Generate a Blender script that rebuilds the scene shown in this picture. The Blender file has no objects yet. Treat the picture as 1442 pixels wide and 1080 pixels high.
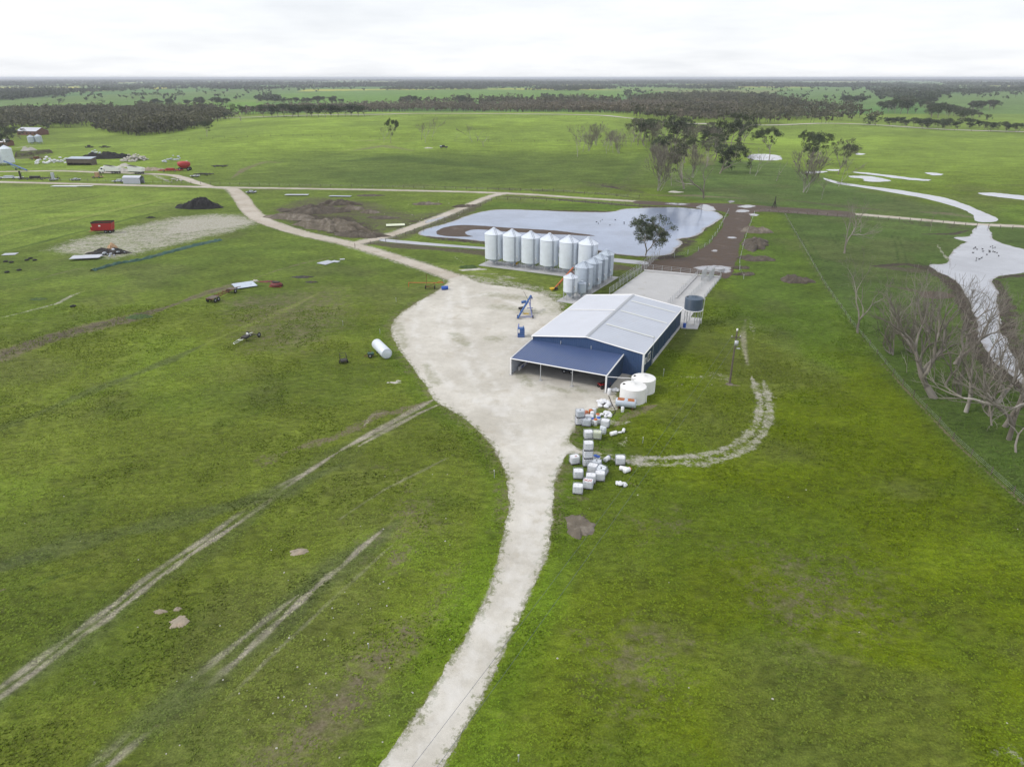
import bpy, bmesh, math, random
import numpy as np
from mathutils import Vector, Matrix, geometry
random.seed(7); RNG = np.random.default_rng(7)
C = bpy.context.scene.collection
R = math.radians
# ------------------------------------------------------------------ camera
FPX = 970.0; HCAM = 44.0; PITCH = math.atan((540 - 109.5) / FPX)
SN, CS = math.sin(PITCH), math.cos(PITCH)
sc = bpy.context.scene
cam = bpy.data.objects.new('camera', bpy.data.cameras.new('camera')); C.objects.link(cam)
cam.data.sensor_fit = 'HORIZONTAL'; cam.data.sensor_width = 36.0
cam.data.lens = 36.0 * FPX / 1442.0
cam.data.clip_start = 0.5; cam.data.clip_end = 90000
cam.location = (0, 0, HCAM); cam.rotation_euler = (math.pi / 2 - PITCH, 0, 0)
sc.camera = cam
# ------------------------------------------------------------------ sky, sun, exposure
SUN_EL, SUN_AZ = R(44), R(-100)          # azimuth from +Y, clockwise positive: the sun stands to the left
w = bpy.data.worlds.new("World"); sc.world = w; w.use_nodes = True
nt = w.node_tree; nt.nodes.clear(); N = nt.nodes.new; L = nt.links.new
out = N('ShaderNodeOutputWorld'); bg = N('ShaderNodeBackground'); L(bg.outputs[0], out.inputs[0])
sky = N('ShaderNodeTexSky'); sky.sky_type = 'NISHITA'; sky.sun_disc = False
sky.sun_elevation = SUN_EL; sky.sun_rotation = SUN_AZ % (2 * math.pi)
tc = N('ShaderNodeTexCoord'); sep = N('ShaderNodeSeparateXYZ'); L(tc.outputs['Generated'], sep.inputs[0])
zm = N('ShaderNodeMath'); zm.operation = 'ADD'; zm.inputs[1].default_value = 0.12; L(sep.outputs[2], zm.inputs[0])
zx = N('ShaderNodeMath'); zx.operation = 'MAXIMUM'; zx.inputs[1].default_value = 0.05; L(zm.outputs[0], zx.inputs[0])
dv = N('ShaderNodeVectorMath'); dv.operation = 'DIVIDE'; cmb = N('ShaderNodeCombineXYZ')
for i in range(3): L(zx.outputs[0], cmb.inputs[i])
L(tc.outputs['Generated'], dv.inputs[0]); L(cmb.outputs[0], dv.inputs[1])
cn = N('ShaderNodeTexNoise'); cn.inputs['Scale'].default_value = 0.9; cn.inputs['Detail'].default_value = 7; cn.inputs['Roughness'].default_value = .55
L(dv.outputs[0], cn.inputs['Vector'])
cr = N('ShaderNodeValToRGB'); cr.color_ramp.elements[0].position = .30; cr.color_ramp.elements[1].position = .68
cr.color_ramp.elements[0].color = (6.8, 7.0, 7.35, 1); cr.color_ramp.elements[1].color = (8.5, 8.6, 8.8, 1)
L(cn.outputs[0], cr.inputs[0])
mx = N('ShaderNodeMix'); mx.data_type = 'RGBA'; mx.inputs[0].default_value = .90
L(sky.outputs[0], mx.inputs[6]); L(cr.outputs[0], mx.inputs[7]); L(mx.outputs[2], bg.inputs[0])
bg.inputs[1].default_value = 0.1
sl = bpy.data.lights.new('sun', 'SUN'); sl.energy = 1.5; sl.angle = R(10); sl.color = (1.0, .96, .9)
so = bpy.data.objects.new('sun', sl); C.objects.link(so)
sd = Vector((math.sin(SUN_AZ) * math.cos(SUN_EL), math.cos(SUN_AZ) * math.cos(SUN_EL), math.sin(SUN_EL)))
so.rotation_euler = sd.to_track_quat('Z', 'Y').to_euler()
so.location = (-60, 0, 80)
vs = sc.view_settings; vs.view_transform = 'Standard'; vs.look = 'None'; vs.exposure = 0.42; vs.gamma = 1.0
try:
    sc.cycles.volume_bounces = 0; sc.cycles.max_bounces = 6; sc.cycles.transparent_max_bounces = 6
    sc.cycles.volume_max_steps = 16
except Exception: pass

# ------------------------------------------------------------------ terrain and pixel -> ground
def sstep(a, b, x):
    t = np.clip((x - a) / (b - a), 0, 1); return t * t * (3 - 2 * t)
def terrain(X, Y):
    """low grassy hill beyond the yard, flat everywhere else"""
    X = np.asarray(X, float); Y = np.asarray(Y, float)
    h = 8.0 * sstep(300, 640, Y) * (1 - sstep(790, 1080, Y))
    left = sstep(-360, -150, X + 0.05 * (Y - 400)); right = 1 - sstep(55, 175, X - .12 * (Y - 400))
    return h * left * right
def ray(x, y):
    u = x - 721; v = y - 540
    return u, FPX * CS - v * SN, -FPX * SN - v * CS
def G(x, y):
    x = np.asarray(x, float); y = np.asarray(y, float)
    u, b, d = ray(x, y); z = 0.0
    for k in range(25):
        t = (HCAM - z) / -d; z = z + .6 * (terrain(u * t, b * t) - z)
    t = (HCAM - z) / -d
    return u * t, b * t
def gp(x, y, dz=0.0):
    X, Y = G(x, y); return Vector((float(X), float(Y), float(terrain(X, Y)) + dz))
def zat(y, Yw):
    u, b, d = ray(721, y); return HCAM + d * Yw / b
def depth(x, y):
    p = gp(x, y); return p.y * CS - (p.z - HCAM) * SN
def poly_px(pts): return [tuple(float(c) for c in G(*p)) for p in pts]
def smooth(pts, n=8, closed=True):
    P = np.array(pts, float); m = len(P); o = []
    rng = range(m) if closed else range(m - 1)
    for i in rng:
        if closed: a, b, c, d = P[i - 1], P[i], P[(i + 1) % m], P[(i + 2) % m]
        else: a, b, c, d = P[max(i - 1, 0)], P[i], P[i + 1], P[min(i + 2, m - 1)]
        for k in range(n):
            t = k / n
            o.append(.5 * ((2 * b) + (c - a) * t + (2 * a - 5 * b + 4 * c - d) * t * t + (3 * b - a - 3 * c + d) * t ** 3))
    if not closed: o.append(P[-1])
    return np.array(o)
# ------------------------------------------------------------------ distance fields (numpy)
def seg_d(px, py, a, b):
    dx, dy = b[0] - a[0], b[1] - a[1]; L2 = dx * dx + dy * dy + 1e-9
    t = np.clip(((px - a[0]) * dx + (py - a[1]) * dy) / L2, 0, 1)
    return np.hypot(px - a[0] - t * dx, py - a[1] - t * dy), t
def line_mask(X, Y, pts, widths, soft=.5):
    """1 on the polyline, falling to 0 at half width*(1+soft); pts in world, widths in m"""
    pts = np.array(pts); W = np.broadcast_to(np.array(widths, float), (len(pts),)) if np.ndim(widths) == 0 else np.array(widths, float)
    m = W.max() * 1.2 + 1; out = np.zeros_like(X)
    for i in range(len(pts) - 1):
        a, b = pts[i], pts[i + 1]
        sel = np.nonzero((X > min(a[0], b[0]) - m) & (X < max(a[0], b[0]) + m) & (Y > min(a[1], b[1]) - m) & (Y < max(a[1], b[1]) + m))[0]
        if not len(sel): continue
        d, t = seg_d(X[sel], Y[sel], a, b); wv = (W[i] * (1 - t) + W[i + 1] * t) * .5
        out[sel] = np.maximum(out[sel], 1 - sstep(1 - soft, 1 + soft, d / wv))
    return out
def poly_sd(X, Y, poly, margin):
    """signed distance, + inside, clipped to +-margin"""
    P = np.array(poly); out = np.full_like(X, -margin)
    sel = np.nonzero((X > P[:, 0].min() - margin) & (X < P[:, 0].max() + margin) & (Y > P[:, 1].min() - margin) & (Y < P[:, 1].max() + margin))[0]
    if not len(sel): return out
    x, y = X[sel], Y[sel]; d = np.full(len(sel), margin, float); ins = np.zeros(len(sel), bool)
    for i in range(len(P)):
        a, b = P[i - 1], P[i]
        d = np.minimum(d, seg_d(x, y, a, b)[0])
        if a[1] != b[1]:
            c = ((a[1] > y) != (b[1] > y)) & (x < (b[0] - a[0]) * (y - a[1]) / (b[1] - a[1]) + a[0]); ins ^= c
    out[sel] = np.where(ins, d, -d); return out
_perm = np.random.default_rng(3).random((256, 256))
def vnoise(X, Y, s, o=0):
    """value noise, s = feature size in metres"""
    x = X / s + 17.3 * o; y = Y / s + 9.1 * o
    xi = np.floor(x).astype(int); yi = np.floor(y).astype(int); fx = x - xi; fy = y - yi
    fx = fx * fx * (3 - 2 * fx); fy = fy * fy * (3 - 2 * fy)
    g = lambda a, b: _perm[a & 255, b & 255]
    return (g(xi, yi) * (1 - fx) + g(xi + 1, yi) * fx) * (1 - fy) + (g(xi, yi + 1) * (1 - fx) + g(xi + 1, yi + 1) * fx) * fy
def fbm(X, Y, s, n=4, o=0):
    r = 0; a = 1; t = 0
    for k in range(n): r = r + a * vnoise(X, Y, s / 2 ** k, o + k * 3); t += a; a *= .55
    return r / t
# ------------------------------------------------------------------ object helpers
def tag(o, label=None, cat=None, group=None, kind=None):
    if label: o['label'] = label
    if cat: o['category'] = cat
    if group: o['group'] = group
    if kind: o['kind'] = kind
    return o
def thing(name, label, cat, loc=(0, 0, 0), rz=0.0, group=None, rx=0, ry=0):
    o = bpy.data.objects.new(name, None); C.objects.link(o); o.empty_display_size = .3
    o.location = loc; o.rotation_euler = (rx, ry, rz); return tag(o, label, cat, group)
def copy_tree(o, parent=None):
    c = o.copy(); C.objects.link(c); c.parent = parent
    for ch in list(o.children): copy_tree(ch, c)
    return c
class MB:
    def __init__(s): s.v = []; s.f = []; s.m = []; s.sm = []
    def add(s, v, f, mi=0, sm=False, M=None):
        o = len(s.v)
        if M is not None: v = [tuple(M @ Vector(p)) for p in v]
        s.v += [tuple(p) for p in v]; s.f += [tuple(i + o for i in q) for q in f]; s.m += [mi] * len(f); s.sm += [sm] * len(f); return s
    def box(s, x0, x1, y0, y1, z0, z1, mi=0, M=None):
        v = [(x, y, z) for z in (z0, z1) for y in (y0, y1) for x in (x0, x1)]
        return s.add(v, [(0, 2, 3, 1), (4, 5, 7, 6), (0, 1, 5, 4), (2, 6, 7, 3), (0, 4, 6, 2), (1, 3, 7, 5)], mi, False, M)
    def tube(s, pts, r, n=8, mi=0, caps=True, sm=True, M=None):
        pts = [Vector(p) for p in pts]; r = r if hasattr(r, '__len__') else [r] * len(pts)
        v = []; f = []; ref = None
        for i, p in enumerate(pts):
            d = (pts[min(i + 1, len(pts) - 1)] - pts[max(i - 1, 0)]).normalized()
            if ref is None: ref = Vector((0, 0, 1)) if abs(d.z) < .9 else Vector((1, 0, 0))
            a = d.cross(ref)
            if a.length < 1e-4: a = d.cross(Vector((0, 1, 0)))
            a.normalize(); b = d.cross(a); ref = b.cross(d) if False else ref
            for k in range(n):
                t = 2 * math.pi * k / n; v.append(tuple(p + (a * math.cos(t) + b * math.sin(t)) * r[i]))
        for i in range(len(pts) - 1):
            for k in range(n):
                k2 = (k + 1) % n; f.append((i * n + k, i * n + k2, (i + 1) * n + k2, (i + 1) * n + k))
        s.add(v, f, mi, sm, M)
        if caps:
            s.add(v[:n], [tuple(range(n - 1, -1, -1))], mi, False, M); s.add(v[-n:], [tuple(range(n))], mi, False, M)
        return s
    def lathe(s, prof, n=24, mi=0, sm=True, M=None, rib=0, a0=0):
        v = []; f = []
        for r, z in prof:
            for k in range(n):
                t = 2 * math.pi * k / n + a0; rr = r + (rib if k % 2 and r > .2 else 0)
                v.append((rr * math.cos(t), rr * math.sin(t), z))
        for i in range(len(prof) - 1):
            for k in range(n):
                k2 = (k + 1) % n; f.append((i * n + k, i * n + k2, (i + 1) * n + k2, (i + 1) * n + k))
        return s.add(v, f, mi, sm, M)
    def torus(s, R0, r, n=18, m=8, mi=0, M=None):
        v = []; f = []
        for i in range(n):
            a = 2 * math.pi * i / n
            for k in range(m):
                b = 2 * math.pi * k / m; q = R0 + r * math.cos(b); v.append((q * math.cos(a), q * math.sin(a), r * math.sin(b)))
        for i in range(n):
            for k in range(m):
                f.append((i * m + k, ((i + 1) % n) * m + k, ((i + 1) % n) * m + (k + 1) % m, i * m + (k + 1) % m))
        return s.add(v, f, mi, True, M)
    def build(s, name, mats, parent=None, bevel=0):
        me = bpy.data.meshes.new(name); me.from_pydata(s.v, [], s.f)
        for m in (mats if isinstance(mats, (list, tuple)) else [mats]): me.materials.append(m)
        me.polygons.foreach_set('material_index', s.m); me.polygons.foreach_set('use_smooth', s.sm); me.update()
        o = bpy.data.objects.new(name, me); C.objects.link(o)
        if parent: o.parent = parent
        if bevel:
            md = o.modifiers.new('bevel', 'BEVEL'); md.width = bevel; md.segments = 1; md.limit_method = 'ANGLE'
        return o
def np_mesh(name, V, F, mat, smooth=False, colors=None, mats=None, mi=None):
    """V (n,3), F (m,k) with one k"""
    V = np.asarray(V, np.float32); F = np.asarray(F, np.int32); k = F.shape[1]
    me = bpy.data.meshes.new(name); me.vertices.add(len(V)); me.vertices.foreach_set('co', V.ravel())
    me.loops.add(F.size); me.loops.foreach_set('vertex_index', F.ravel())
    me.polygons.add(len(F)); me.polygons.foreach_set('loop_start', np.arange(0, F.size, k, dtype=np.int32))
    me.polygons.foreach_set('use_smooth', np.full(len(F), smooth))
    for m in (mats or [mat]): me.materials.append(m)
    if mi is not None: me.polygons.foreach_set('material_index', np.asarray(mi, np.int32))
    me.update(calc_edges=True)
    for n, c in (colors or {}).items():
        a = me.color_attributes.new(n, 'FLOAT_COLOR', 'POINT'); a.data.foreach_set('color', np.asarray(c, np.float32).ravel())
    return me
def link(name, me, parent=None):
    o = bpy.data.objects.new(name, me); C.objects.link(o)
    if parent: o.parent = parent
    return o
def RZ(a): return Matrix.Rotation(a, 4, 'Z')
def TM(x, y, z): return Matrix.Translation((x, y, z))
# ------------------------------------------------------------------ materials
class NT:
    """small wrapper to write node graphs briefly"""
    def __init__(s, name):
        s.mat = bpy.data.materials.new(name); s.mat.use_nodes = True; s.t = s.mat.node_tree
        s.p = s.t.nodes['Principled BSDF']; s.out = s.t.nodes['Material Output']
    def n(s, ty, **k):
        o = s.t.nodes.new(ty)
        for a, b in k.items(): setattr(o, a, b)
        return o
    def l(s, a, b): s.t.links.new(a, b)
    def noise(s, vec, scale, detail=4, rough=.55, dist=0):
        o = s.n('ShaderNodeTexNoise'); o.inputs['Scale'].default_value = scale; o.inputs['Detail'].default_value = detail
        o.inputs['Roughness'].default_value = rough; o.inputs['Distortion'].default_value = dist
        s.l(vec, o.inputs['Vector']); return o.outputs[0]
    def math(s, op, a, b=None, clamp=False):
        o = s.n('ShaderNodeMath', operation=op); o.use_clamp = clamp
        for i, x in enumerate((a, b)):
            if x is None: continue
            if isinstance(x, (int, float)): o.inputs[i].default_value = x
            else: s.l(x, o.inputs[i])
        return o.outputs[0]
    def rng(s, x, a, b, c=0., d=1., smooth=True):
        o = s.n('ShaderNodeMapRange'); o.interpolation_type = 'SMOOTHSTEP' if smooth else 'LINEAR'
        s.l(x, o.inputs[0])
        for i, q in enumerate((a, b, c, d)): o.inputs[i + 1].default_value = q
        return o.outputs[0]
    def mix(s, f, a, b, bt='MIX'):
        o = s.n('ShaderNodeMix'); o.data_type = 'RGBA'; o.blend_type = bt
        for i, x in ((0, f), (6, a), (7, b)):
            if isinstance(x, (int, float)): o.inputs[i].default_value = x
            elif isinstance(x, (tuple, list)): o.inputs[i].default_value = (*x[:3], 1)
            else: s.l(x, o.inputs[i])
        return o.outputs[2]
    def scale(s, col, f):
        o = s.n('ShaderNodeVectorMath', operation='SCALE'); s.l(col, o.inputs[0]); s.l(f, o.inputs['Scale']); return o.outputs[0]
    def bump(s, h, dist, strength=1.0):
        o = s.n('ShaderNodeBump'); o.inputs['Distance'].default_value = dist; o.inputs['Strength'].default_value = strength
        s.l(h, o.inputs['Height']); s.l(o.outputs[0], s.p.inputs['Normal'])
    def attr(s, name):
        o = s.n('ShaderNodeAttribute'); o.attribute_name = name; return o
    def pos(s): return s.n('ShaderNodeNewGeometry').outputs['Position']
    def obj(s): return s.n('ShaderNodeTexCoord').outputs['Object']
def srgb(r, g, b):
    f = lambda c: (c / 255 / 12.92) if c / 255 < .04045 else ((c / 255 + .055) / 1.055) ** 2.4
    return (f(r), f(g), f(b))
def mat(name, col, rough=.7, metal=0., var=.15, scale=3., col2=None, thr=(.45, .6), scale2=1.2, bump=0., spec=.5):
    """painted / metal / plastic surface with uneven tone and optional patches of a second colour"""
    m = NT(name); v = m.obj(); a = m.noise(v, scale, 5)
    k = m.rng(a, .25, .75, 1 - var, 1 + var, False)
    base = m.n('ShaderNodeRGB'); base.outputs[0].default_value = (*col, 1); c = m.scale(base.outputs[0], k)
    if col2: c = m.mix(m.rng(m.noise(v, scale2, 6, .65), *thr), c, col2)
    m.l(c, m.p.inputs['Base Color']); m.p.inputs['Roughness'].default_value = rough; m.p.inputs['Metallic'].default_value = metal
    m.p.inputs['Specular IOR Level'].default_value = spec
    m.l(m.rng(a, .2, .8, max(rough - .08, .02), min(rough + .12, 1), False), m.p.inputs['Roughness'])
    if bump: m.bump(m.noise(v, scale * 4, 4), bump)
    return m.mat
# ------------------------------------------------------------------ what lies where on the ground (traced outlines, on the ground plane)
YARD = [(500,1210),(520,1110),(548,1062),(600,985),(650,905),(690,825),(706,770),(717,720),(717,695),(712,668),(700,640),(683,615),(655,590),(635,578),(612,562),(600,543),(580,515),(560,488),(551,465),(560,445),(585,428),(612,412),(630,398),(628,388),(640,385),(652,388),(680,399),(715,404),(745,409),(770,416),(787,428),(794,440),(830,440),(880,500),(890,535),(868,552),(872,570),(862,578),(845,574),(815,588),(808,606),(800,622),(820,633),(845,637),(845,641),(818,641),(800,640),(788,660),(779,690),(779,715),(776,750),(770,785),(745,840),(715,905),(680,980),(640,1052),(612,1110),(590,1210)]
MAINROAD = [(640,391),(600,377),(560,364),(520,351.5),(480,340.5),(430,330),(392,318.5),(362,306),(347,290),(338,277),(325,265.5),(300,264)]
ROADW = [5.0,4.6,4.4,4.4,4.6,5.0,5.6,6.2,6.4,6.2,5.0,4.5]
TOPROAD = [(-90,254),(0,256.5),(120,259.5),(240,262.5),(330,264.5),(400,265.5),(520,267.5),(640,270),(700,272),(760,275),(830,280),(900,284)]
TOPW = [4.6,4.6,4.6,4.6,4.4,3.2,3.4,3.2,4.2,3.8,3.4,3]
EASTROAD = [(1070,293),(1150,298.5),(1220,303),(1300,310),(1370,316),(1442,319),(1520,322)]
CONNROAD = [(495,344),(540,334),(590,317),(640,297.5),(665,287),(690,277),(712,272)]
FARTRACK = [(240,168),(330,166.5),(420,163.5),(520,162),(600,160.5),(760,161.5),(840,163),(890,167.5),(960,174),(1010,175),(1080,177),(1160,174.5),(1230,176.5),(1330,183),(1442,186.5),(1560,190)]
DRIVE2 = [(-60,243),(0,242),(80,241),(140,243),(230,246),(255,250),(275,257),(300,264)]
MUDRACE = [(900,283),(960,286),(1020,287),(1060,289),(1100,292),(1150,295),(1200,299),(1196,306),(1120,301),(1068,299),(1060,304),(1052,322),(1044,342),(1036,366),(1033,384),(1022,393),(1000,387),(950,386),(908,380),(908,368),(930,366),(960,363),(985,353),(1003,340),(1013,325),(1020,308),(1026,302),(1010,297),(960,291),(900,288)]
POND = [(590,331),(592,326),(612,319),(640,311),(668,301),(690,296.5),(720,295.5),(780,297.5),(840,299.5),(862,298.5),(882,294.5),(925,292.5),(965,293),(1003,297.5),(1019,306),(1010,313),(994,322),(983,331),(971,335.5),(954,337.5),(960,342),(953,351),(946,358.5),(930,361),(905,361.5),(870,358.5),(830,352),(780,349),(690,341),(640,336),(610,334)]
SPIT = [(614,329.5),(622,321.5),(650,317.5),(684,318.5),(735,322.5),(790,326),(838,332.5),(800,331.5),(740,328),(700,325.5),(668,324),(655,329),(668,333.5),(650,334),(625,332.5)]
CHANNEL = [(537,336.5),(560,338.5),(600,342),(650,346),(720,351),(800,358),(860,363.5),(909,368.5),(908,373),(858,368.5),(790,362),(700,353),(640,348.5),(590,345),(540,340.5)]
EASTPOND = [(1309,373),(1332,371),(1340,358),(1350,347),(1360,341),(1344,335.5),(1366,332),(1372,322),(1380,317),(1394,321),(1400,338),(1427,348),(1446,353),(1470,372),(1448,383),(1427,387),(1399,394),(1408,414),(1403,432),(1410,450),(1409,465),(1427,498),(1438,525),(1450,545),(1464,566),(1440,540),(1422,527),(1400,510),(1384,486),(1378,462),(1370,444),(1361,415),(1350,400),(1334,389),(1318,382)]
STREAM = [(1160,251),(1180,256),(1200,259.5),(1240,264.5),(1280,270),(1320,277),(1345,283.5),(1368,291.5),(1385,299),(1400,306),(1404,311),(1392,313),(1376,311.5),(1370,303),(1352,294),(1325,285.5),(1296,278.5),(1250,270.5),(1210,264),(1178,259),(1163,254.5)]
PUDDLES = [[(1198,248),(1222,248.5),(1240,251),(1253,254.5),(1240,256.5),(1218,255.5),(1216,252),(1200,250.5)],
 [(1206,242.5),(1240,245.5),(1280,250.5),(1309,253.5),(1304,255),(1270,252.5),(1235,247.5),(1207,244.2)],
 [(1303,244),(1318,244),(1330,246),(1316,247.5)], [(1376,272.5),(1400,272),(1442,276),(1470,280),(1460,284),(1425,280),(1392,276)],
 [(1051,222),(1060,217.5),(1080,217.5),(1097,219.5),(1101,225),(1085,226.5),(1062,225.5)],
 [(1164,238.8),(1184,239),(1180,241),(1165,240.5)], [(1206,216),(1218,217),(1216,218.5),(1207,218)],
 [(1134,243),(1150,241.3),(1166,241.5),(1160,243.5),(1140,244.8)],
 [(1024,284),(1030,282.5),(1033,284.5),(1028,286.5)], [(1040,291),(1052,289),(1062,291),(1052,293)], [(1034,298),(1044,295.5),(1056,297.5),(1040,299.8)],
 [(990,288),(1003,290),(1008,296),(996,297.8),(982,293)], [(936,286.5),(960,287),(972,288),(955,289.3)], [(1056,303),(1062,301),(1070,303),(1062,304.3)],
 [(1026,334.5),(1032,333),(1037,335),(1030,336.5)], [(1003,352.5),(1008,351.5),(1010,353.5),(1005,354.5)],
 [(976,377.5),(985,375.5),(1008,374.5),(1027,376),(1030,380),(1022,385),(1005,381.5),(988,380.5)],
 [(598,311.5),(612,308),(629,304.5),(627,307),(612,311.5),(600,314.5)], [(483,332.5),(500,330),(513,331.5),(508,334.5),(495,333)],
 [(0,0)]][:-1]
DRYPOND = [(1296,412),(1316,410),(1340,414),(1344,419),(1322,421),(1300,419)]
W = lambda pts: poly_px(pts)
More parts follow.
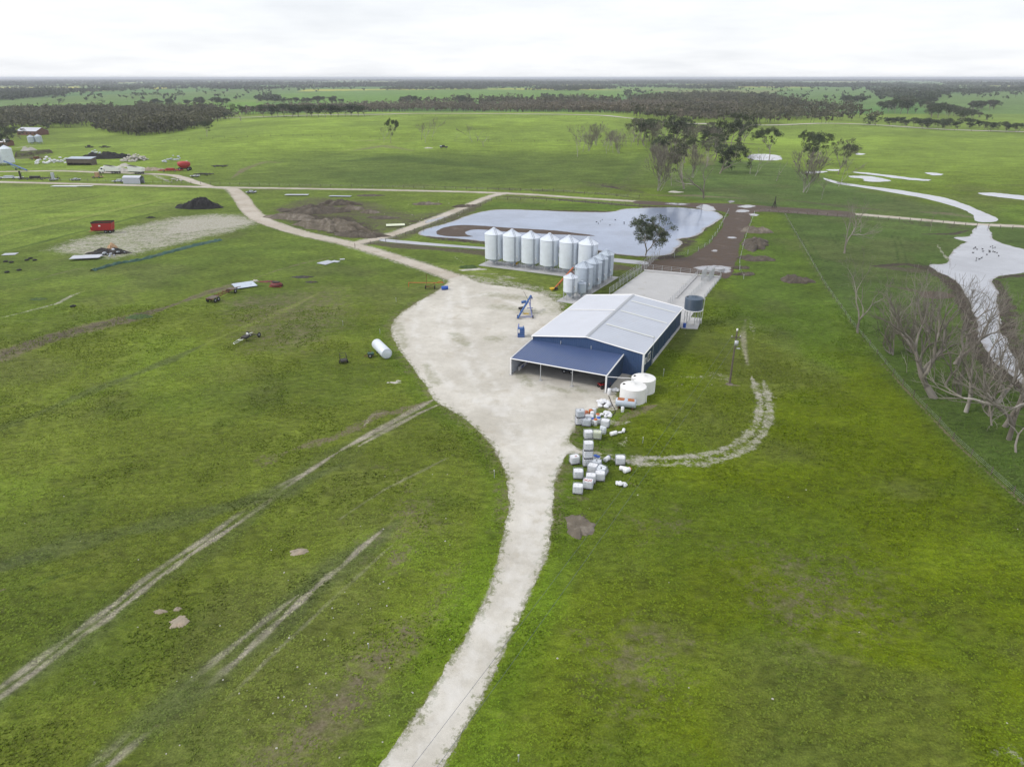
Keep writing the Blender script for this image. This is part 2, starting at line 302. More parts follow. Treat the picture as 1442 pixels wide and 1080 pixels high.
RUTS = [ ([(-60,520),(0,502),(60,479),(120,463),(180,449),(240,431)], 5.0, 'mud2', .50), ([(240,431),(290,413),(335,401)], 3.0, 'mud2', .40),   # pixel polyline, width m, mask, value
 ([(612,562),(590,573),(560,590),(520,612),(480,634)], 1.1, 'pale', .72), ([(618,570),(590,582),(550,603),(505,628)], .8, 'pale', .55),
 ([(520,612),(470,640),(420,668),(400,683)], 3.2, 'olive', .7), ([(480,634),(440,660),(403,686),(370,712),(335,737),(300,760),(268,781),(246,798),(222,814),(202,831),(180,848),(150,872),(120,892),(90,915),(60,938),(30,960),(0,982),(-60,1030)], .60, 'pale', .70), ([(430,665),(390,686),(330,728),(290,758),(240,790),(200,818),(165,848),(135,870),(100,895),(50,932),(0,968),(-60,1015)], .7, 'pale', .52),
 ([(400,690),(300,765),(200,830),(100,905),(0,978),(-60,1025)], 3.4, 'olive', .75),
 ([(480,655),(440,672),(400,690),(330,712),(250,732),(180,747),(100,768),(0,797),(-80,820)], 3.0, 'olive', .95),
 ([(612,566),(560,592),(520,618),(480,655),(430,672)], 2.0, 'olive', .5),
 ([(600,565),(570,578),(550,582),(535,582),(520,592),(500,602),(470,617),(440,625),(410,634)], 2.0, 'dry', .62), ([(545,580),(525,584),(512,600)], .8, 'pale', .6), ([(405,636),(375,648),(360,652)], 2.6, 'dry', .55),
 ([(560,735),(520,770),(480,798),(440,830),(400,868),(350,908),(310,940),(260,980),(200,1025),(120,1085)], 3.6, 'olive', .9),
 ([(560,760),(500,815),(440,870),(380,925),(320,985),(260,1045)], .4, 'pale', .26), ([(20,840),(70,815),(120,800),(160,790)], .5, 'dark', .6), ([(640,640),(600,660),(540,690),(480,730)], .4, 'pale', .22), ([(540,745),(510,770),(482,797),(462,812),(442,829),(424,846),(400,868),(370,895),(337,927),(312,948),(290,968),(250,995),(210,1030),(180,1055),(150,1082),(130,1100)], .62, 'pale', .56), ([(420,838),(380,868),(340,900),(300,932),(262,965),(230,992),(190,1025),(150,1060),(110,1095)], .6, 'pale', .40), ([(600,572),(540,602),(480,632)], .5, 'pale', .35),
 ([(-40,617),(0,603),(60,580),(130,550),(190,527),(240,507),(290,484)], 2.0, 'olive', .8), ([(290,484),(340,462),(400,438),(450,412)], 1.6, 'yellow', .55), ([(300,490),(350,466),(420,437)], .7, 'olive', .5),
 ([(-60,520),(0,502),(60,479),(120,463),(180,449),(240,431)], 6.0, 'dry', .74), ([(240,431),(290,413),(335,401),(345,398)], 4.5, 'dry', .62), ([(345,397),(390,381),(430,370),(470,362)], 1.6, 'dry', .5),
 ([(0,448),(40,438),(80,428),(100,417),(118,410)], 1.4, 'pale', .48), ([(0,405),(60,391),(100,381),(122,376)], 1.0, 'dry', .5),
 ([(-60,372),(0,356),(60,341),(120,325),(180,309),(240,295),(290,286)], 1.6, 'dark', .8), ([(-60,330),(0,319),(60,308),(120,297),(200,280),(250,268)], 1.3, 'yellow', 1.), ([(-60,342),(0,331),(60,318),(130,303),(200,287),(255,276)], 3.2, 'yellow', .8), ([(-60,346),(0,334),(60,321),(130,306),(200,290),(255,278)], 1.0, 'dark', .6),
 ([(-60,314),(0,303),(60,293),(120,281),(170,270),(235,266)], 1.2, 'yellow', .9), ([(0,301),(60,291),(120,279.5),(170,269)], .8, 'dark', .7), ([(-60,300),(0,290),(60,280),(100,270)], 1.2, 'yellow', .8), ([(-60,289),(0,280),(50,271)], 1.2, 'yellow', .8), ([(-30,316),(0,311),(100,293),(160,281),(230,270)], .8, 'dark', .6),
 ([(838,636),(870,642),(900,645),(935,645),(980,642),(1010,636),(1035,626),(1052,613),(1064,598),(1069,582),(1070,565),(1064,545),(1058,530)], 1.5, 'pale', .52),
 ([(838,642),(870,648),(900,652),(940,655),(990,653),(1025,645),(1055,630),(1074,612),(1083,592),(1084,572),(1080,552),(1075,535)], 1.6, 'pale', .52),
 ([(900,648),(960,649),(1010,642),(1045,628),(1066,604),(1076,580),(1077,560),(1070,540)], 3.6, 'pale', .40),
 ([(1053,515),(1048,490),(1046,470),(1050,450)], 1.0, 'pale', .45), ([(1062,480),(1060,462),(1054,445)], 1.2, 'pale', .40), ([(1045,480),(1044,460)], 1., 'pale', .42),
 ([(866,600),(880,588),(900,578),(925,570)], 2.2, 'dry', .65), ([(830,580),(850,592),(868,596),(886,594)], 2.6, 'pale', .46), ([(884,614),(878,625),(872,632)], 1.2, 'pale', .42),
 ([(960,530),(985,532),(1010,528),(1035,545)], 3., 'pale', .36), ([(1020,541),(1040,543)], 2.0, 'dry', .9),
 ([(812,742),(816,730),(822,724)], 2.2, 'mud2', .8), ([(797,700),(815,701),(832,703)], 1.2, 'dry', .6), ([(888,680),(905,690)], .8, 'dry', .6), ([(548,800),(560,785),(550,775)], 2.0, 'dry', .5),
 ([(1400,1060),(1420,1050),(1440,1075)], 1.6, 'pale', .42), ([(118,955),(135,962)], 1.2, 'pale', .40),
 ([(515,342),(560,346),(620,351),(700,358),(790,368),(860,376),(905,380)], 5.5, 'mud2', .8), ([(905,366),(940,363),(965,360)], 4, 'mud', .7),
 ([(505,345),(545,338),(595,321),(640,303),(668,291),(690,280)], 9, 'mud2', .55), ([(560,322),(590,313),(625,300)], 9, 'mud', .5),
 ([(700,277),(760,279),(820,284),(880,289),(940,293),(1000,296)], 5, 'mud', .62), ([(600,262),(700,266),(780,269),(860,274),(900,280)], 8, 'mud', .45),
 ([(848,262),(858,263),(872,266)], 5, 'mud', .95), ([(820,255),(850,262),(880,266),(905,272)], 16, 'mud', .42), ([(1258,455),(1290,480),(1330,500),(1370,540),(1400,575)], 14, 'mud2', .30), ([(870,270),(888,252),(905,236),(925,215),(945,195),(965,180)], 12, 'mud2', .28),
 ([(860,262),(880,246),(900,226),(922,200),(945,178)], 7, 'dark', .4), ([(960,215),(985,222),(1000,232)], 22, 'dry', .5), ([(880,196),(960,198),(1040,202),(1100,204)], 10, 'mud2', .55),
 ([(800,199),(860,198),(900,197)], 5, 'dry', .6), ([(905,275),(980,276),(1050,280)], 6, 'dry', .6), ([(1110,282),(1180,290),(1250,297)], 8, 'mud2', .5),
 ([(1180,305),(1260,312),(1330,318),(1372,324)], 10, 'mud', .42), ([(1300,299),(1340,302),(1370,306)], 12, 'dry', .55),
 ([(1230,375),(1275,372),(1310,378),(1330,391),(1352,408),(1366,440),(1376,475),(1392,508),(1420,534),(1450,552)], 5.0, 'mud', .62), ([(1230,375),(1280,380),(1310,384)], 7, 'mud2', .6), ([(1300,330),(1340,330),(1362,325)], 5, 'mud', .6),
 ([(1402,395),(1412,420),(1408,440),(1416,470),(1436,510),(1455,545)], 6.5, 'mud', .60), ([(1405,392),(1430,389),(1460,386)], 5, 'mud', .6), ([(1320,345),(1330,360),(1340,368),(1344,350)], 1.6, 'pale', .55), ([(1250,402),(1300,412),(1344,418)], 5, 'mud2', .6),
 ([(1165,322),(1175,340),(1186,352)], .5, 'dark', .8), ([(1172,320),(1182,340),(1194,352)], .5, 'dark', .8), ([(1252,325),(1262,345),(1266,370)], .5, 'dark', .9), ([(1259,325),(1270,345),(1277,372)], .5, 'dark', .9), ([(1100,302),(1130,340),(1160,390)], .5, 'dark', .8), ([(1108,302),(1140,340),(1172,390)], .5, 'dark', .8),
 ([(1105,303),(1128,350),(1160,400),(1200,458),(1240,510)], .45, 'dry', .45), ([(1240,510),(1274,547),(1306,582),(1345,622),(1390,665),(1440,708),(1500,760)], .5, 'dry', .75),
 ([(480,228),(560,222),(650,232),(720,238)], 20, 'dark', .62), ([(470,245),(560,248),(660,250),(760,240)], 34, 'dark', .50), ([(500,212),(540,206),(580,212)], 14, 'dry', .55), ([(475,215),(530,203),(600,197)], 8, 'yellow', .55),
 ([(280,196),(350,193),(420,190),(480,188)], 3, 'dark', .7), ([(130,212),(200,206),(270,197),(300,194)], 2, 'dark', .7), ([(475,199),(520,198),(560,196)], 4, 'dry', .7), ([(560,196),(700,197),(800,199)], 2, 'dark', .7),
 ([(325,252),(345,238),(370,230)], 4, 'dry', .6), ([(240,257),(225,250),(215,246)], 5, 'pale', .5), ([(350,235),(375,228),(395,230)], 8, 'dry', .5),
 ([(0,222),(40,222),(75,219)], 16, 'mud2', .6), ([(60,238),(110,240),(160,243),(240,248)], 9, 'pale', .35), ([(20,209),(40,206),(56,206)], 6, 'pale', .6), ([(205,240),(240,240)], 12, 'pale', .40),
 ([(150,170),(180,180),(210,185)], 15, 'dry', .5), ([(640,362),(655,372)], 1.6, 'pale', .5), ([(662,385),(680,385),(700,386)], 3, 'pale', .42), ([(655,381),(672,378),(680,378)], 1.2, 'pale', .75), ([(640,392),(680,405),(740,412),(780,422),(792,434)], 4.5, 'pale', .44),
 ([(692,372),(760,379),(830,388)], 6, 'dry', .42), ([(880,525),(905,505),(925,480),(958,455)], 1.5, 'pale', .50),
 ([(412,777),(420,776),(432,777)], 1.1, 'dry', .95), ([(220,862),(232,862)], .9, 'dry', .9), ([(245,872),(252,878)], 1.6, 'dry', .75), ([(0,832),(8,828)], 1.0, 'dry', .8), ([(5,858),(-30,870)], 3, 'dry', .4),
]
SOFT = [  ([(610,372),(690,378),(800,392),(796,420),(760,404),(690,396),(640,386)], 'yellow', .42, 2), ([(640,384),(700,392),(760,402),(790,414),(800,428),(792,446),(775,432),(740,420),(690,412),(650,400)], 'pale', .50, 1.5), ([(690,388),(720,388),(735,394),(700,394)], 'pale', .45, 1),
 # soft patches: polygon px, mask, value, softness m
 ([(60,352),(100,338),(160,323),(240,306),(300,300),(345,302),(372,314),(350,322),(300,334),(250,346),(200,358),(160,366),(120,366),(80,358)], 'pale', .60, 6),
 ([(240,310),(330,302),(372,312),(330,322),(260,330),(200,345)], 'pale', .78, 6),
 ([(560,880),(600,860),(590,900),(540,960),(480,1030),(420,1090),(330,1090),(400,1020),(470,950),(520,900)], 'dry', .74, 5),
 ([(520,640),(560,680),(540,730),(500,760),(560,810),(600,770),(640,740),(600,690)], 'dry', .48, 6),
 ([(610,800),(650,790),(640,850),(600,900),(560,940)], 'dry', .55, 4),
 ([(300,420),(480,400),(520,440),(440,500),(330,500)], 'dry', .46, 8),
 ([(800,880),(900,860),(1000,900),(960,1000),(850,1040)], 'dry', .46, 6), ([(1000,760),(1250,780),(1300,900),(1100,940)], 'dry', .46, 8), ([(880,730),(960,720),(990,745),(900,760)], 'dry', .52, 5),
 ([(385,300),(400,285),(440,276),(530,284),(560,296),(600,300),(640,292),(600,314),(540,332),(480,338),(430,322),(395,312)], 'mud2', .50, 6),
 ([(395,310),(430,300),(500,305),(540,325),(500,336),(450,328)], 'mud', .62, 5),
 ([(590,328),(640,308),(700,294),(860,297),(930,290),(1010,294),(1024,306),(995,326),(978,345),(950,362),(900,364),(840,357),(690,346),(600,337)], 'mud', .62, 2.5),
 ([(718,530),(740,520),(860,535),(852,556),(800,548),(740,540)], 'dry', .2, 2),
]
def fields(X, Y):
    n = len(X); M = {k: np.zeros(n) for k in ('pale', 'mud', 'mud2', 'dry', 'dark', 'yellow', 'olive')}
    M['rut'] = np.zeros(n)
    for pts, wd, k, v in RUTS:
        if k == 'pale' and wd < 1.15: k = 'rut'
        wl = [wd * (.95 + .35 * math.sin(3 * i + wd * 9)) for i in range(len(pts))]; wl[0] *= .25; wl[-1] *= .25 if pts[-1][0] > 0 else 1
        M[k] = np.maximum(M[k], v * line_mask(X, Y, W(pts), wl, .55))
    for pts, k, v, s in SOFT: M[k] = np.maximum(M[k], v * sstep(-s, s, poly_sd(X, Y, W(pts), s * 1.05)))
    sd = poly_sd(X, Y, YARD_W, 4.0); M['pale'] = np.maximum(M['pale'], sstep(-.7, .7, sd))
    M['dry'] = np.maximum(M['dry'], .46 * sstep(-3.5, 0, sd) * (Y > 60))
    for pts, wd in ((MAINROAD, 6.5), (CONNROAD, 5.5), (EASTROAD, 6), (TOPROAD, 5.5), (DRIVE2, 4)): M['pale'] = np.maximum(M['pale'], .62 * line_mask(X, Y, W(pts), wd, .5))
    gL = np.array((.130, .156, .024)); gR = np.array((.106, .136, .003)); hill = np.array((.165, .235, .034)); lush = np.array((.062, .100, .026))
    crop = np.array((.160, .225, .036)); bright = np.array((.118, .190, .018)); farg = np.array((.090, .165, .058))
    o = lambda a: np.asarray(a)[:, None]
    n1 = fbm(X, Y, 28, 4, 1); n2 = fbm(X, Y, 9, 3, 5); n3 = fbm(X, Y, 90, 3, 9)
    # the drive splits a greyer left paddock from a fresher right one
    side = sstep(-14, 22, X - (2 + .10 * (Y - 60)) + (n1 - .5) * 26)
    c = gL * (1 - o(side)) + gR * o(side)
    rb = sstep(.50, .70, n1) * side; c = c * (1 - o(rb * .45)) + bright * o(rb * .45)
    lb = sstep(.52, .72, n2 * .5 + n1 * .5); c = c * (1 - o(lb * .35)) + np.array((.118, .180, .020)) * o(lb * .35)
    # far ground: the hill and the paddocks round it
    t = sstep(250, 420, Y + (n3 - .5) * 60); c = c * (1 - o(t)) + hill * o(t)
    mid = sstep(120, 165, Y) * (1 - t); c = c * (1 - o(mid * .5)) + np.array((.092, .155, .026)) * o(mid * .5)
    cr = sstep(-4, 4, poly_sd(X, Y, W([(-200,262),(0,262),(250,268),(300,272),(290,287),(200,306),(60,342),(0,357),(-200,395)]), 5)); c = c * (1 - o(cr * .8)) + crop * o(cr * .8)
    # greener strips beside the gravel, where the water runs off
    sv = sstep(-5.5, -1.5, sd) * (1 - sstep(-.6, .3, sd)) * (Y < 150); c = c * (1 - o(sv * .55)) + np.array((.092, .160, .010)) * o(sv * .5)
    lp = [(1000,250),(1105,303),(1160,400),(1200,458),(1274,547),(1345,622),(1440,708),(1560,800),(1700,700),(1700,330),(1442,318),(1300,308),(1100,292)]
    lu = sstep(-3, 2, poly_sd(X, Y, W(lp), 4)); c = c * (1 - o(lu * .85)) + lush * o(lu * .85)
    lp2 = [(930,262),(960,235),(1010,225),(1100,228),(1200,262),(1300,286),(1420,312),(1300,308),(1150,296),(1060,288),(960,280)]
    lu = sstep(-9, 9, poly_sd(X, Y, W(lp2), 10)); c = c * (1 - o(lu * .75)) + np.array((.068, .110, .034)) * o(lu * .75)
    for lpx, sft, am in (([(1040,392),(1060,330),(1100,303),(1160,400),(1230,500),(1100,480),(1000,450),(965,475),(930,520),(905,540),(1010,440)], 7, .65), ([(560,330),(640,303),(700,284),(800,287),(900,288),(860,296),(700,292),(620,312),(600,325)], 3, .7), ([(945,362),(985,346),(1010,330),(1026,300),(1018,330),(1000,350),(965,362)], 1.5, .8), ([(640,340),(700,350),(850,362),(850,366),(640,352)], 2, .5)):
        lu = sstep(-sft, sft, poly_sd(X, Y, W(lpx), sft * 1.05)); c = c * (1 - o(lu * am)) + np.array((.070, .120, .018)) * o(lu * am)
    # paddock mosaic beyond the belt of trees
    ca, sa = math.cos(.25), math.sin(.25); U = X * ca + Y * sa + fbm(X, Y, 900, 2, 4) * 260; V = -X * sa + Y * ca + fbm(X, Y, 700, 2, 8) * 200
    ci = (np.floor(U / 620).astype(int) * 7 + np.floor(V / 540).astype(int) * 13) & 255; rv = _perm[ci, (ci * 5 + 3) & 255]
    pal = np.array([(.082,.150,.055), (.100,.185,.050), (.072,.140,.060), (.125,.185,.070), (.095,.150,.075), (.110,.200,.045), (.15,.17,.085), (.078,.155,.058)])
    pc = pal[(rv * 7.999).astype(int)] * np.array((1.15, 1.2, .8)); can = (rv * 97 % 1 > .90) & (Y > 2600); pc[can] = (.36, .37, .06)
    t = sstep(950, 1000, Y); c = c * (1 - o(t)) + pc * o(t)
    for px, col in (([(0,150),(120,146),(230,136),(320,131),(560,127),(560,139),(300,141),(180,152),(60,156),(0,158)], (.105,.185,.048)), ([(-500,150),(0,140),(200,132),(420,125),(420,128),(200,140),(0,150)], (.110,.180,.050)),
                    ([(380,134),(480,129),(660,126),(900,128),(880,137),(700,141),(560,148),(480,150),(400,142)], (.115,.215,.036)), ([(1040,140),(1100,128),(1180,124),(1300,130),(1240,150),(1150,160),(1080,150)], (.105,.185,.050)),
                    ([(1290,150),(1330,134),(1442,128),(1700,126),(1700,190),(1442,170),(1340,164)], (.110,.180,.050)), ([(310,117.2),(400,116.2),(400,117.6),(310,118.8)], (.50,.47,.05)), ([(60,124),(110,122.6),(112,124.4),(60,126)], (.50,.47,.05)), ([(215,124),(245,123),(245,124.6),(215,125.8)], (.50,.47,.05)),
                    ([(1060,118),(1110,117),(1120,118.4),(1060,119.6)], (.52,.50,.07)), ([(980,117),(1010,116.4),(1010,117.8),(980,118.4)], (.45,.45,.07))):
        m_ = sstep(-10, 10, poly_sd(X, Y, W(px), 12)) * (Y > 800); c = c * (1 - o(m_)) + np.array(col) * o(m_)
    hs = sstep(420, 520, Y) * (1 - t); c = c * (1 + o(hs * (n3 - .5) * 1.0)); hb = hs * sstep(.5, .62, fbm(X, Y, 120, 3, 14)); c = c * (1 - o(hb * .75)) + np.array((.165, .235, .040)) * o(hb * .75)
    lo = sstep(290, 330, Y) * (1 - sstep(400, 470, Y)) * sstep(-190, -80, X) * (1 - sstep(60, 110, X)); c = c * (1 - o(lo * .72)) + np.array((.075, .110, .026)) * o(lo * .72)
    c = c * o(.74 + .52 * n1) * o(.88 + .24 * n2)
    dk = sstep(.50, .66, fbm(X, Y, 16, 4, 21)) * (Y < 260); c = c * (1 - o(dk * .30)) + np.array((.060, .100, .016)) * o(dk * .30)
    ol = sstep(.52, .68, fbm(X, Y, 22, 4, 33)) * (Y < 320); c = c * (1 - o(ol * .32)) + np.array((.105, .108, .046)) * o(ol * .32)
    M['dry'] = np.maximum(M['dry'], M['rut'] * .35)
    for k, col, am in (('olive', (.085, .104, .042), .62), ('rut', (.30, .275, .22), 1.3), ('dark', (.042, .072, .016), .75), ('yellow', (.215, .255, .062), .8)):
        a = o(np.clip(M[k] * ((sstep(.18, .50, fbm(X, Y, 11, 3, 57)) * (.35 + 1.5 * fbm(X, Y, 1.4, 3, 51))) if k == 'rut' else .45 + 1.1 * n2) * am, 0, 1)); c = c * (1 - a) + np.array(col) * a
    return c, M
YARD_PX = smooth(YARD, 5); YARD_W = np.array([tuple(float(q) for q in G(*p)) for p in YARD_PX])
# ------------------------------------------------------------------ ground sheet (to the horizon), finer near the yard
ys = [4.0]
while ys[-1] < 42000:
    y_ = ys[-1]; ys.append(y_ + (.30 if y_ < 100 else .0032 * y_ if y_ < 420 else .006 * y_ if y_ < 1800 else .022 * y_))
ys = np.array(ys); ts = np.linspace(-1, 1, 760); ts = ts * .88
GX = ts[None, :] * (ys[:, None] + 40); GY = np.repeat(ys[:, None], len(ts), 1); nx, ny = len(ts), len(ys)
fx, fy = GX.ravel(), GY.ravel(); gcol, GM = fields(fx, fy)
idx = np.arange(nx * ny).reshape(ny, nx)
Fq = np.stack([idx[:-1, :-1], idx[:-1, 1:], idx[1:, 1:], idx[1:, :-1]], -1).reshape(-1, 4)
one = np.ones(len(fx))
def ground_mat(name='ground'):
    m = NT(name); P = m.pos(); A = m.attr('tint'); B = m.attr('cover'); sp = m.n('ShaderNodeSeparateColor'); m.l(B.outputs['Color'], sp.inputs[0])
    mp = m.n('ShaderNodeMapping'); mp.inputs['Rotation'].default_value[2] = R(-25); mp.inputs['Scale'].default_value = (.55, 1.0, 1); m.l(P, mp.inputs[0]); S = mp.outputs[0]
    a = m.noise(S, .16, 6, .62); b = m.noise(S, 1.3, 6, .68, .4); c = m.noise(P, 6.0, 4, .65); d = m.noise(S, .035, 4, .6); f = m.noise(P, 22, 3, .7)
    k = m.math('MULTIPLY', m.rng(a, .3, .7, .80, 1.2), m.math('MULTIPLY', m.rng(b, .30, .70, .52, 1.48, False), m.rng(c, .28, .72, .60, 1.40, False)))
    k = m.math('MULTIPLY', k, m.rng(f, .28, .72, .70, 1.30, False))
    g = m.scale(A.outputs['Color'], k)
    # straw coloured and fresh spots in the sward
    g = m.mix(m.math('MULTIPLY', m.rng(m.noise(P, .42, 7, .72), .54, .74), .34), g, (.150, .150, .050))
    g = m.mix(m.math('MULTIPLY', m.rng(m.noise(S, .85, 6, .7), .50, .78), .42), g, (.048, .102, .006))
    g = m.mix(m.math('MULTIPLY', m.rng(m.noise(P, 2.6, 4, .7), .58, .72), .30), g, (.175, .225, .035))
    nz = m.noise(P, .9, 7, .72); nz2 = m.noise(S, .35, 7, .7); nn = m.math('ADD', m.math('MULTIPLY', m.math('SUBTRACT', nz, .5), 1.4), m.math('MULTIPLY', m.math('SUBTRACT', nz2, .5), .9))
    th = lambda s, lo=.42, hi=.60: m.rng(m.math('ADD', s, m.math('MULTIPLY', nn, m.rng(s, .0, .25))), lo, hi)
    g = m.mix(m.math('MULTIPLY', th(sp.outputs[2], .18, .82), .85), g, m.mix(m.rng(m.noise(P, 3, 5), .3, .7), (.125, .100, .066), (.215, .180, .130)))
    g = m.mix(m.math('MULTIPLY', th(B.outputs['Alpha'], .22, .66), .88), g, m.mix(m.rng(m.noise(P, 1.2, 6, .7), .3, .7), (.060, .050, .036), (.115, .096, .074)))
    g = m.mix(th(sp.outputs[1], .32, .62), g, m.mix(m.rng(m.noise(P, .8, 6, .7), .3, .7), (.040, .031, .026), (.080, .064, .053)))
    nf = m.noise(P, 2.6, 8, .85); pm = m.math('ADD', sp.outputs[0], m.math('MULTIPLY', m.math('ADD', m.math('MULTIPLY', m.math('SUBTRACT', nf, .5), 1.5), m.math('MULTIPLY', nn, 1.0)), m.rng(sp.outputs[0], .0, .25)))
    g = m.mix(m.math('MULTIPLY', m.rng(pm, .30, .74), .92), g, m.mix(m.rng(m.noise(P, 1.7, 6, .7), .3, .7), (.30, .28, .235), (.47, .45, .40)))
    m.l(g, m.p.inputs['Base Color']); m.p.inputs['Roughness'].default_value = .95; m.p.inputs['Specular IOR Level'].default_value = .12
    hb = m.math('ADD', m.math('MULTIPLY', b, .30), m.math('ADD', m.math('MULTIPLY', c, .14), m.math('MULTIPLY', f, .05))); m.bump(hb, 1.0, .75)
    return m.mat
cover = np.stack([GM['pale'], GM['mud'], GM['dry'], GM['mud2']], 1)
gm = np_mesh('ground', np.stack([fx, fy, terrain(fx, fy)], 1), Fq, ground_mat(), True, {'tint': np.c_[gcol, one], 'cover': cover})
ground = tag(link('ground', gm), kind='structure')
# ------------------------------------------------------------------ sheets on the ground: gravel, roads, mud, water
TYRES = [[(548,1075),(612,985),(668,900),(712,820),(735,770),(745,715),(742,670),(728,625),(700,580),(665,530),(640,480),(632,440),(634,405)], [(572,1078),(636,988),(692,902),(736,820),(757,770),(765,715),(762,672),(750,632),(722,585),(690,535),(664,485),(655,440),(652,402)],
 [(744,740),(750,690),(762,650),(785,618),(812,592),(838,572)], [(766,740),(771,695),(783,660),(804,628),(830,600)], [(742,700),(735,660),(722,625),(712,590),(715,560),(735,540),(770,540)], [(760,690),(752,655),(742,620),(733,592),(736,570),(752,556),(780,556)],
 [(600,420),(585,450),(590,490),(620,530),(660,560),(700,575)], [(700,420),(730,430),(745,450),(735,480),(700,500),(660,500),(630,480),(620,450),(640,425),(700,412)]]
WEEDY = [([(690,478),(702,476)], 5), ([(640,470),(655,485)], 4), ([(735,528),(745,540)], 4), ([(775,545),(800,552)], 2.5), ([(812,548),(830,552)], 3), ([(700,432),(760,440)], 6), ([(770,420),(785,440)], 7), ([(690,415),(740,420)], 6), ([(615,540),(600,515)], 3), ([(820,600),(800,625)], 3), ([(845,585),(870,590)], 3), ([(560,455),(570,490)], 3)]
def ragged(P, step, amp, closed=True, seed=0):
    P = np.array(P, float); o = []
    n = len(P); rn = range(n) if closed else range(n - 1)
    for i in rn:
        a, b = P[i], P[(i + 1) % n]; k = max(1, int(np.hypot(*(b - a)) / step))
        for j in range(k): o.append(a + (b - a) * j / k)
    o = np.array(o); d = np.roll(o, -1, 0) - np.roll(o, 1, 0); nrm = np.stack([-d[:, 1], d[:, 0]], 1) / (np.hypot(d[:, 0], d[:, 1])[:, None] + 1e-9)
    j = (fbm(o[:, 0], o[:, 1], step * 9, 4, seed) - .5) * 2.2 + (RNG.random(len(o)) - .5) * .35
    return o + nrm * (j * amp)[:, None]
def inside(X, Y, P):
    ins = np.zeros(len(X), bool)
    for i in range(len(P)):
        a, b = P[i - 1], P[i]
        if a[1] != b[1]: ins ^= ((a[1] > Y) != (b[1] > Y)) & (X < (b[0] - a[0]) * (Y - a[1]) / (b[1] - a[1]) + a[0])
    return ins
def sheet(name, P, z, m, cell=0., holes=()):
    loops = [P] + list(holes); vv = []; ee = []
    for q in loops:
        o = len(vv); vv += [Vector((float(a), float(b))) for a, b in q]; ee += [(o + i, o + (i + 1) % len(q)) for i in range(len(q))]
    if cell:
        gx = np.arange(P[:, 0].min(), P[:, 0].max(), cell); gy = np.arange(P[:, 1].min(), P[:, 1].max(), cell); A_, B_ = np.meshgrid(gx, gy); A_ = A_.ravel(); B_ = B_.ravel()
        s_ = inside(A_, B_, P); vv += [Vector((float(a), float(b))) for a, b in zip(A_[s_], B_[s_])]
    v, e, f, *_ = geometry.delaunay_2d_cdt(vv, ee, [], 1 if not holes else 4 if False else 1, 1e-4)
    X = np.array([p[0] for p in v]); Y = np.array([p[1] for p in v])
    if holes:
        cx = np.array([(sum(X[i] for i in q) / len(q), sum(Y[i] for i in q) / len(q)) for q in f]); k = np.ones(len(f), bool)
        for h in holes: k &= ~inside(cx[:, 0], cx[:, 1], h)
        f = [q for q, t in zip(f, k) if t]
    ed = poly_sd(X, Y, P, 3.0)
    Z = terrain(X, Y) + z
    me = bpy.data.meshes.new(name); me.from_pydata(list(zip(X, Y, Z)), [], [tuple(q) for q in f]); me.materials.append(m)
    a = me.color_attributes.new('edge', 'FLOAT_COLOR', 'POINT'); c = np.zeros((len(X), 4), np.float32); c[:, 0] = np.clip(ed / 3.0, 0, 1)
    if name == 'gravel_yard':
        for q in TYRES: c[:, 1] = np.maximum(c[:, 1], line_mask(X, Y, W(smooth(q, 5, False)), 1.5, .9))
        for q, wd in WEEDY: c[:, 2] = np.maximum(c[:, 2], line_mask(X, Y, W(q), wd, .9) * .8)
    a.data.foreach_set('color', c.ravel())
    for p in me.polygons:
        if p.normal.z < 0: p.flip()
    me.update(); return tag(link(name, me), kind='structure')
def ribbon(name, px, widths, z, m, amp=.3, step=.8, close=True):
    c = smooth(poly_px(px), 12, False); wd = np.interp(np.linspace(0, len(px) - 1, len(c)), np.arange(len(px)), widths if hasattr(widths, '__len__') else [widths] * len(px))
    q = []; w2 = []
    for i in range(len(c) - 1):
        k = max(1, int(np.hypot(*(c[i + 1] - c[i])) / step))
        for j in range(k): q.append(c[i] + (c[i + 1] - c[i]) * j / k); w2.append(wd[i])
    q = np.array(q); w2 = np.array(w2); d = np.gradient(q, axis=0); nr = np.stack([-d[:, 1], d[:, 0]], 1) / np.hypot(d[:, 0], d[:, 1])[:, None]
    V = []; co = []
    ks = np.linspace(-1, 1, 7)
    for k in ks:
        j = (fbm(q[:, 0] + 50 * k, q[:, 1], 4, 4, 2) - .5) * 2 * amp if abs(k) == 1 else 0
        p = q + nr * ((w2 * .5 + j) * k)[:, None]; V.append(np.c_[p, terrain(p[:, 0], p[:, 1]) + z]); co.append(np.full(len(q), 1 - abs(k)))
    n = len(q); V = np.concatenate(V); ii = np.arange(n - 1); F = np.concatenate([np.stack([r * n + ii, r * n + ii + 1, (r + 1) * n + ii + 1, (r + 1) * n + ii], 1) for r in range(6)])[:, ::-1]
    cc = np.zeros((len(V), 4)); cc[:, 0] = np.concatenate(co) * .9
    return tag(link(name, np_mesh(name, V, F, m, False, {'edge': cc})), kind='structure')
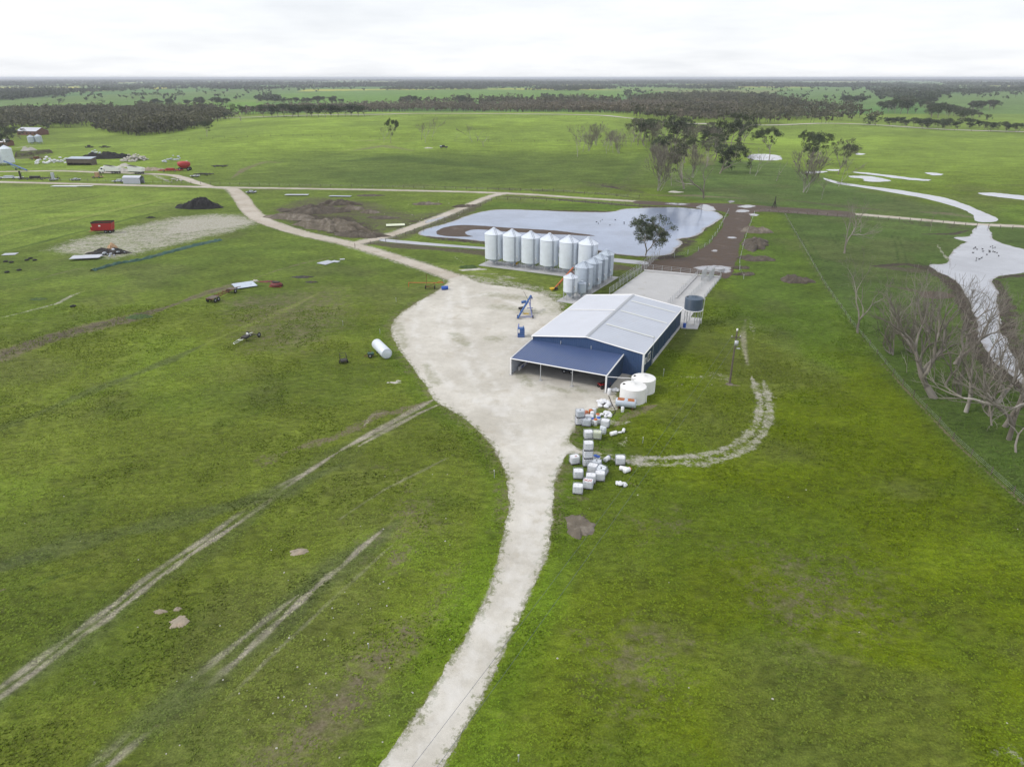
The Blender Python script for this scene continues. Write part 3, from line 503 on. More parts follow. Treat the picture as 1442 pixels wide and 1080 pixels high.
def gravel_mat(name, c1, c2, stain):
    m = NT(name); P = m.pos(); e = m.attr('edge'); sp = m.n('ShaderNodeSeparateColor'); m.l(e.outputs['Color'], sp.inputs[0])
    a = m.noise(P, .10, 6, .6); b = m.noise(P, .9, 7, .72, .5); c = m.noise(P, 9, 4, .7); f = m.noise(P, 40, 2, .6)
    g = m.mix(m.rng(a, .3, .7), c1, c2); g = m.scale(g, m.math('MULTIPLY', m.rng(b, .25, .75, .88, 1.10, False), m.math('MULTIPLY', m.rng(c, .25, .75, .90, 1.09, False), m.rng(f, .2, .8, .92, 1.07, False))))
    g = m.mix(m.math('MULTIPLY', m.rng(m.noise(P, .22, 7, .7, .6), .54, .70), .55), g, stain)
    mp = m.n('ShaderNodeMapping'); mp.inputs['Scale'].default_value = (1, .22, 1); mp.inputs['Rotation'].default_value[2] = R(20); m.l(P, mp.inputs[0])
    g = m.mix(m.math('MULTIPLY', m.rng(m.noise(mp.outputs[0], .7, 6, .7), .60, .75), .35), g, (.25, .235, .20))
    gr = m.math('SUBTRACT', m.noise(P, 1.4, 7, .75), m.math('MULTIPLY', sp.outputs[0], .50)); g = m.mix(m.math('MULTIPLY', m.rng(gr, .40, .54), .8), g, (.13, .145, .055))
    tr = m.math('MULTIPLY', sp.outputs[1], m.rng(m.noise(P, .35, 5, .65), .40, .62)); g = m.mix(m.math('MULTIPLY', tr, .55), g, (.63, .615, .59))
    g = m.mix(m.math('MULTIPLY', m.rng(m.math('ADD', sp.outputs[2], m.math('MULTIPLY', m.math('SUBTRACT', m.noise(P, .8, 7, .75), .5), 1.6)), .50, .95), .55), g, (.20, .205, .115))
    m.l(g, m.p.inputs['Base Color']); m.p.inputs['Roughness'].default_value = .93; m.p.inputs['Specular IOR Level'].default_value = .2
    m.bump(m.math('ADD', m.math('MULTIPLY', b, .12), m.math('MULTIPLY', c, .03)), 1.0, .6); return m.mat
GRAVEL = gravel_mat('pale limestone gravel', (.435, .410, .360), (.57, .545, .495), (.37, .33, .26))
DIRT = gravel_mat('pale dirt road', (.375, .330, .270), (.48, .44, .385), (.29, .24, .18))
def mud_mat():
    m = NT('wet mud'); P = m.pos(); a = m.noise(P, .5, 7, .7); b = m.noise(P, .12, 5, .6)
    g = m.mix(m.rng(a, .3, .72), (.044, .027, .017), (.080, .052, .034)); g = m.mix(m.math('MULTIPLY', m.rng(b, .55, .7), .5), g, (.15, .12, .10)); m.l(g, m.p.inputs['Base Color'])
    m.l(m.rng(a, .35, .65, .7, .95), m.p.inputs['Roughness']); m.bump(a, .15, .6); return m.mat
def water_mat(name, deep, rough=.06, shallow=True):
    m = NT(name); P = m.pos(); a = m.noise(P, .06, 5, .6); e = m.attr('edge'); sp = m.n('ShaderNodeSeparateColor'); m.l(e.outputs['Color'], sp.inputs[0])
    g = m.mix(m.rng(a, .35, .65), deep, tuple(min(1, c * 1.3) for c in deep)); sh = m.math('ADD', sp.outputs[0], m.math('MULTIPLY', m.math('SUBTRACT', m.noise(P, .5, 5, .7), .5), .9)); g = m.mix(m.rng(sh, .45 if shallow is True else .25, .0, 0, shallow if isinstance(shallow, float) else 1 if shallow else .15), g, (.15, .125, .10)); m.l(g, m.p.inputs['Base Color']); m.p.inputs['IOR'].default_value = 1.33
    m.p.inputs['Specular IOR Level'].default_value = .5; m.l(m.rng(m.noise(P, .03, 4), .4, .6, rough, rough * 2.2), m.p.inputs['Roughness'])
    m.bump(m.noise(P, 2.2, 3, .6), .05, .25); return m.mat
WATER3 = water_mat('pale creek water', (.26, .27, .30), .02, .7); WATER4 = water_mat('muddy puddle water', (.22, .225, .25), .03, .6); MUD = mud_mat(); WATER = water_mat('silty dam water', (.185, .225, .315), .02); WATER2 = water_mat('pale shallow water', (.29, .30, .34), .03, False)
P_ = ragged(YARD_W, .28, .40, True, 3)
sheet('gravel_yard', P_, .02, GRAVEL, .62)
ribbon('farm_road', MAINROAD, ROADW, .026, DIRT, .5)
ribbon('dirt_road', TOPROAD, TOPW, .022, DIRT, .4, 2)
ribbon('dirt_road', CONNROAD, [4.5, 4, 4, 3.6, 3.6, 3.6, 4], .03, DIRT, .5)
ribbon('dirt_road', EASTROAD, 4.2, .024, DIRT, .7, 2)
ribbon('dirt_road', DRIVE2, [3.5,3.5,3.5,4,4,4.5,5,3], .02, DIRT, .6, 2)
ribbon('dirt_road', FARTRACK, 9, .35, GRAVEL, 1.2, 6)
def psheet(name, px, z, m, amp, step, n=5, holes=(), cell=0):
    return sheet(name, ragged(poly_px(smooth(px, n)), step, amp, True, 5), z, m, cell, holes)
psheet('muddy_track', MUDRACE, .034, MUD, .9, .8, 5, (), 4)
SPIT_W = ragged(poly_px(smooth(SPIT, 5)), .8, .7, True, 8)
sheet('pond_water', ragged(poly_px(smooth(POND, 5)), .8, .8, True, 2), .044, WATER, 1.6, [SPIT_W])
sheet('mud_bank', SPIT_W, .05, MUD, 0)
psheet('water_channel', CHANNEL, .045, WATER2, .25, .7, 3)
psheet('creek_water', EASTPOND, .04, WATER3, .7, .5, 4, (), 1.5)
psheet('stream_water', STREAM, .04, WATER2, .8, 1.0, 4)
for q in PUDDLES: psheet('puddle', q, .048, WATER4 if gp(*q[0]).y < 290 else WATER2, 1.25, .35, 4, (), .9)
psheet('dry_pool_bed', DRYPOND, .03, MUD, .4, .6, 4)
# ================================================================== MATERIALS OF BUILT THINGS
M_ = {}
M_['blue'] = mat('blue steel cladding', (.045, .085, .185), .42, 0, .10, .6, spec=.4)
M_['blue_shade'] = mat('dark blue steel cladding', (.020, .045, .095), .45, 0, .12, .6)  # shade of the right-hand walls put into the blue; curtain panels share it
M_['zinc'] = mat('zincalume sheet', (.54, .56, .62), .45, .15, .05, .35, (.50, .50, .51), (.58, .75), .5)
M_['zinc2'] = mat('weathered and shade-toned zincalume', (.44, .47, .535), .48, .15, .06, .35, (.44, .44, .45), (.58, .75), .5)  # greyer copy of zinc; on the right roof slope it paints the shade
M_['white'] = mat('white painted steel', (.78, .78, .78), .5, 0, .05, 2)
M_['silo'] = mat('galvanised silo sheet', (.66, .71, .79), .42, .08, .07, .8, (.52, .55, .58), (.58, .72), 1.0)
M_['silo2'] = mat('dull galvanised sheet', (.46, .52, .60), .45, .12, .09, .8, (.34, .37, .42), (.56, .70), 1.0)
M_['galv'] = mat('galvanised tube', (.50, .52, .54), .45, .5, .1, 2)
M_['concrete'] = mat('pale concrete', (.41, .41, .415), .9, 0, .08, .25, (.33, .32, .29), (.56, .72), .35, .01)
M_['poly'] = mat('white poly tank', (.74, .74, .73), .5, 0, .05, .8, (.62, .61, .57), (.6, .75), .9)
M_['polyblue'] = mat('slate blue poly tank', (.055, .085, .13), .45, 0, .08, 1.5)
M_['tote'] = mat('cloudy white plastic', (.84, .85, .88), .4, 0, .06, 2.5, (.58, .60, .62), (.55, .7), 2)
M_['toteg'] = mat('yellowed plastic', (.62, .66, .48), .4, 0, .06, 2.5)
M_['totegrey'] = mat('greyed plastic', (.60, .64, .69), .45, 0, .08, 2.5)
M_['pallet'] = mat('dark pallet', (.09, .08, .075), .8, 0, .2, 3)
M_['tyre'] = mat('black rubber', (.018, .018, .018), .85, 0, .2, 4)
M_['black'] = mat('dark iron', (.030, .029, .028), .7, 0, .25, 3, (.07, .045, .03), (.5, .65), 2)  # near black with brown patches
M_['rust'] = mat('rusty steel', (.16, .065, .028), .85, 0, .3, 3, (.07, .035, .02), (.45, .62), 2)
M_['rustpatch'] = mat('silver paint with rust patches', (.50, .52, .53), .5, .1, .06, 1.5, (.28, .10, .035), (.50, .56), .75)
M_['red'] = mat('red machine paint', (.36, .018, .018), .45, 0, .12, 1.5, (.16, .03, .02), (.58, .7), 1.2)
M_['maroon'] = mat('dull maroon paint', (.14, .018, .018), .6, 0, .2, 1.5, (.07, .025, .02), (.5, .65), 1.2)
M_['mblue'] = mat('blue machine paint', (.035, .105, .30), .45, 0, .12, 2, (.05, .12, .22), (.55, .7), 1.5)
M_['violet'] = mat('faded blue paint', (.16, .19, .40), .5, 0, .12, 2)
M_['orange'] = mat('orange machine paint', (.50, .13, .035), .5, 0, .15, 2, (.28, .09, .03), (.52, .68), 1.5)
M_['yellow'] = mat('yellow paint', (.65, .42, .02), .5, 0, .1, 2)
M_['tan'] = mat('tan machine paint', (.42, .27, .15), .6, 0, .2, 2, (.2, .12, .06), (.5, .65), 1.5)
M_['wood'] = mat('grey weathered timber', (.13, .105, .085), .85, 0, .2, 3, (.07, .06, .05), (.5, .65), 2)
M_['glass'] = mat('window glass', (.03, .04, .05), .08, 0, .05, 1)
M_['drumblue'] = mat('blue plastic', (.02, .09, .42), .4, 0, .1, 2)
M_['drumwhite'] = mat('white plastic', (.76, .77, .80), .4, 0, .05, 3)
M_['cloth'] = mat('white woven bag', (.70, .71, .74), .7, 0, .08, 3, (.45, .47, .55), (.55, .68), 3, .03)
M_['brick'] = mat('red brown brick', (.17, .085, .06), .85, 0, .15, 1)
M_['tarp'] = mat('green shade cloth', (.030, .085, .062), .7, 0, .2, 1.2, (.03, .07, .05), (.48, .62), .8, .05)
M_['coal'] = mat('black compost', (.010, .010, .011), .95, 0, .35, 1.5, (.024, .022, .022), (.5, .65), 1.2, .06)
M_['earth'] = mat('brown spoil', (.125, .105, .080), .95, 0, .28, .6, (.20, .175, .145), (.50, .66), .55, .08)
M_['earthd'] = mat('dark spoil', (.080, .066, .050), .95, 0, .3, .7, (.14, .12, .10), (.56, .70), .7, .08)
M_['stone'] = mat('pale limestone', (.44, .42, .38), .9, 0, .15, 2)
M_['sand'] = mat('sandy spoil', (.30, .255, .195), .95, 0, .15, .8, (.34, .27, .2), (.5, .65), .8, .04)
M_['weed'] = mat('weedy grass', (.045, .085, .018), .9, 0, .3, 2, (.09, .12, .03), (.5, .65), 2, .1)
# ------------------------------------------------------------------ ribbed sheet helper
def ribbed(mb, p0, ux, uy, wd, pitch=.35, depth=.035, clip=None, mi=0, nrm=None, thick=.0):
    """trapezoid ribbed sheet: p0 corner, ux direction across ribs, uy vector along ribs (full length); clip(s)->length factor"""
    p0 = Vector(p0); ux = Vector(ux).normalized(); uy = Vector(uy); n = nrm or ux.cross(uy).normalized(); k = max(1, int(round(wd / pitch))); ph = wd / k
    xs = []
    for i in range(k): xs += [(i * ph, 0), (i * ph + ph * .62, 0), (i * ph + ph * .72, depth), (i * ph + ph * .90, depth)]
    xs.append((wd, 0)); v = []; f = []
    for s, d in xs:
        a, b = clip(s / wd) if clip else (0, 1)
        q = p0 + ux * s + n * d; v += [tuple(q + uy * a), tuple(q + uy * b)]
    for i in range(len(xs) - 1): f.append((2 * i, 2 * i + 2, 2 * i + 3, 2 * i + 1))
    mb.add(v, f, mi); return mb
# ================================================================== THE MACHINERY SHED
SX, SY, SR = -.145, 102.742, -.449
WA, DA, HL, HU = 16.08, 8.26, 2.84, 3.30
X0, WS, LS, HE, HR = .105, 19.21, 26.4, 3.99, 5.28
def SW(x, y, z=0): v = RZ(SR) @ Vector((x, y, z)); return Vector((v.x + SX, v.y + SY, v.z))
def shed():
    t = thing('machinery_shed', 'long blue farm shed with silver gable roof and a blue lean-to at its front', 'shed', (SX, SY, 0), SR)
    X1 = X0 + WS; Y0 = DA; Y1 = DA + LS; XM = X0 + WS / 2
    gab = lambda s: (0, (HE + (HR - HE) * (1 - abs(2 * s - 1))) / HR)
    ribbed(MB(), (X0, Y0, 0), (1, 0, 0), (0, 0, HR - .06), WS, .38, .035, gab, nrm=Vector((0, -1, 0))).build('front_wall', M_['blue'], t)
    ribbed(MB(), (X0, Y1, 0), (1, 0, 0), (0, 0, HR - .06), WS, .38, .035, gab, nrm=Vector((0, 1, 0))).build('rear_wall', M_['blue'], t)
    ribbed(MB(), (X0, Y0, 0), (0, 1, 0), (0, 0, HE - .05), LS, .38, .035, nrm=Vector((-1, 0, 0))).build('side_wall', M_['blue'], t)
    # right hand wall: cladding over a concrete upstand, then curtain panels between posts
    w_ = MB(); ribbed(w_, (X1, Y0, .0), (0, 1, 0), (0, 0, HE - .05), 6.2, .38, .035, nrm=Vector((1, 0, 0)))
    w_.build('side_wall', M_['blue_shade'], t)  # darker copy of the blue cladding, painting the side away from the sun
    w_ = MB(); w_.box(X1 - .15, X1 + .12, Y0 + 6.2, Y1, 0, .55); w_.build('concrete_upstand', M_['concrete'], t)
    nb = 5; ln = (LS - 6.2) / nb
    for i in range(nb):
        a = Y0 + 6.2 + i * ln; q = MB(); ribbed(q, (X1 - .02, a + .12, .55), (0, 1, 0), (0, 0, HE - .6), ln - .24, .9, .05, nrm=Vector((1, 0, 0))); q.build('curtain_panel', M_['blue_shade'], t)
        MB().box(X1 - .10, X1 + .06, a - .10, a + .12, .55, HE - .06).build('wall_post', M_['blue'], t)
    for y in (Y0 + 1.5, Y0 + 3.7):
        wf = MB(); z0, z1, hw = (1.5, 2.9, .75) if y > Y0 + 2 else (1.7, 2.7, .4)
        for a, b, c, d in ((y - hw, y + hw, z0, z0 + .09), (y - hw, y + hw, z1 - .09, z1), (y - hw, y - hw + .09, z0 + .09, z1 - .09), (y + hw - .09, y + hw, z0 + .09, z1 - .09), (y - .03, y + .03, z0 + .09, z1 - .09)): wf.box(X1 + .02, X1 + .10, a, b, c, d)
        f = wf.build('window', M_['white'], t); MB().box(X1 + .045, X1 + .075, y - hw + .05, y + hw - .05, z0 + .05, z1 - .05).build('pane', M_['glass'], f)
    MB().tube([(X1 + .14, Y0 + 5.6, 0), (X1 + .14, Y0 + 5.6, 5.2)], .05, 6).build('vent_pipe', M_['galv'], t)
    # roof slopes
    ov = .12; sl = math.hypot(WS / 2, HR - HE)
    for s in (-1, 1):
        q = MB(); e = Vector((XM + s * (WS / 2 + ov), Y0 - ov, HE - .02)); r = Vector((XM, Y0 - ov, HR))
        ribbed(q, e, (0, 1, 0), r - e, LS + 2 * ov, .76, .018, nrm=Vector((0, 0, 1)))
        ro = q.build('roof_slope', M_['zinc'] if s < 0 else M_['zinc2'], t)  # right slope greyer than left: the sun's shading put into the sheet colour
        for k, yy in enumerate((Y0 + 7.6, Y0 + 15.8, Y0 + 22.5) if s > 0 else (Y0 + 15.5,)):
            L0 = .92 if s > 0 else 1.0; up = Vector((0, 0, .045)); a = e + (r - e) * .04; b = e + (r - e) * L0
            v = [Vector((a.x, yy, a.z)) + up, Vector((a.x, yy + .45, a.z)) + up, Vector((b.x, yy + .45, b.z)) + up, Vector((b.x, yy, b.z)) + up]
            MB().add(v, [(0, 1, 2, 3)]).add([p + Vector((0, 0, .02)) for p in v], [(3, 2, 1, 0)]).build('skylight_strip', M_['lightstrip'] if s > 0 else M_['white'], ro)
        MB().box(min(e.x, e.x + s * .14), max(e.x, e.x + s * .14), Y0 - .1, Y1 + .1, HE - .18, HE - .03).build('gutter', M_['white'], t)
    c = MB(); v = []
    for yy in (Y0 - ov, Y1 + ov): v += [(XM - .3, yy, HR + .02), (XM, yy, HR + .09), (XM + .3, yy, HR + .02)]
    c.add(v, [(0, 1, 4, 3), (1, 2, 5, 4)]).build('ridge_cap', M_['ridge'], t)
    for yy in (Y0 - ov - .04, Y1 + ov + .04):
        fb = MB()
        for s in (-1, 1):
            e = (XM + s * (WS / 2 + ov), yy, HE - .02); fb.tube([e, (XM, yy, HR + .02)], .11, 4, sm=False)
        fb.build('barge_board', M_['white'], t)
    MB().box(X1 - .02, X1 + .26, Y0 - .22, Y0 + .10, 0, HE - .1).build('downpipe', M_['white'], t)
    MB().box(X0 - .16, X0 + .06, Y0 - .14, Y0 + .08, HU + .05, HE - .1).build('corner_trim', M_['white'], t)
    # lean-to
    q = MB(); ribbed(q, (-.05, -.08, HL), (1, 0, 0), (0, DA + .02, HU - HL), WA + .1, .38, .03, nrm=Vector((0, 0, 1))); aw = q.build('awning_roof', M_['awn'], t)
    bt = MB(); bt.tube([(-.05, -.12, HL - .02), (WA + .05, -.12, HL - .02)], .09, 4, sm=False); bt.build('awning_gutter', M_['white'], aw)
    for x in (-.06, WA + .06): MB().tube([(x, -.10, HL + .04), (x, DA - .05, HU + .04)], .12, 4, sm=False).build('awning_barge', M_['white'], aw)
    q = MB(); ribbed(q, (WA, .15, 0), (0, 1, 0), (0, 0, HL - .03), DA - .2, .38, .035, lambda s: (0, 1 + s * (HU - HL) / HL), nrm=Vector((1, 0, 0))); q.build('awning_side_wall', M_['blue_shade'], t)  # same darkened blue, shade put into the outer side's colour
    q = MB(); ribbed(q, (0, .15, 0), (0, 1, 0), (0, 0, HL - .03), DA - .2, .38, .035, lambda s: (0, 1 + s * (HU - HL) / HL), nrm=Vector((-1, 0, 0))); q.build('awning_side_wall', M_['zinc2'], t)
    for x, r_ in ((.02, .10), (5.25, .055), (10.6, .055), (WA, .11)):
        pm = MB(); pm.box(x - r_, x + r_, -.12 - r_, -.12 + r_, 0, HL - .05); p = pm.build('awning_post', M_['white'] if r_ > .08 else M_['galv'], t)
        MB().box(x - .28, x + .28, -.40, .16, 0.0, .07).build('footing', M_['concrete'], p)
    for x in (5.25, 10.6): MB().box(x - .05, x + .05, Y0 - .12, Y0 - .03, HU + .05, HU + .62).build('bracket', M_['galv'], t)
    return t
M_['lightstrip'] = mat('fibreglass skylight', (.62, .64, .62), .5, 0, .05, 1)
M_['ridge'] = mat('grey ridge flashing', (.36, .38, .41), .5, .2, .08, 1)
M_['awn'] = mat('blue roofing', (.060, .095, .205), .42, 0, .06, .8)
shed()
# ------------------------------------------------------------------ small builders
def wheel(parent, x, y, z, r, w, axis='x', n=14):
    A = Matrix.Rotation(math.pi / 2, 4, 'Y') if axis == 'x' else Matrix.Rotation(math.pi / 2, 4, 'X')
    a = MB(); a.torus(r - w * .42, w * .45, n, 7, M=TM(x, y, z) @ A); o = a.build('wheel', M_['tyre'], parent)
    b = MB(); b.lathe([(.01, -w * .12), (r - w * .75, -w * .12), (r - w * .72, w * .12), (.01, w * .12)], 10, M=TM(x, y, z) @ A); b.build('rim', M_['galv'], o); return o
def slab(name, label, pts_world, h, cat='concrete pad', m='concrete'):
    P = [Vector((p[0], p[1], 0)) for p in pts_world]; c = sum(P, Vector()) / len(P); n = len(P)
    t = MB(); v = [tuple(p - c + Vector((0, 0, -.05))) for p in P] + [tuple(p - c + Vector((0, 0, h))) for p in P]
    t.add(v, [tuple(range(n, 2 * n))] + [(i, (i + 1) % n, (i + 1) % n + n, i + n) for i in range(n)])
    o = t.build(name, M_[m]); o.location = c; return tag(o, label, cat)
def silo(label, loc, r, zb, ze, za, group, m='silo', legs=8, n=32, ladder=True, cat='grain silo'):
    t = thing('grain_silo', label, cat, loc, 0.0, group)
    b = MB(); pr = []; k = int((ze - zb) / .28)
    for i in range(k + 1):
        z = zb + (ze - zb) * i / k; pr += [(r, z)] + ([(r + .022, z + .10), (r + .022, z + .18)] if i < k else [])
    b.lathe(pr, n, sm=False); b.build('body', M_[m], t)
    c = MB(); c.lathe([(r + .08, ze - .03), (r + .06, ze + .04), (.35, za - .18), (.34, za), (.02, za + .05)], n, sm=False); rf = c.build('roof_cone', M_[m], t)
    rb = MB()
    for i in range(16):
        a = i * math.pi / 8; rb.tube([(math.cos(a) * (r + .05), math.sin(a) * (r + .05), ze + .06), (math.cos(a) * .36, math.sin(a) * .36, za - .14)], .025, 4, caps=False)
    rb.build('roof_rib', M_[m], rf)
    h = MB(); h.lathe([(r - .01, zb), (r - .03, zb - .02), (.22, zb * .36), (.2, zb * .28), (.02, zb * .28)], n, sm=True); h.build('hopper', M_['silo2'], t)
    for i in range(legs):
        a = i * 2 * math.pi / legs + .2; x, y = math.cos(a) * (r - .04), math.sin(a) * (r - .04)
        MB().tube([(x, y, 0), (x, y, zb + .25)], .055, 4, sm=False).build('leg', M_['galv'], t)
    br = MB()
    for i in range(legs):
        a = i * 2 * math.pi / legs + .2; a2 = a + 2 * math.pi / legs; q = r - .04
        br.tube([(math.cos(a) * q, math.sin(a) * q, .15), (math.cos(a2) * q, math.sin(a2) * q, zb * .55)], .022, 3, caps=False, sm=False)
    br.build('brace', M_['galv'], t)
    if ladder:
        ld = MB(); a = -1.25; x, y = math.cos(a) * (r + .14), math.sin(a) * (r + .14); dx, dy = -math.sin(a) * .17, math.cos(a) * .17
        for s in (-1, 1): ld.tube([(x + s * dx, y + s * dy, .6), (x + s * dx, y + s * dy, ze + .1), (math.cos(a) * .5 + s * dx, math.sin(a) * .5 + s * dy, za - .1)], .03, 4, caps=False)
        z = .8
        while z < ze: ld.tube([(x - dx, y - dy, z), (x + dx, y + dy, z)], .03, 3, caps=False); z += .3
        ld.build('ladder', M_['ladder'], t)
        MB().lathe([(.02, zb + .9), (.28, zb + .9), (.28, zb + 1.5), (.02, zb + 1.5)], 8, M=TM(0, 0, 0) @ TM(math.cos(-1.0) * r, math.sin(-1.0) * r, 0) @ Matrix.Scale(.4, 4, (1, 0, 0))).build('inspection_hatch', M_['white'], t)
    return t
M_['ladder'] = mat('dark ladder steel', (.10, .12, .17), .5, .3, .1, 2); M_['rustb'] = mat('bright rust', (.34, .12, .045), .85, 0, .25, 4, (.45, .42, .38), (.60, .68), 3)
ord6 = ['first', 'second', 'third', 'fourth', 'fifth', 'sixth']
SROW = [gp(*p) for p in ((696, 372.5), (721, 375.3), (747, 378.4), (773, 382), (800, 385.6), (826.5, 389))]
for i, p in enumerate(SROW):
    lab = ['tall white silo at the left end of the row by the dam', 'tall white silo second from the left, yellow hopper between its legs', 'tall white silo third from the left in the long row', 'tall white silo fourth from the left in the long row', 'tall white silo fifth in the row, orange auger leaning towards it', 'tall white silo at the right end of the row, behind the greyer silos'][i]
    silo(lab, p, 2.31, 1.75, 7.95, 9.45, 'tall silos in a row beside the dam', 'silo')
d = (SROW[-1] - SROW[0]).normalized(); n_ = Vector((-d.y, d.x, 0))
slab('silo_pad', 'long concrete pad under the row of six tall white silos', [SROW[0] - d * 3 - n_ * 2.9, SROW[-1] + d * 3 - n_ * 2.9, SROW[-1] + d * 3 + n_ * 2.9, SROW[0] - d * 3 + n_ * 2.9], .15)
for px, r, zb, ze, za, lab in (((821, 412.5), 1.98, 1.2, 6.0, 7.2, 'big grey silo nearest the shed in the second row, standing tallest in front'),
                              ((834.5, 405.5), 1.85, 1.2, 6.0, 7.1, 'grey silo second from the shed roof in the second row'),
                              ((843.5, 399.5), 1.80, 1.2, 6.0, 7.1, 'grey silo third from the shed in the second row'),
                              ((852, 393), 1.80, 1.2, 6.0, 7.1, 'grey silo at the far end of the second row, beside the cattle yard fence')):
    silo(lab, gp(*px), r, zb, ze, za, 'greyer silos in a second row', 'silo2', 8, 28)
silo('squat pale silo on long legs at the near end of the second row', gp(802.5, 421.5), 1.52, 1.85, 4.9, 5.75, 'greyer silos in a second row', 'silo', 8, 26)
silo('smallest silo, half hidden between the squat one and the big grey one', gp(818.5, 419.5), .92, 1.3, 3.3, 3.75, 'greyer silos in a second row', 'silo2', 6, 20, False)
a0, a1 = gp(800, 425), gp(856, 392); d = (a1 - a0).normalized(); n_ = Vector((-d.y, d.x, 0))
slab('silo_pad', 'narrow concrete pad under the second row of greyer silos', [a0 - d * 1 - n_ * 2.0, a1 + d * 2 - n_ * 2.0, a1 + d * 2 + n_ * 2.3, a0 - d * 1 + n_ * 2.3], .12)
# silos in the distant farmyard
silo('big white silo cut by the left edge of the photo', gp(-2, 233), 3.2, 1.2, 8.4, 10.2, 'white silos at the far left yard', 'silo', 8, 24, False)
silo('big white silo just inside the left edge, blue auger at its foot', gp(13, 232.5), 3.1, 1.2, 8.4, 10.2, 'white silos at the far left yard', 'silo', 8, 24, False)
silo('small distant silo, the left one of a pair by dark trees', gp(45.5, 203.5), 2.2, 1.4, 5.0, 6.4, 'pair of small silos in the distance', 'silo2', 6, 20, False)
silo('small distant silo, the right one of a pair in the open field', gp(56, 203), 2.3, 1.4, 5.2, 6.7, 'pair of small silos in the distance', 'silo2', 6, 20, False)
# ------------------------------------------------------------------ water tanks
def poly_tank(label, loc, r, h, m='poly', cat='water tank', stand=0):
    t = thing('water_tank', label, cat, loc, .3)
    b = MB(); pr = []; k = int(h / .18)
    for i in range(k + 1):
        z = stand + h * i / k; pr += [(r, z), (r - .035, z + .06)] if i < k else [(r, z)]
    b.lathe(pr + [(r - .05, stand + h + .06)], 40, sm=False); b.build('wall', M_[m], t)
    c = MB(); c.lathe([(r - .05, stand + h + .06), (r * .55, stand + h + .26), (.3, stand + h + .38), (.28, stand + h + .46), (.02, stand + h + .47)], 40, sm=True, rib=-.0); tp = c.build('domed_top', M_[m], t)
    rb = MB()
    for i in range(12):
        a = i * math.pi / 6; rb.tube([(math.cos(a) * (r - .1), math.sin(a) * (r - .1), stand + h + .07), (math.cos(a) * .32, math.sin(a) * .32, stand + h + .39)], .035, 4, caps=False)
    rb.build('top_rib', M_[m], tp)
    MB().lathe([(.02, stand + h + .12), (.2, stand + h + .14), (.2, stand + h + .24), (.02, stand + h + .25)], 12, M=TM(r * .72 * math.cos(2.6), r * .72 * math.sin(2.6), .02)).build('inlet_strainer', M_['black'], t)
    return t
t1 = poly_tank('white ribbed water tank in front, rusty fuel tank lying against it', (18.0, 93.1, 0), 1.95, 2.25)
MB().tube([(1.5, -1.45, 0), (1.5, -1.45, 2.15), (1.2, -1.3, 2.25)], .06, 6).build('overflow_pipe', M_['white'], t1)
t2 = poly_tank('white water tank behind the other, touching the shed corner', (20.1, 96.5, 0), 1.85, 2.1)
p = SW(WA, 0, 2.62); q = MB(); a = Vector((19.0, 95.8, 2.25)); q.tube([p, a], .055, 6)
tag(q.build('fill_pipe', M_['white']), 'white pipe spanning from the lean-to corner to the rear white tank', 'pipe')
ep = gp(973.8, 456.5)
t3 = poly_tank('slate blue tank raised on a steel stand at the rear shed corner', (ep.x, ep.y, .12), 1.74, 2.15, 'polyblue', stand=3.0)
s_ = MB(); s_.lathe([(.02, 2.88), (1.9, 2.88), (1.9, 3.0), (.02, 3.0)], 24); s_.build('platform', M_['white'], t3)
for i in range(6):
    a = i * math.pi / 3 + .3; MB().tube([(math.cos(a) * 1.5, math.sin(a) * 1.5, 0), (math.cos(a) * 1.5, math.sin(a) * 1.5, 2.9)], .06, 6).build('leg', M_['galv'], t3)
s_ = MB()
for i in range(6):
    a = i * math.pi / 3 + .3; b = a + math.pi / 3; s_.tube([(math.cos(a) * 1.5, math.sin(a) * 1.5, .3), (math.cos(b) * 1.5, math.sin(b) * 1.5, 2.6)], .03, 4)
s_.build('brace', M_['galv'], t3); MB().tube([(1.5, -.9, .1), (1.75, -.9, 5.2)], .06, 6).build('fill_pipe', M_['white'], t3)
slab('tank_pad', 'concrete pad under the raised blue tank', [gp(961, 446), gp(988, 449), gp(982, 464), gp(959, 463)], .12)
# ------------------------------------------------------------------ concrete cattle yard behind the shed, with rails
YB = [gp(907, 382.6), gp(1014, 392.3), gp(1001, 408), gp(986, 428), SW(X0 + WS + .6, DA + LS + .1), SW(X0 - .2, DA + LS + .1)]
slab('cattle_yard_floor', 'wide pale concrete holding yard floor behind the shed', YB, .14, 'concrete floor')
slab('cattle_yard_kerb', 'long pale kerb wall at the far edge of the concrete yard', [gp(907, 381.5), gp(1014, 391.0), gp(1014, 392.6), gp(907, 383.2)], .38, 'kerb')
slab('yard_divider_kerb', 'straight kerb dividing the concrete yard from the race', [gp(980, 390.2), gp(981.8, 390.5), gp(953, 421.5), gp(951, 421)], .36, 'kerb')
def fence(name, label, pts, h=1.5, gap=2.2, rails=5, rr=.035, pr=.055, m='galv', cat='fence', pm=None, lean=0):
    P = [Vector(p) for p in pts]; o = P[0]; t = thing(name, label, cat, o)
    for a, b in zip(P[:-1], P[1:]):
        n = max(1, int(round((b - a).length / gap)))
        for i in range(n + (b is P[-1])):
            q = a + (b - a) * i / n - o; l = Vector((random.uniform(-1, 1), random.uniform(-1, 1), 0)) * lean
            MB().tube([q - Vector((0, 0, .1)), q + Vector((0, 0, h)) + l], pr, 5).build('post', M_[pm or m], t)
    r_ = MB()
    for a, b in zip(P[:-1], P[1:]):
        for k in range(rails):
            z = Vector((0, 0, h * (.2 + .75 * k / max(1, rails - 1)))); r_.tube([a - o + z, b - o + z], rr, 4, caps=False)
    r_.build('rail', M_[m], t); return t
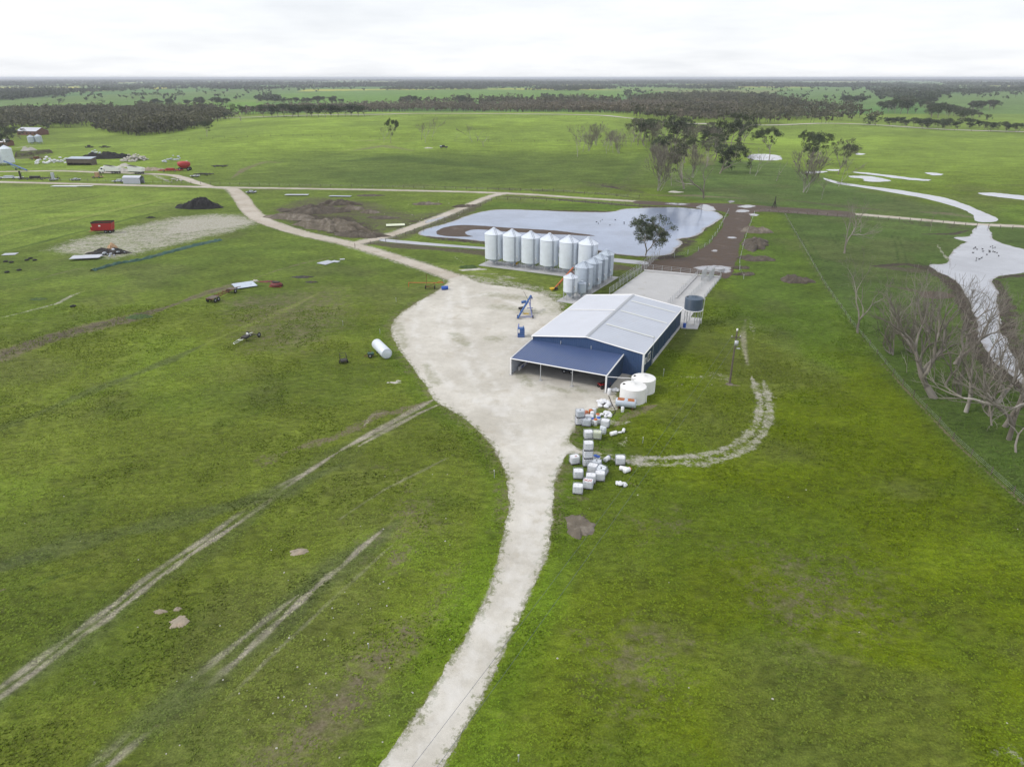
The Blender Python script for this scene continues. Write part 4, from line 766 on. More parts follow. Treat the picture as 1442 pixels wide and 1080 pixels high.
fence('yard_fence', 'galvanised rail fence along the left side of the concrete yard', [gp(928, 362), gp(907, 381.5), gp(878, 401), gp(858, 415)], 1.7, 2.4, 5, .03)
fence('yard_fence', 'outer rail fence of the narrow race running to the left of the concrete yard', [gp(921, 363), gp(896, 383), gp(872, 399)], 1.6, 2.4, 4, .025)
fence('yard_fence', 'rail fence along the far kerb of the concrete yard', [gp(907, 380), gp(945, 384), gp(985, 388.5), gp(1014, 391)], 1.5, 2.6, 4, .022)
fence('yard_fence', 'rail fence between the concrete yard and the long race', [gp(982, 389), gp(962, 410), gp(940, 432)], 1.5, 2.0, 5, .025)
fence('yard_fence', 'rail fence inside the long race beside the crush', [gp(1000, 392), gp(985, 408), gp(968, 425)], 1.5, 1.6, 5, .025)
fence('yard_fence', 'rail fence on the outer right edge of the concrete race', [gp(1015, 393), gp(1002, 409), gp(988, 427)], 1.4, 2.6, 4, .022)
# crush
cp = gp(996, 394); t = thing('cattle_crush', 'tall grey steel cattle crush at the far end of the race', 'cattle crush', (cp.x, cp.y, .14), -.5)
for x in (-.9, .9):
    s_ = MB()
    for i in range(11): s_.tube([(x, -2.4 + i * .48, 0), (x, -2.4 + i * .48, 2.4)], .045, 4)
    for z in (.3, .8, 1.3, 1.8, 2.35): s_.tube([(x, -2.4, z), (x, 2.4, z)], .035, 4)
    s_.build('side_panel', M_['galv'], t)
s_ = MB()
for y in (-2.4, 0, 2.4): s_.tube([(-.9, y, 2.4), (.9, y, 2.4)], .05, 4)
s_.build('top_bar', M_['galv'], t); q = MB(); [q.tube([(x, 2.3, .1), (x, 2.3, 2.1)], .035, 4) for x in (-.7, -.45, -.2, .2, .45, .7)]; q.tube([(-.8, 2.3, 2.1), (.8, 2.3, 2.1)], .04, 4); q.build('head_gate', M_['galv'], t)
# trough
tp = gp(1012, 380.5); t = thing('water_trough', 'round concrete water trough standing in the puddle behind the yard', 'trough', tp)
MB().lathe([(1.45, -.1), (1.42, .62), (1.28, .62), (1.25, .45), (.02, .44)], 28, sm=False).build('ring', M_['concrete'], t)
MB().lathe([(1.26, .50), (.02, .50)], 24).build('trough_water', WATER2, t)
# ------------------------------------------------------------------ power pole and lines
pp = gp(1027.3, 541); t = thing('power_pole', 'dark timber power pole with a grey transformer in the grass right of the shed', 'power pole', pp)
MB().tube([(0, 0, -.2), (0, 0, 4.5), (.03, 0, 8.95)], [.17, .14, .115], 8).build('pole', M_['wood'], t)
MB().lathe([(.02, 6.55), (.30, 6.6), (.30, 7.35), (.02, 7.45)], 12, M=TM(.05, -.38, 0)).build('transformer', M_['galv'], t)
MB().box(-.06, .06, -.35, .1, 6.5, 6.6).build('bracket', M_['galv'], t)
ca = MB(); ca.box(-.75, .75, -.06, .06, 7.75, 7.87); c_ = ca.build('crossarm', M_['wood'], t)
for x in (-.65, 0.1, .65): MB().lathe([(.02, 7.87), (.06, 7.9), (.05, 8.1), (.01, 8.15)], 6, M=TM(x, 0, 0)).build('insulator', M_['white'], c_)
MB().lathe([(.13, 8.9), (.15, 9.15), (.02, 9.25)], 8, M=TM(.03, 0, 0)).build('pole_cap', M_['white'], t)
MB().box(.3, .8, -.3, .1, 6.0, 6.05).build('lamp_arm', M_['galv'], t)
MB().lathe([(.7, -.05), (.5, .08), (.2, .14), (.02, .14)], 12).build('footing_mound', M_['earth'], t)
def line_to(name, lab, a, b, sag, r=.012):
    P = [a + (b - a) * (i / 16) - Vector((0, 0, sag * 4 * (i / 16) * (1 - i / 16))) for i in range(17)]
    return tag(MB().tube(P, r, 4, caps=False).build(name, M_['ladder']), lab, 'power line')
u, b_, d_ = ray(560, 1130); k = 36 / -d_; far = Vector((u * k, b_ * k, 8.0))
for dx, w_ in ((-.6, 'left'), (.6, 'right')): line_to('power_line', f'thin {w_} hand wire running from the pole top over the grass towards the viewer', pp + Vector((dx, 0, 8.1)), far + Vector((dx * 1.2, 0, 0)), .7)
# ------------------------------------------------------------------ liquid totes, drums and bags
def tote_proto(m, name='liquid_tote'):
    t = thing(name, 'x', 'tote')
    b = MB(); L_, W_ = .58, .48
    prof = [(0, .16), (.93, .16), (1, .22), (1, .98), (.93, 1.05), (0, 1.07)]; v = []; f = []; n = 24
    for k, (s, z) in enumerate(prof):
        for i in range(n):
            a = 2 * math.pi * i / n; cx, cy = math.cos(a), math.sin(a); q = (abs(cx) ** 6 + abs(cy) ** 6) ** (-1 / 6); v.append((cx * q * L_ * s, cy * q * W_ * s, z))
    for k in range(len(prof) - 1):
        for i in range(n): f.append((k * n + i, k * n + (i + 1) % n, (k + 1) * n + (i + 1) % n, (k + 1) * n + i))
    b.add(v, f, 0, False); bd = b.build('bottle', M_[m], t)
    MB().lathe([(.02, 1.05), (.10, 1.06), (.10, 1.11), (.02, 1.12)], 10).build('lid', M_['black'] if m == 'totegrey' else M_['drumwhite'], bd)
    c = MB()
    for x in np.linspace(-.6, .6, 8):
        for y in (-.5, .5): c.tube([(x, y, .14), (x, y, 1.14)], .010, 4, caps=False)
    for y in np.linspace(-.5, .5, 7):
        for x in (-.6, .6): c.tube([(x, y, .14), (x, y, 1.14)], .010, 4, caps=False)
    for z in (.16, .40, .64, .88, 1.14): c.tube([(-.6, -.5, z), (.6, -.5, z), (.6, .5, z), (-.6, .5, z), (-.6, -.5, z)], .016, 4, caps=False)
    for y in (-.2, .2): c.tube([(-.6, y, 1.14), (.6, y, 1.14)], .018, 4)
    c.build('cage', M_['zinc2'], t)
    p = MB(); p.box(-.6, .6, -.5, .5, .11, .15)
    for x in (-.5, 0, .5): p.box(x - .08, x + .08, -.5, .5, 0, .11)
    p.build('pallet', M_['pallet'], t); return t
protos = {'w': tote_proto('tote'), 'y': tote_proto('toteg'), 'g': tote_proto('totegrey')}; used = set()
def tote(k, px, z, rz, label, rx=0, group='liquid totes beside the drive'):
    o = protos[k] if k not in used else copy_tree(protos[k]); used.add(k); p = gp(*px)
    o.location = (p.x, p.y, z + .01); o.rotation_euler = (rx, 0, rz); o.scale = (.97,) * 3; o['label'] = label; o['category'] = 'tote'; o['group'] = group; return o
h1 = 1.12
tote('w', (816, 597), 0, .1, 'cloudy tote at the bottom of the two high stack nearest the shed'); tote('g', (816.3, 597), h1, .2, 'grey topped tote on top of the two high stack nearest the shed')
tote('g', (826, 599), 0, -.25, 'grey tote leaning close beside the two high stack'); tote('w', (829.5, 594.5), 0, -.1, 'white tote behind the grey one, drums on its right')
tote('w', (852, 600.5), 0, -.35, 'white tote standing apart on the right, grey drum at its foot'); tote('w', (828.2, 616.5), 0, .12, 'white tote at the grass edge, left neighbour of the yellowed one')
tote('y', (840.6, 617), 0, -.2, 'yellowed tote at the grass edge')
tote('w', (827, 655), 0, .05, 'white tote at the bottom of the three high stack'); tote('w', (827, 655), h1, .1, 'white tote in the middle of the three high stack'); tote('w', (827.2, 655), 2 * h1, .02, 'white tote on top of the three high stack')
rm = tote('w', (809, 652), 0, .3, 'white tote with a small red mark on its lid, left of the three high stack')
tote('w', (814, 672.3), 0, .0, 'white tote standing alone in the grass, second from the bottom on the left'); tote('w', (813.6, 693.5), 0, -.15, 'white tote lowest in the photo, by the drive edge')
tote('w', (831.8, 678.5), 0, -.12, 'white tote half hidden behind the one with red crosses')
rx_ = tote('w', (828, 686.5), 0, -.25, 'white tote with two red crosses painted on top')
tote('w', (834.5, 664.5), 0, -.35, 'white tote in front of the three high stack, turned askew'); tote('g', (839.6, 659), 0, -.3, 'grey tote wedged behind the askew white one, blue topped drum over it')
tote('w', (844.6, 675.3), 0, -.1, 'white tote at the right front of the jumbled group'); tote('g', (849.5, 667), .12, -.75, 'blue grey tote tipped over against its neighbours', .5)
tote('w', (873, 653), 0, -.03, 'white tote alone on the right beside the curving track')
M_['redpaint'] = mat('red paint marks', (.55, .06, .02), .6, 0, .1, 3)
for o, n in ((rx_, 2), (rm, 1)):
    q = MB()
    for i in range(n):
        cx = -.28 + i * .5 if n > 1 else .1; s = .20 if n > 1 else .1
        for sg in (-1, 1): q.tube([(cx - s, -s * sg - .1, 1.085), (cx + s, s * sg - .1, 1.085)], .035, 4)
    q.build('painted_mark', M_['redpaint'], o)
def drum_proto(m, lidm):
    t = thing('drum', 'x', 'drum')
    MB().lathe([(.02, 0), (.27, 0), (.29, .03), (.29, .3), (.305, .32), (.29, .34), (.29, .6), (.305, .62), (.29, .64), (.29, .86), (.27, .9), (.02, .9)], 16).build('body', M_[m], t)
    MB().lathe([(.22, .9), (.29, .91), (.29, .96), (.02, .965)], 16).build('lid', M_[lidm], t); return t
dp = {'wb': drum_proto('drumwhite', 'drumblue'), 'wo': drum_proto('drumwhite', 'orange'), 'ww': drum_proto('drumwhite', 'drumwhite'), 'bb': drum_proto('drumblue', 'drumblue'), 'ob': drum_proto('orange', 'orange'), 'gg': drum_proto('totegrey', 'totegrey')}; dused = set()
def drum(k, px, label, z=0, lie=0, rz=0, s=1.0):
    o = dp[k] if k not in dused else copy_tree(dp[k]); dused.add(k); p = gp(*px); o.location = (p.x, p.y, z + (.3 * s if lie else .005)); o.rotation_euler = (0, math.pi / 2 if lie else 0, rz); o.scale = (s, s, s)
    o['label'] = label; o['group'] = 'plastic drums among the totes'; return o
for a in (('wb', (834, 597.5), 'white drum with blue lid, left one of the pair in front of the totes'), ('wo', (838.2, 599), 'white drum with orange lid between two blue lidded drums'), ('wb', (842.6, 596.5), 'white drum with blue lid, right of the orange lidded one'),
          ('wo', (841.5, 591.5), 'white drum with orange lid behind the drum trio'), ('ww', (833.8, 588.5), 'plain white drum behind the totes near the orange ones'), ('ob', (825, 587.5), 'orange drum behind the stack, the left one'), ('ob', (831.5, 585.5), 'orange drum behind the stack, the right one'),
          ('gg', (836.5, 584), 'grey drum at the back of the drums by the gravel'), ('gg', (847.5, 609.5), 'grey drum standing left at the foot of the lone tote'), ('gg', (850.5, 610.5), 'grey drum standing right at the foot of the lone tote'),
          ('wb', (838.4, 650.5), 'white drum with blue lid standing by the three high stack'), ('wb', (841.5, 652), 'white drum with blue lid just right of another, beside the three high stack'), ('ww', (857.7, 555.5), 'white drum at the foot of the lean-to corner post'),
          ('bb', (963.5, 462), 'bright blue drum on the pad of the raised tank')): drum(*a)
drum('ww', (859.7, 614), 'white drum lying on its side in the grass beyond the yellowed tote', 0, 1, .5); drum('ww', (877.4, 610), 'small white drum lying furthest right in the grass', 0, 1, 1.3, .75); drum('ww', (870.5, 610.5), 'smallest white container lying in the grass between two others', 0, 1, .2, .5)
drum('ww', (876.4, 580), 'white drum in front of the rusty fuel tank', 0, 0, 0, .8); drum('wb', (851.6, 651), 'white and blue drum lying alone right of the jumble', 0, 1, .9); drum('ww', (872.3, 661.5), 'white drum lying below the lone tote, upper of two', 0, 1, -.4); drum('wo', (878.6, 666.5), 'white drum with orange lid lying below the lone tote', 0, 1, .6)
drum('bb', (622, 408.5), 'blue drum lying at the edge of the yard near the orange irrigator', 0, 1, .3, 1.5)
def heap(name, label, cat, px, rx, ry, h, m, seed=0, rough=.35, rz=0, n=30, base=None, group=None, freq=1.0):
    """a spread or mound with an uneven outline"""
    c = base or gp(*px); rs = 16; n = n * 2; J, I = np.meshgrid(np.arange(rs + 1), np.arange(n), indexing='ij'); q = J / rs; a = 2 * math.pi * I / n
    e = 1 + rough * (fbm(np.cos(a) * 2 * freq + seed * 3.1, np.sin(a) * 2 * freq + seed * 1.7, 1.0, 4) - .5) * 2.4
    x = np.cos(a) * rx * q * e; y = np.sin(a) * ry * q * e; sz = min(rx, ry); nz = fbm(x + seed * 9, y, sz * .8, 5); n2 = fbm(x + seed * 5, y, sz * .22 + .2, 3, 4)
    z = h * ((1 - q ** 2.4) * (.15 + 1.3 * nz) + (1 - q) ** .5 * (n2 - .5) * .55); z[-1] = -.10
    V = list(zip(x.ravel(), y.ravel(), z.ravel())); F = []
    for j in range(rs):
        for i in range(n): F.append((j * n + i, j * n + (i + 1) % n, (j + 1) * n + (i + 1) % n, (j + 1) * n + i))
    o = MB().add(V, [tuple(reversed(f)) for f in F], 0, False).build(name, M_[m]); o.location = c; o.rotation_euler = (0, 0, rz); return tag(o, label, cat, group)
def bags(name, label, cat, px, n, r, m, s=.45, seed=0):
    rr = random.Random(seed); c = gp(*px); t = MB()
    for i in range(n):
        a = rr.random() * 6.28; q = rr.random() ** .6 * r; x, y = math.cos(a) * q, math.sin(a) * q; z = .15 + (r - q) * rr.random() * .7; k = s * rr.uniform(.6, 1.2)
        Mx = TM(x, y, z) @ Matrix.Rotation(rr.random() * 3, 4, 'Z') @ Matrix.Rotation(rr.uniform(-.6, .6), 4, 'X') @ Matrix.Diagonal((k, k * .7, k * .45, 1))
        v = []; nn = 8
        for zz, q2 in ((-1, .5), (-.6, .95), (.2, 1), (.8, .75), (1, .25)):
            for j in range(nn): b = j * 2 * math.pi / nn; w = q2 * rr.uniform(.85, 1.12); v.append((math.cos(b) * w, math.sin(b) * w, zz))
        f = [(k2 * nn + j, k2 * nn + (j + 1) % nn, (k2 + 1) * nn + (j + 1) % nn, (k2 + 1) * nn + j) for k2 in range(4) for j in range(nn)] + [tuple(range(4 * nn, 5 * nn)), tuple(range(nn - 1, -1, -1))]
        t.add(v, f, 0, False, Mx)
    o = t.build(name, M_[m]); o.location = c; return tag(o, label, cat)
bags('bag_pile', 'pile of white and blue woven bags on the gravel before the white tanks', 'bag pile', (850, 570), 26, 1.15, 'cloth', .42, 1)
bags('bag_pile', 'smaller grey white bag heap between the totes and the bag pile', 'bag pile', (851.5, 585), 14, .8, 'cloth', .38, 2)
bags('bag_pile', 'crumpled white bags in the grass below the lone tote', 'bag pile', (873.5, 684), 8, .55, 'cloth', .34, 3)
bags('bag_pile', 'white bags against the left of the front white tank', 'bag pile', (866, 551), 8, .6, 'cloth', .4, 4)
# hose
hp = [gp(857, 558), gp(862, 570), gp(866, 578), gp(864, 584), gp(857, 585), gp(852, 578)]
tag(MB().tube([p + Vector((0, 0, .08)) for p in map(lambda q: Vector((q[0], q[1], 0)), smooth([(p.x, p.y) for p in hp], 5, False))], .05, 6).build('hose', M_['black']), 'black hose curling over the gravel left of the rusty fuel tank', 'hose')
# fuel tank lying on cradle
fp = gp(881, 574.5); t = thing('fuel_tank', 'silver fuel tank with two rust patches lying in front of the white tanks', 'fuel tank', (fp.x, fp.y, 0), -.27)
A = TM(-1.45, 0, .85) @ Matrix.Rotation(math.pi / 2, 4, 'Y'); MB().lathe([(.02, -.05), (.45, -.03), (.62, .05), (.66, .12), (.66, 2.78), (.62, 2.85), (.45, 2.93), (.02, 2.95)], 22, M=A).build('barrel', M_['silo2'], t)
q = MB(); nn = 6
for x0, x1 in ((-1.25, -.25), (.25, 1.2)):
    v = []; ss = 10
    for i in range(ss + 1):
        a = R(48 + 84 * i / ss); v += [(x0 + random.uniform(-.08, .08), math.cos(a) * .668, .85 + math.sin(a) * .668), (x1 + random.uniform(-.08, .08), math.cos(a) * .668, .85 + math.sin(a) * .668)]
    q.add(v, [(2 * i, 2 * i + 2, 2 * i + 3, 2 * i + 1) for i in range(ss)])
q.build('rust_patch', M_['rustb'], t)
for x in (-1, 1): MB().box(x - .08, x + .08, -.55, .55, 0, .36).build('cradle', M_['rust'], t)
# ================================================================== MACHINES AND ODDMENTS
def at(name, label, cat, px, rz=0, group=None, dz=0): return thing(name, label, cat, gp(*px, dz), rz, group)
def bars(parent, name, segs, r, m, n=4):
    q = MB()
    for a, b in segs: q.tube([a, b], r, n, sm=False)
    return q.build(name, M_[m], parent)
# blue auger on the gravel (mobile grain auger seen from its intake) : feet at (728,448) and (750,449)
t = at('grain_auger', 'blue wheeled grain auger parked on the gravel left of the shed', 'auger', (739, 448), -.06)
bars(t, 'auger_tube', [((-1.35, -1.1, .35), (1.0, 5.2, 3.1))], .20, 'mblue', 8)
bars(t, 'undercarriage', [((-1.3, -.2, .3), (.6, 3.6, 2.3)), ((1.5, -.2, .3), (.7, 3.6, 2.3)), ((-1.3, -.2, .35), (1.5, -.2, .35)), ((1.5, -.2, .35), (.9, 5.4, 1.0)), ((.3, 3.4, 1.0), (1.5, 3.6, 1.0)), ((.9, 5.4, .9), (.9, 5.2, 3.0))], .09, 'violet')
bars(t, 'motor', [((-.9, 4.3, 1.9), (.1, 4.4, 2.1))], .30, 'mblue', 8); bars(t, 'gearbox', [((-1.4, 2.4, 1.2), (-.2, 2.5, 1.4))], .28, 'black', 8)
q = MB(); q.box(-.35, .75, .9, 1.1, .5, .72); q.build('tool_box', M_['yellow'], t); bars(t, 'spout', [((1.0, 5.2, 3.1), (1.25, 5.5, 2.4))], .17, 'violet', 6); bars(t, 'wire_mast', [((.5, 4.0, 2.5), (-.5, 5.6, 3.9))], .04, 'black')
wheel(t, -1.45, -.2, .36, .36, .22); wheel(t, 1.65, -.2, .36, .36, .22); wheel(t, 1.3, 3.4, .36, .36, .22); wheel(t, -1.0, 3.6, .34, .34, .22)
t = at('hopper_bin', 'blue steel bin with a white panel standing below the blue auger', 'bin', (734, 474), .0)
q = MB(); q.box(-.68, .62, -.55, .55, 0, 1.55); q.build('body', M_['mblue'], t, .03); q = MB(); q.box(-.60, .54, -.47, .47, 1.55, 1.75); q.box(.3, .48, -.4, .4, 1.75, 1.98); q.build('engine_cover', M_['mblue'], t, .03)
MB().box(-.62, -.28, -.60, -.555, .95, 1.62).build('white_panel', M_['white'], t); q = MB()
for z in (.25, .75, 1.2): q.box(-.70, .64, -.575, -.552, z, z + .07)
q.build('rib', M_['violet'], t); bars(t, 'feed_pipe', [((-.55, .3, 1.6), (-.45, 1.0, 2.1))], .12, 'violet', 6)
# orange auger leaning towards the silos
a, b = gp(780, 409), gp(806.5, 397); t = thing('grain_auger', 'orange auger with yellow intake hopper leaning up to the silos', 'auger', a); v = b - a
tip = Vector((v.x, v.y, 0)); q = MB()
q.tube([(0, 0, .3), (tip.x, tip.y, 3.4)], .19, 8); q.build('auger_tube', M_['orange'], t); m_ = tip * .45
bars(t, 'support_leg', [((m_.x * 2.0, m_.y * 2.0, 3.2), (m_.x * 2.6 + .6, m_.y * 2 - .7, 0)), ((m_.x * 2.0, m_.y * 2, 3.2), (m_.x * 2.6 - .6, m_.y * 2 + .7, 0)), ((m_.x, m_.y, 1.5), (m_.x + .6, m_.y - .6, .2)), ((m_.x, m_.y, 1.5), (m_.x - .6, m_.y + .6, .2))], .05, 'orange')
MB().lathe([(.15, .05), (.62, .62), (.58, .62), (.12, .1)], 8, a0=.39, M=TM(-.45, -.2, 0)).build('intake_hopper', M_['yellow'], t); MB().box(.2, .9, -.45, .1, .25, .75).build('motor', M_['black'], t)
wheel(t, m_.x + .65, m_.y - .6, .33, .33, .2); wheel(t, m_.x - .65, m_.y + .6, .33, .33, .2)
t = at('feed_hopper', 'small yellow hopper standing between the legs of the second tall silo', 'hopper', (727.5, 375)); MB().lathe([(.2, .4), (.55, 1.0), (.55, 1.35), (.5, 1.35)], 4, a0=.78).build('bowl', M_['yellow'], t); bars(t, 'stand', [((-.4, -.4, 0), (-.35, -.35, 1)), ((.4, -.4, 0), (.35, -.35, 1)), ((.4, .4, 0), (.35, .35, 1)), ((-.4, .4, 0), (-.35, .35, 1))], .04, 'black')
# irrigator orange
t = at('spray_boom', 'rusty orange boom frame on two wheels at the yard edge', 'farm implement', (600, 407), -.05)
bars(t, 'boom', [((-4.2, 1.2, 1.1), (4.0, 1.0, 1.2)), ((-4.2, 1.2, .1), (-4.2, 1.2, 1.1)), ((2.4, 1.0, 1.2), (3.2, .6, 1.7)), ((3.2, .6, 1.7), (4.0, 1.0, 1.2))], .07, 'orange')
bars(t, 'axle_frame', [((0, 0, .4), (0, 1.1, 1.2)), ((1.9, 0, .4), (1.9, 1.1, 1.2)), ((0, 0, .4), (1.9, 0, .4)), ((0, 0, .4), (1.9, 1.1, 1.1))], .07, 'rust'); bars(t, 'mast', [((0, 1.1, 1.1), (0, 1.2, 3.3))], .045, 'rust')
wheel(t, -.1, 0, .42, .42, .24); wheel(t, 2.0, 0, .42, .42, .24)
# silver tank on skid trailer at left of yard
a, b = gp(531, 491.5), gp(545.5, 506); v = (b - a); Lt = v.length; an = math.atan2(v.y, v.x); mid = (a + b) / 2
t = thing('tank', 'shiny silver cylindrical tank lying in the grass beside the gravel yard', 'tank', (mid.x, mid.y, 0), an)
A = TM(-Lt / 2, 0, 1.0) @ Matrix.Rotation(math.pi / 2, 4, 'Y'); MB().lathe([(.02, -.04), (.8, 0), (.92, .08), (.93, Lt - .08), (.8, Lt), (.02, Lt + .05)], 28, M=A).build('barrel', M_['silo'], t)
MB().lathe([(.78, Lt + .02), (.80, Lt + .05), (.84, Lt + .02)], 28, M=A).build('end_ring', M_['silo2'], t)
for x in (-.9, .9): MB().box(x - .1, x + .1, -.7, .7, 0, .25).build('skid', M_['black'], t)
bars(t, 'outlet', [((Lt / 2, 0, .35), (Lt / 2 + .25, 0, .3))], .08, 'galv', 6)
t = at('field_bin', 'small dark machine with a green box tucked behind the silver tank', 'farm implement', (522.5, 502.5), .3)
MB().box(-.5, .5, -.4, .4, .4, .75).build('box', M_['tarp'], t); bars(t, 'frame', [((-.8, -.4, .35), (.8, -.4, .35)), ((-.8, .4, .35), (.8, .4, .35)), ((-.8, -.4, .35), (-1.2, 0, .2)), ((-.8, .4, .35), (-1.2, 0, .2)), ((0, -.4, .2), (0, .4, 1.0))], .05, 'rust'); wheel(t, -.2, -.6, .36, .36, .2, 'y'); wheel(t, -.2, .6, .36, .36, .2, 'y')
t = at('box_trailer', 'small dark caged trailer standing alone in the grass', 'trailer', (484, 511), .35)
MB().box(-.55, .55, -.6, .55, .35, .62).build('tray', M_['black'], t); bars(t, 'cage', [(p, (p[0] * .95, p[1], 1.55)) for p in ((-.55, -.6, .6), (.55, -.6, .6), (.55, .55, .6), (-.55, .55, .6))] + [((-.52, -.6, 1.55), (.52, -.6, 1.55)), ((.52, -.6, 1.55), (.52, .55, 1.55)), ((.52, .55, 1.55), (-.52, .55, 1.55)), ((-.52, .55, 1.55), (-.52, -.6, 1.55))], .035, 'black'); wheel(t, -.68, 0, .3, .3, .17); wheel(t, .68, 0, .3, .3, .17)
# skeletal machine at (348,475)
t = at('boom_trailer', 'dark trailed spray frame with folded pale arms in the middle of the left paddock', 'farm implement', (346, 480), -.25)
bars(t, 'axle', [((-.8, 2.2, .5), (1.2, 2.3, .5)), ((.2, 2.2, .5), (0, 0, .5)), ((-.5, 0, .55), (.6, .1, .55))], .09, 'black'); bars(t, 'folded_arm', [((-.5, -2.4, .3), (.6, 1.0, .9)), ((-1.0, -2.2, .3), (-.3, .8, .9)), ((-.9, -2.4, .3), (-.4, -2.6, .25)), ((-.8, -1.2, .5), (.2, -1.0, .6)), ((-.6, -.3, .7), (.4, -.1, .8)), ((-.2, 1.0, .9), (.7, 1.4, 1.2))], .05, 'galv')
MB().box(-.5, .6, -.6, .7, .6, .95).build('tank', M_['black'], t); MB().box(-.75, -.45, 1.4, 1.7, .6, .95).build('white_can', M_['white'], t); wheel(t, -1.0, 2.2, .48, .48, .28); wheel(t, 1.35, 2.3, .48, .48, .28)
# flat bed trailer with paired wheels
a, b = gp(296, 427), gp(330, 411); v = b - a; t = thing('flat_trailer', 'long rusty flat trailer with dark wheels at both ends, by the brown strip', 'trailer', ((a + b) / 2), math.atan2(v.y, v.x)); hl = v.length / 2
bars(t, 'chassis', [((-hl, -.5, .85), (hl + .8, -.5, .85)), ((-hl, .5, .85), (hl + .8, .5, .85))] + [((x, -.9, .9), (x, .9, .9)) for x in np.linspace(-hl, hl, 7)], .09, 'rust'); MB().box(-hl, -hl + 2.2, -.9, .9, .95, 1.05).build('deck_board', M_['wood'], t); MB().box(hl - 1.5, hl, -.9, .9, .95, 1.03).build('deck_board', M_['wood'], t)
for x in (-hl + .6, -hl + 1.7, hl - .9):
    for y in (-.95, .95): wheel(t, x, y, .48, .48, .3, 'y')
bars(t, 'drawbar', [((hl + .8, 0, .8), (hl + 2.6, 0, .5))], .07, 'rust')
def sheets(name, label, cat, px, w, l, rz, m, z=.1, n=1, sp=.2, tilt=0, pitch=.25):
    o_ = MB(); rr = random.Random(px[0])
    for i in range(n):
        Mx = TM(rr.uniform(-sp, sp) * i, rr.uniform(-sp, sp) * i, z + .05 * i) @ Matrix.Rotation(rr.uniform(-.25, .25) * (i > 0), 4, 'Z') @ Matrix.Rotation(tilt, 4, 'X')
        q = MB(); ribbed(q, (-w / 2, -l / 2, 0), (1, 0, 0), (0, l, 0), w, pitch, .035, nrm=Vector((0, 0, 1))); o_.add(q.v, q.f, 0, False, Mx); o_.add([(a, b, c - .02) for a, b, c in q.v], [tuple(reversed(f)) for f in q.f], 0, False, Mx)
    o = o_.build(name, M_[m]); o.location = gp(*px); o.rotation_euler = (0, 0, rz); return tag(o, label, cat)
sheets('sheet_stack', 'stack of grey corrugated sheets lying at the end of the flat trailer', 'roofing sheets', (344, 402.5), 4.6, 4.8, .55, 'silo2', .12, 4, .1)
sheets('sheet_stack', 'pale roofing sheets dropped in the grass below the road, the larger lot', 'roofing sheets', (459, 370.5), 3.0, 3.6, -.5, 'zinc', .1, 2, .15); sheets('loose_sheet', 'smaller pale loose sheet just right of the larger roofing sheets', 'roofing sheet', (472, 369), 2.2, 1.4, -.3, 'zinc', .08, 2, .5)
sheets('loose_sheet', 'tiny pale sheet nearest the road beside the dropped roofing', 'roofing sheet', (482, 365.5), 1.3, .9, .2, 'zinc', .08)
sheets('loose_sheet', 'flat white sheet held up on blocks beside the scrap heap', 'roofing sheet', (121, 365), 7.0, 3.2, .22, 'zinc', .6, 2, .3, .05); sheets('loose_sheet', 'flat white sheet alone in the grass near the left edge', 'roofing sheet', (14, 358.5), 3.4, 2.4, .2, 'zinc', .12)
sheets('sheet_stack', 'long pale sheet lying above the brown spoil mounds, the left one', 'roofing sheet', (418, 275.5), 9.5, 2.6, .0, 'zinc', .35); sheets('sheet_stack', 'long pale sheet above the brown spoil mounds, the right one', 'roofing sheet', (479, 277.5), 9, 2.4, -.1, 'zinc2', .35)
sheets('loose_sheet', 'greenish pale sheet lying beside the muddy side track', 'roofing sheet', (557, 318), 6, 3.4, .2, 'toteg', .3); sheets('sheet_stack', 'long white panel beside the dirt road at the far left, left half', 'roofing sheet', (92, 263.2), 12, 3, -.05, 'white', .3); sheets('sheet_stack', 'long white panel beside the dirt road at the far left, right half', 'roofing sheet', (113, 263), 11, 2, -.05, 'white', .3)
# maroon hopper
t = at('old_hopper', 'dull maroon tapered hopper lying in the left paddock', 'hopper', (389.5, 403.5), -.1); MB().lathe([(1.45, .0), (1.6, .5), (1.0, .95), (.9, .9), (1.1, .5)], 6, a0=.3, M=Matrix.Diagonal((1, .7, 1, 1))).build('shell', M_['maroon'], t); MB().box(-.9, .7, -.2, .5, .8, 1.1).build('inner_frame', M_['black'], t); bars(t, 'lip', [((-1.5, -.7, .15), (1.4, -.7, .15))], .07, 'red')
heap('scrap_strip', 'low reddish strip of scrap behind the maroon hopper', 'scrap', (378, 397), 2.6, .7, .3, 'maroon', 3); heap('tarp', 'dark crumpled tarp in the grass, upper of two', 'tarp', (427, 390.5), 2.9, .9, .35, 'black', 4, .5); heap('tarp', 'dark crumpled tarp in the grass, lower of two', 'tarp', (438, 397.5), 1.4, .7, .3, 'black', 5, .5)
heap('stump', 'small grey stump lump at the head of the sheet stack', 'rubble', (360, 396), .7, .5, .4, 'stone', 6)
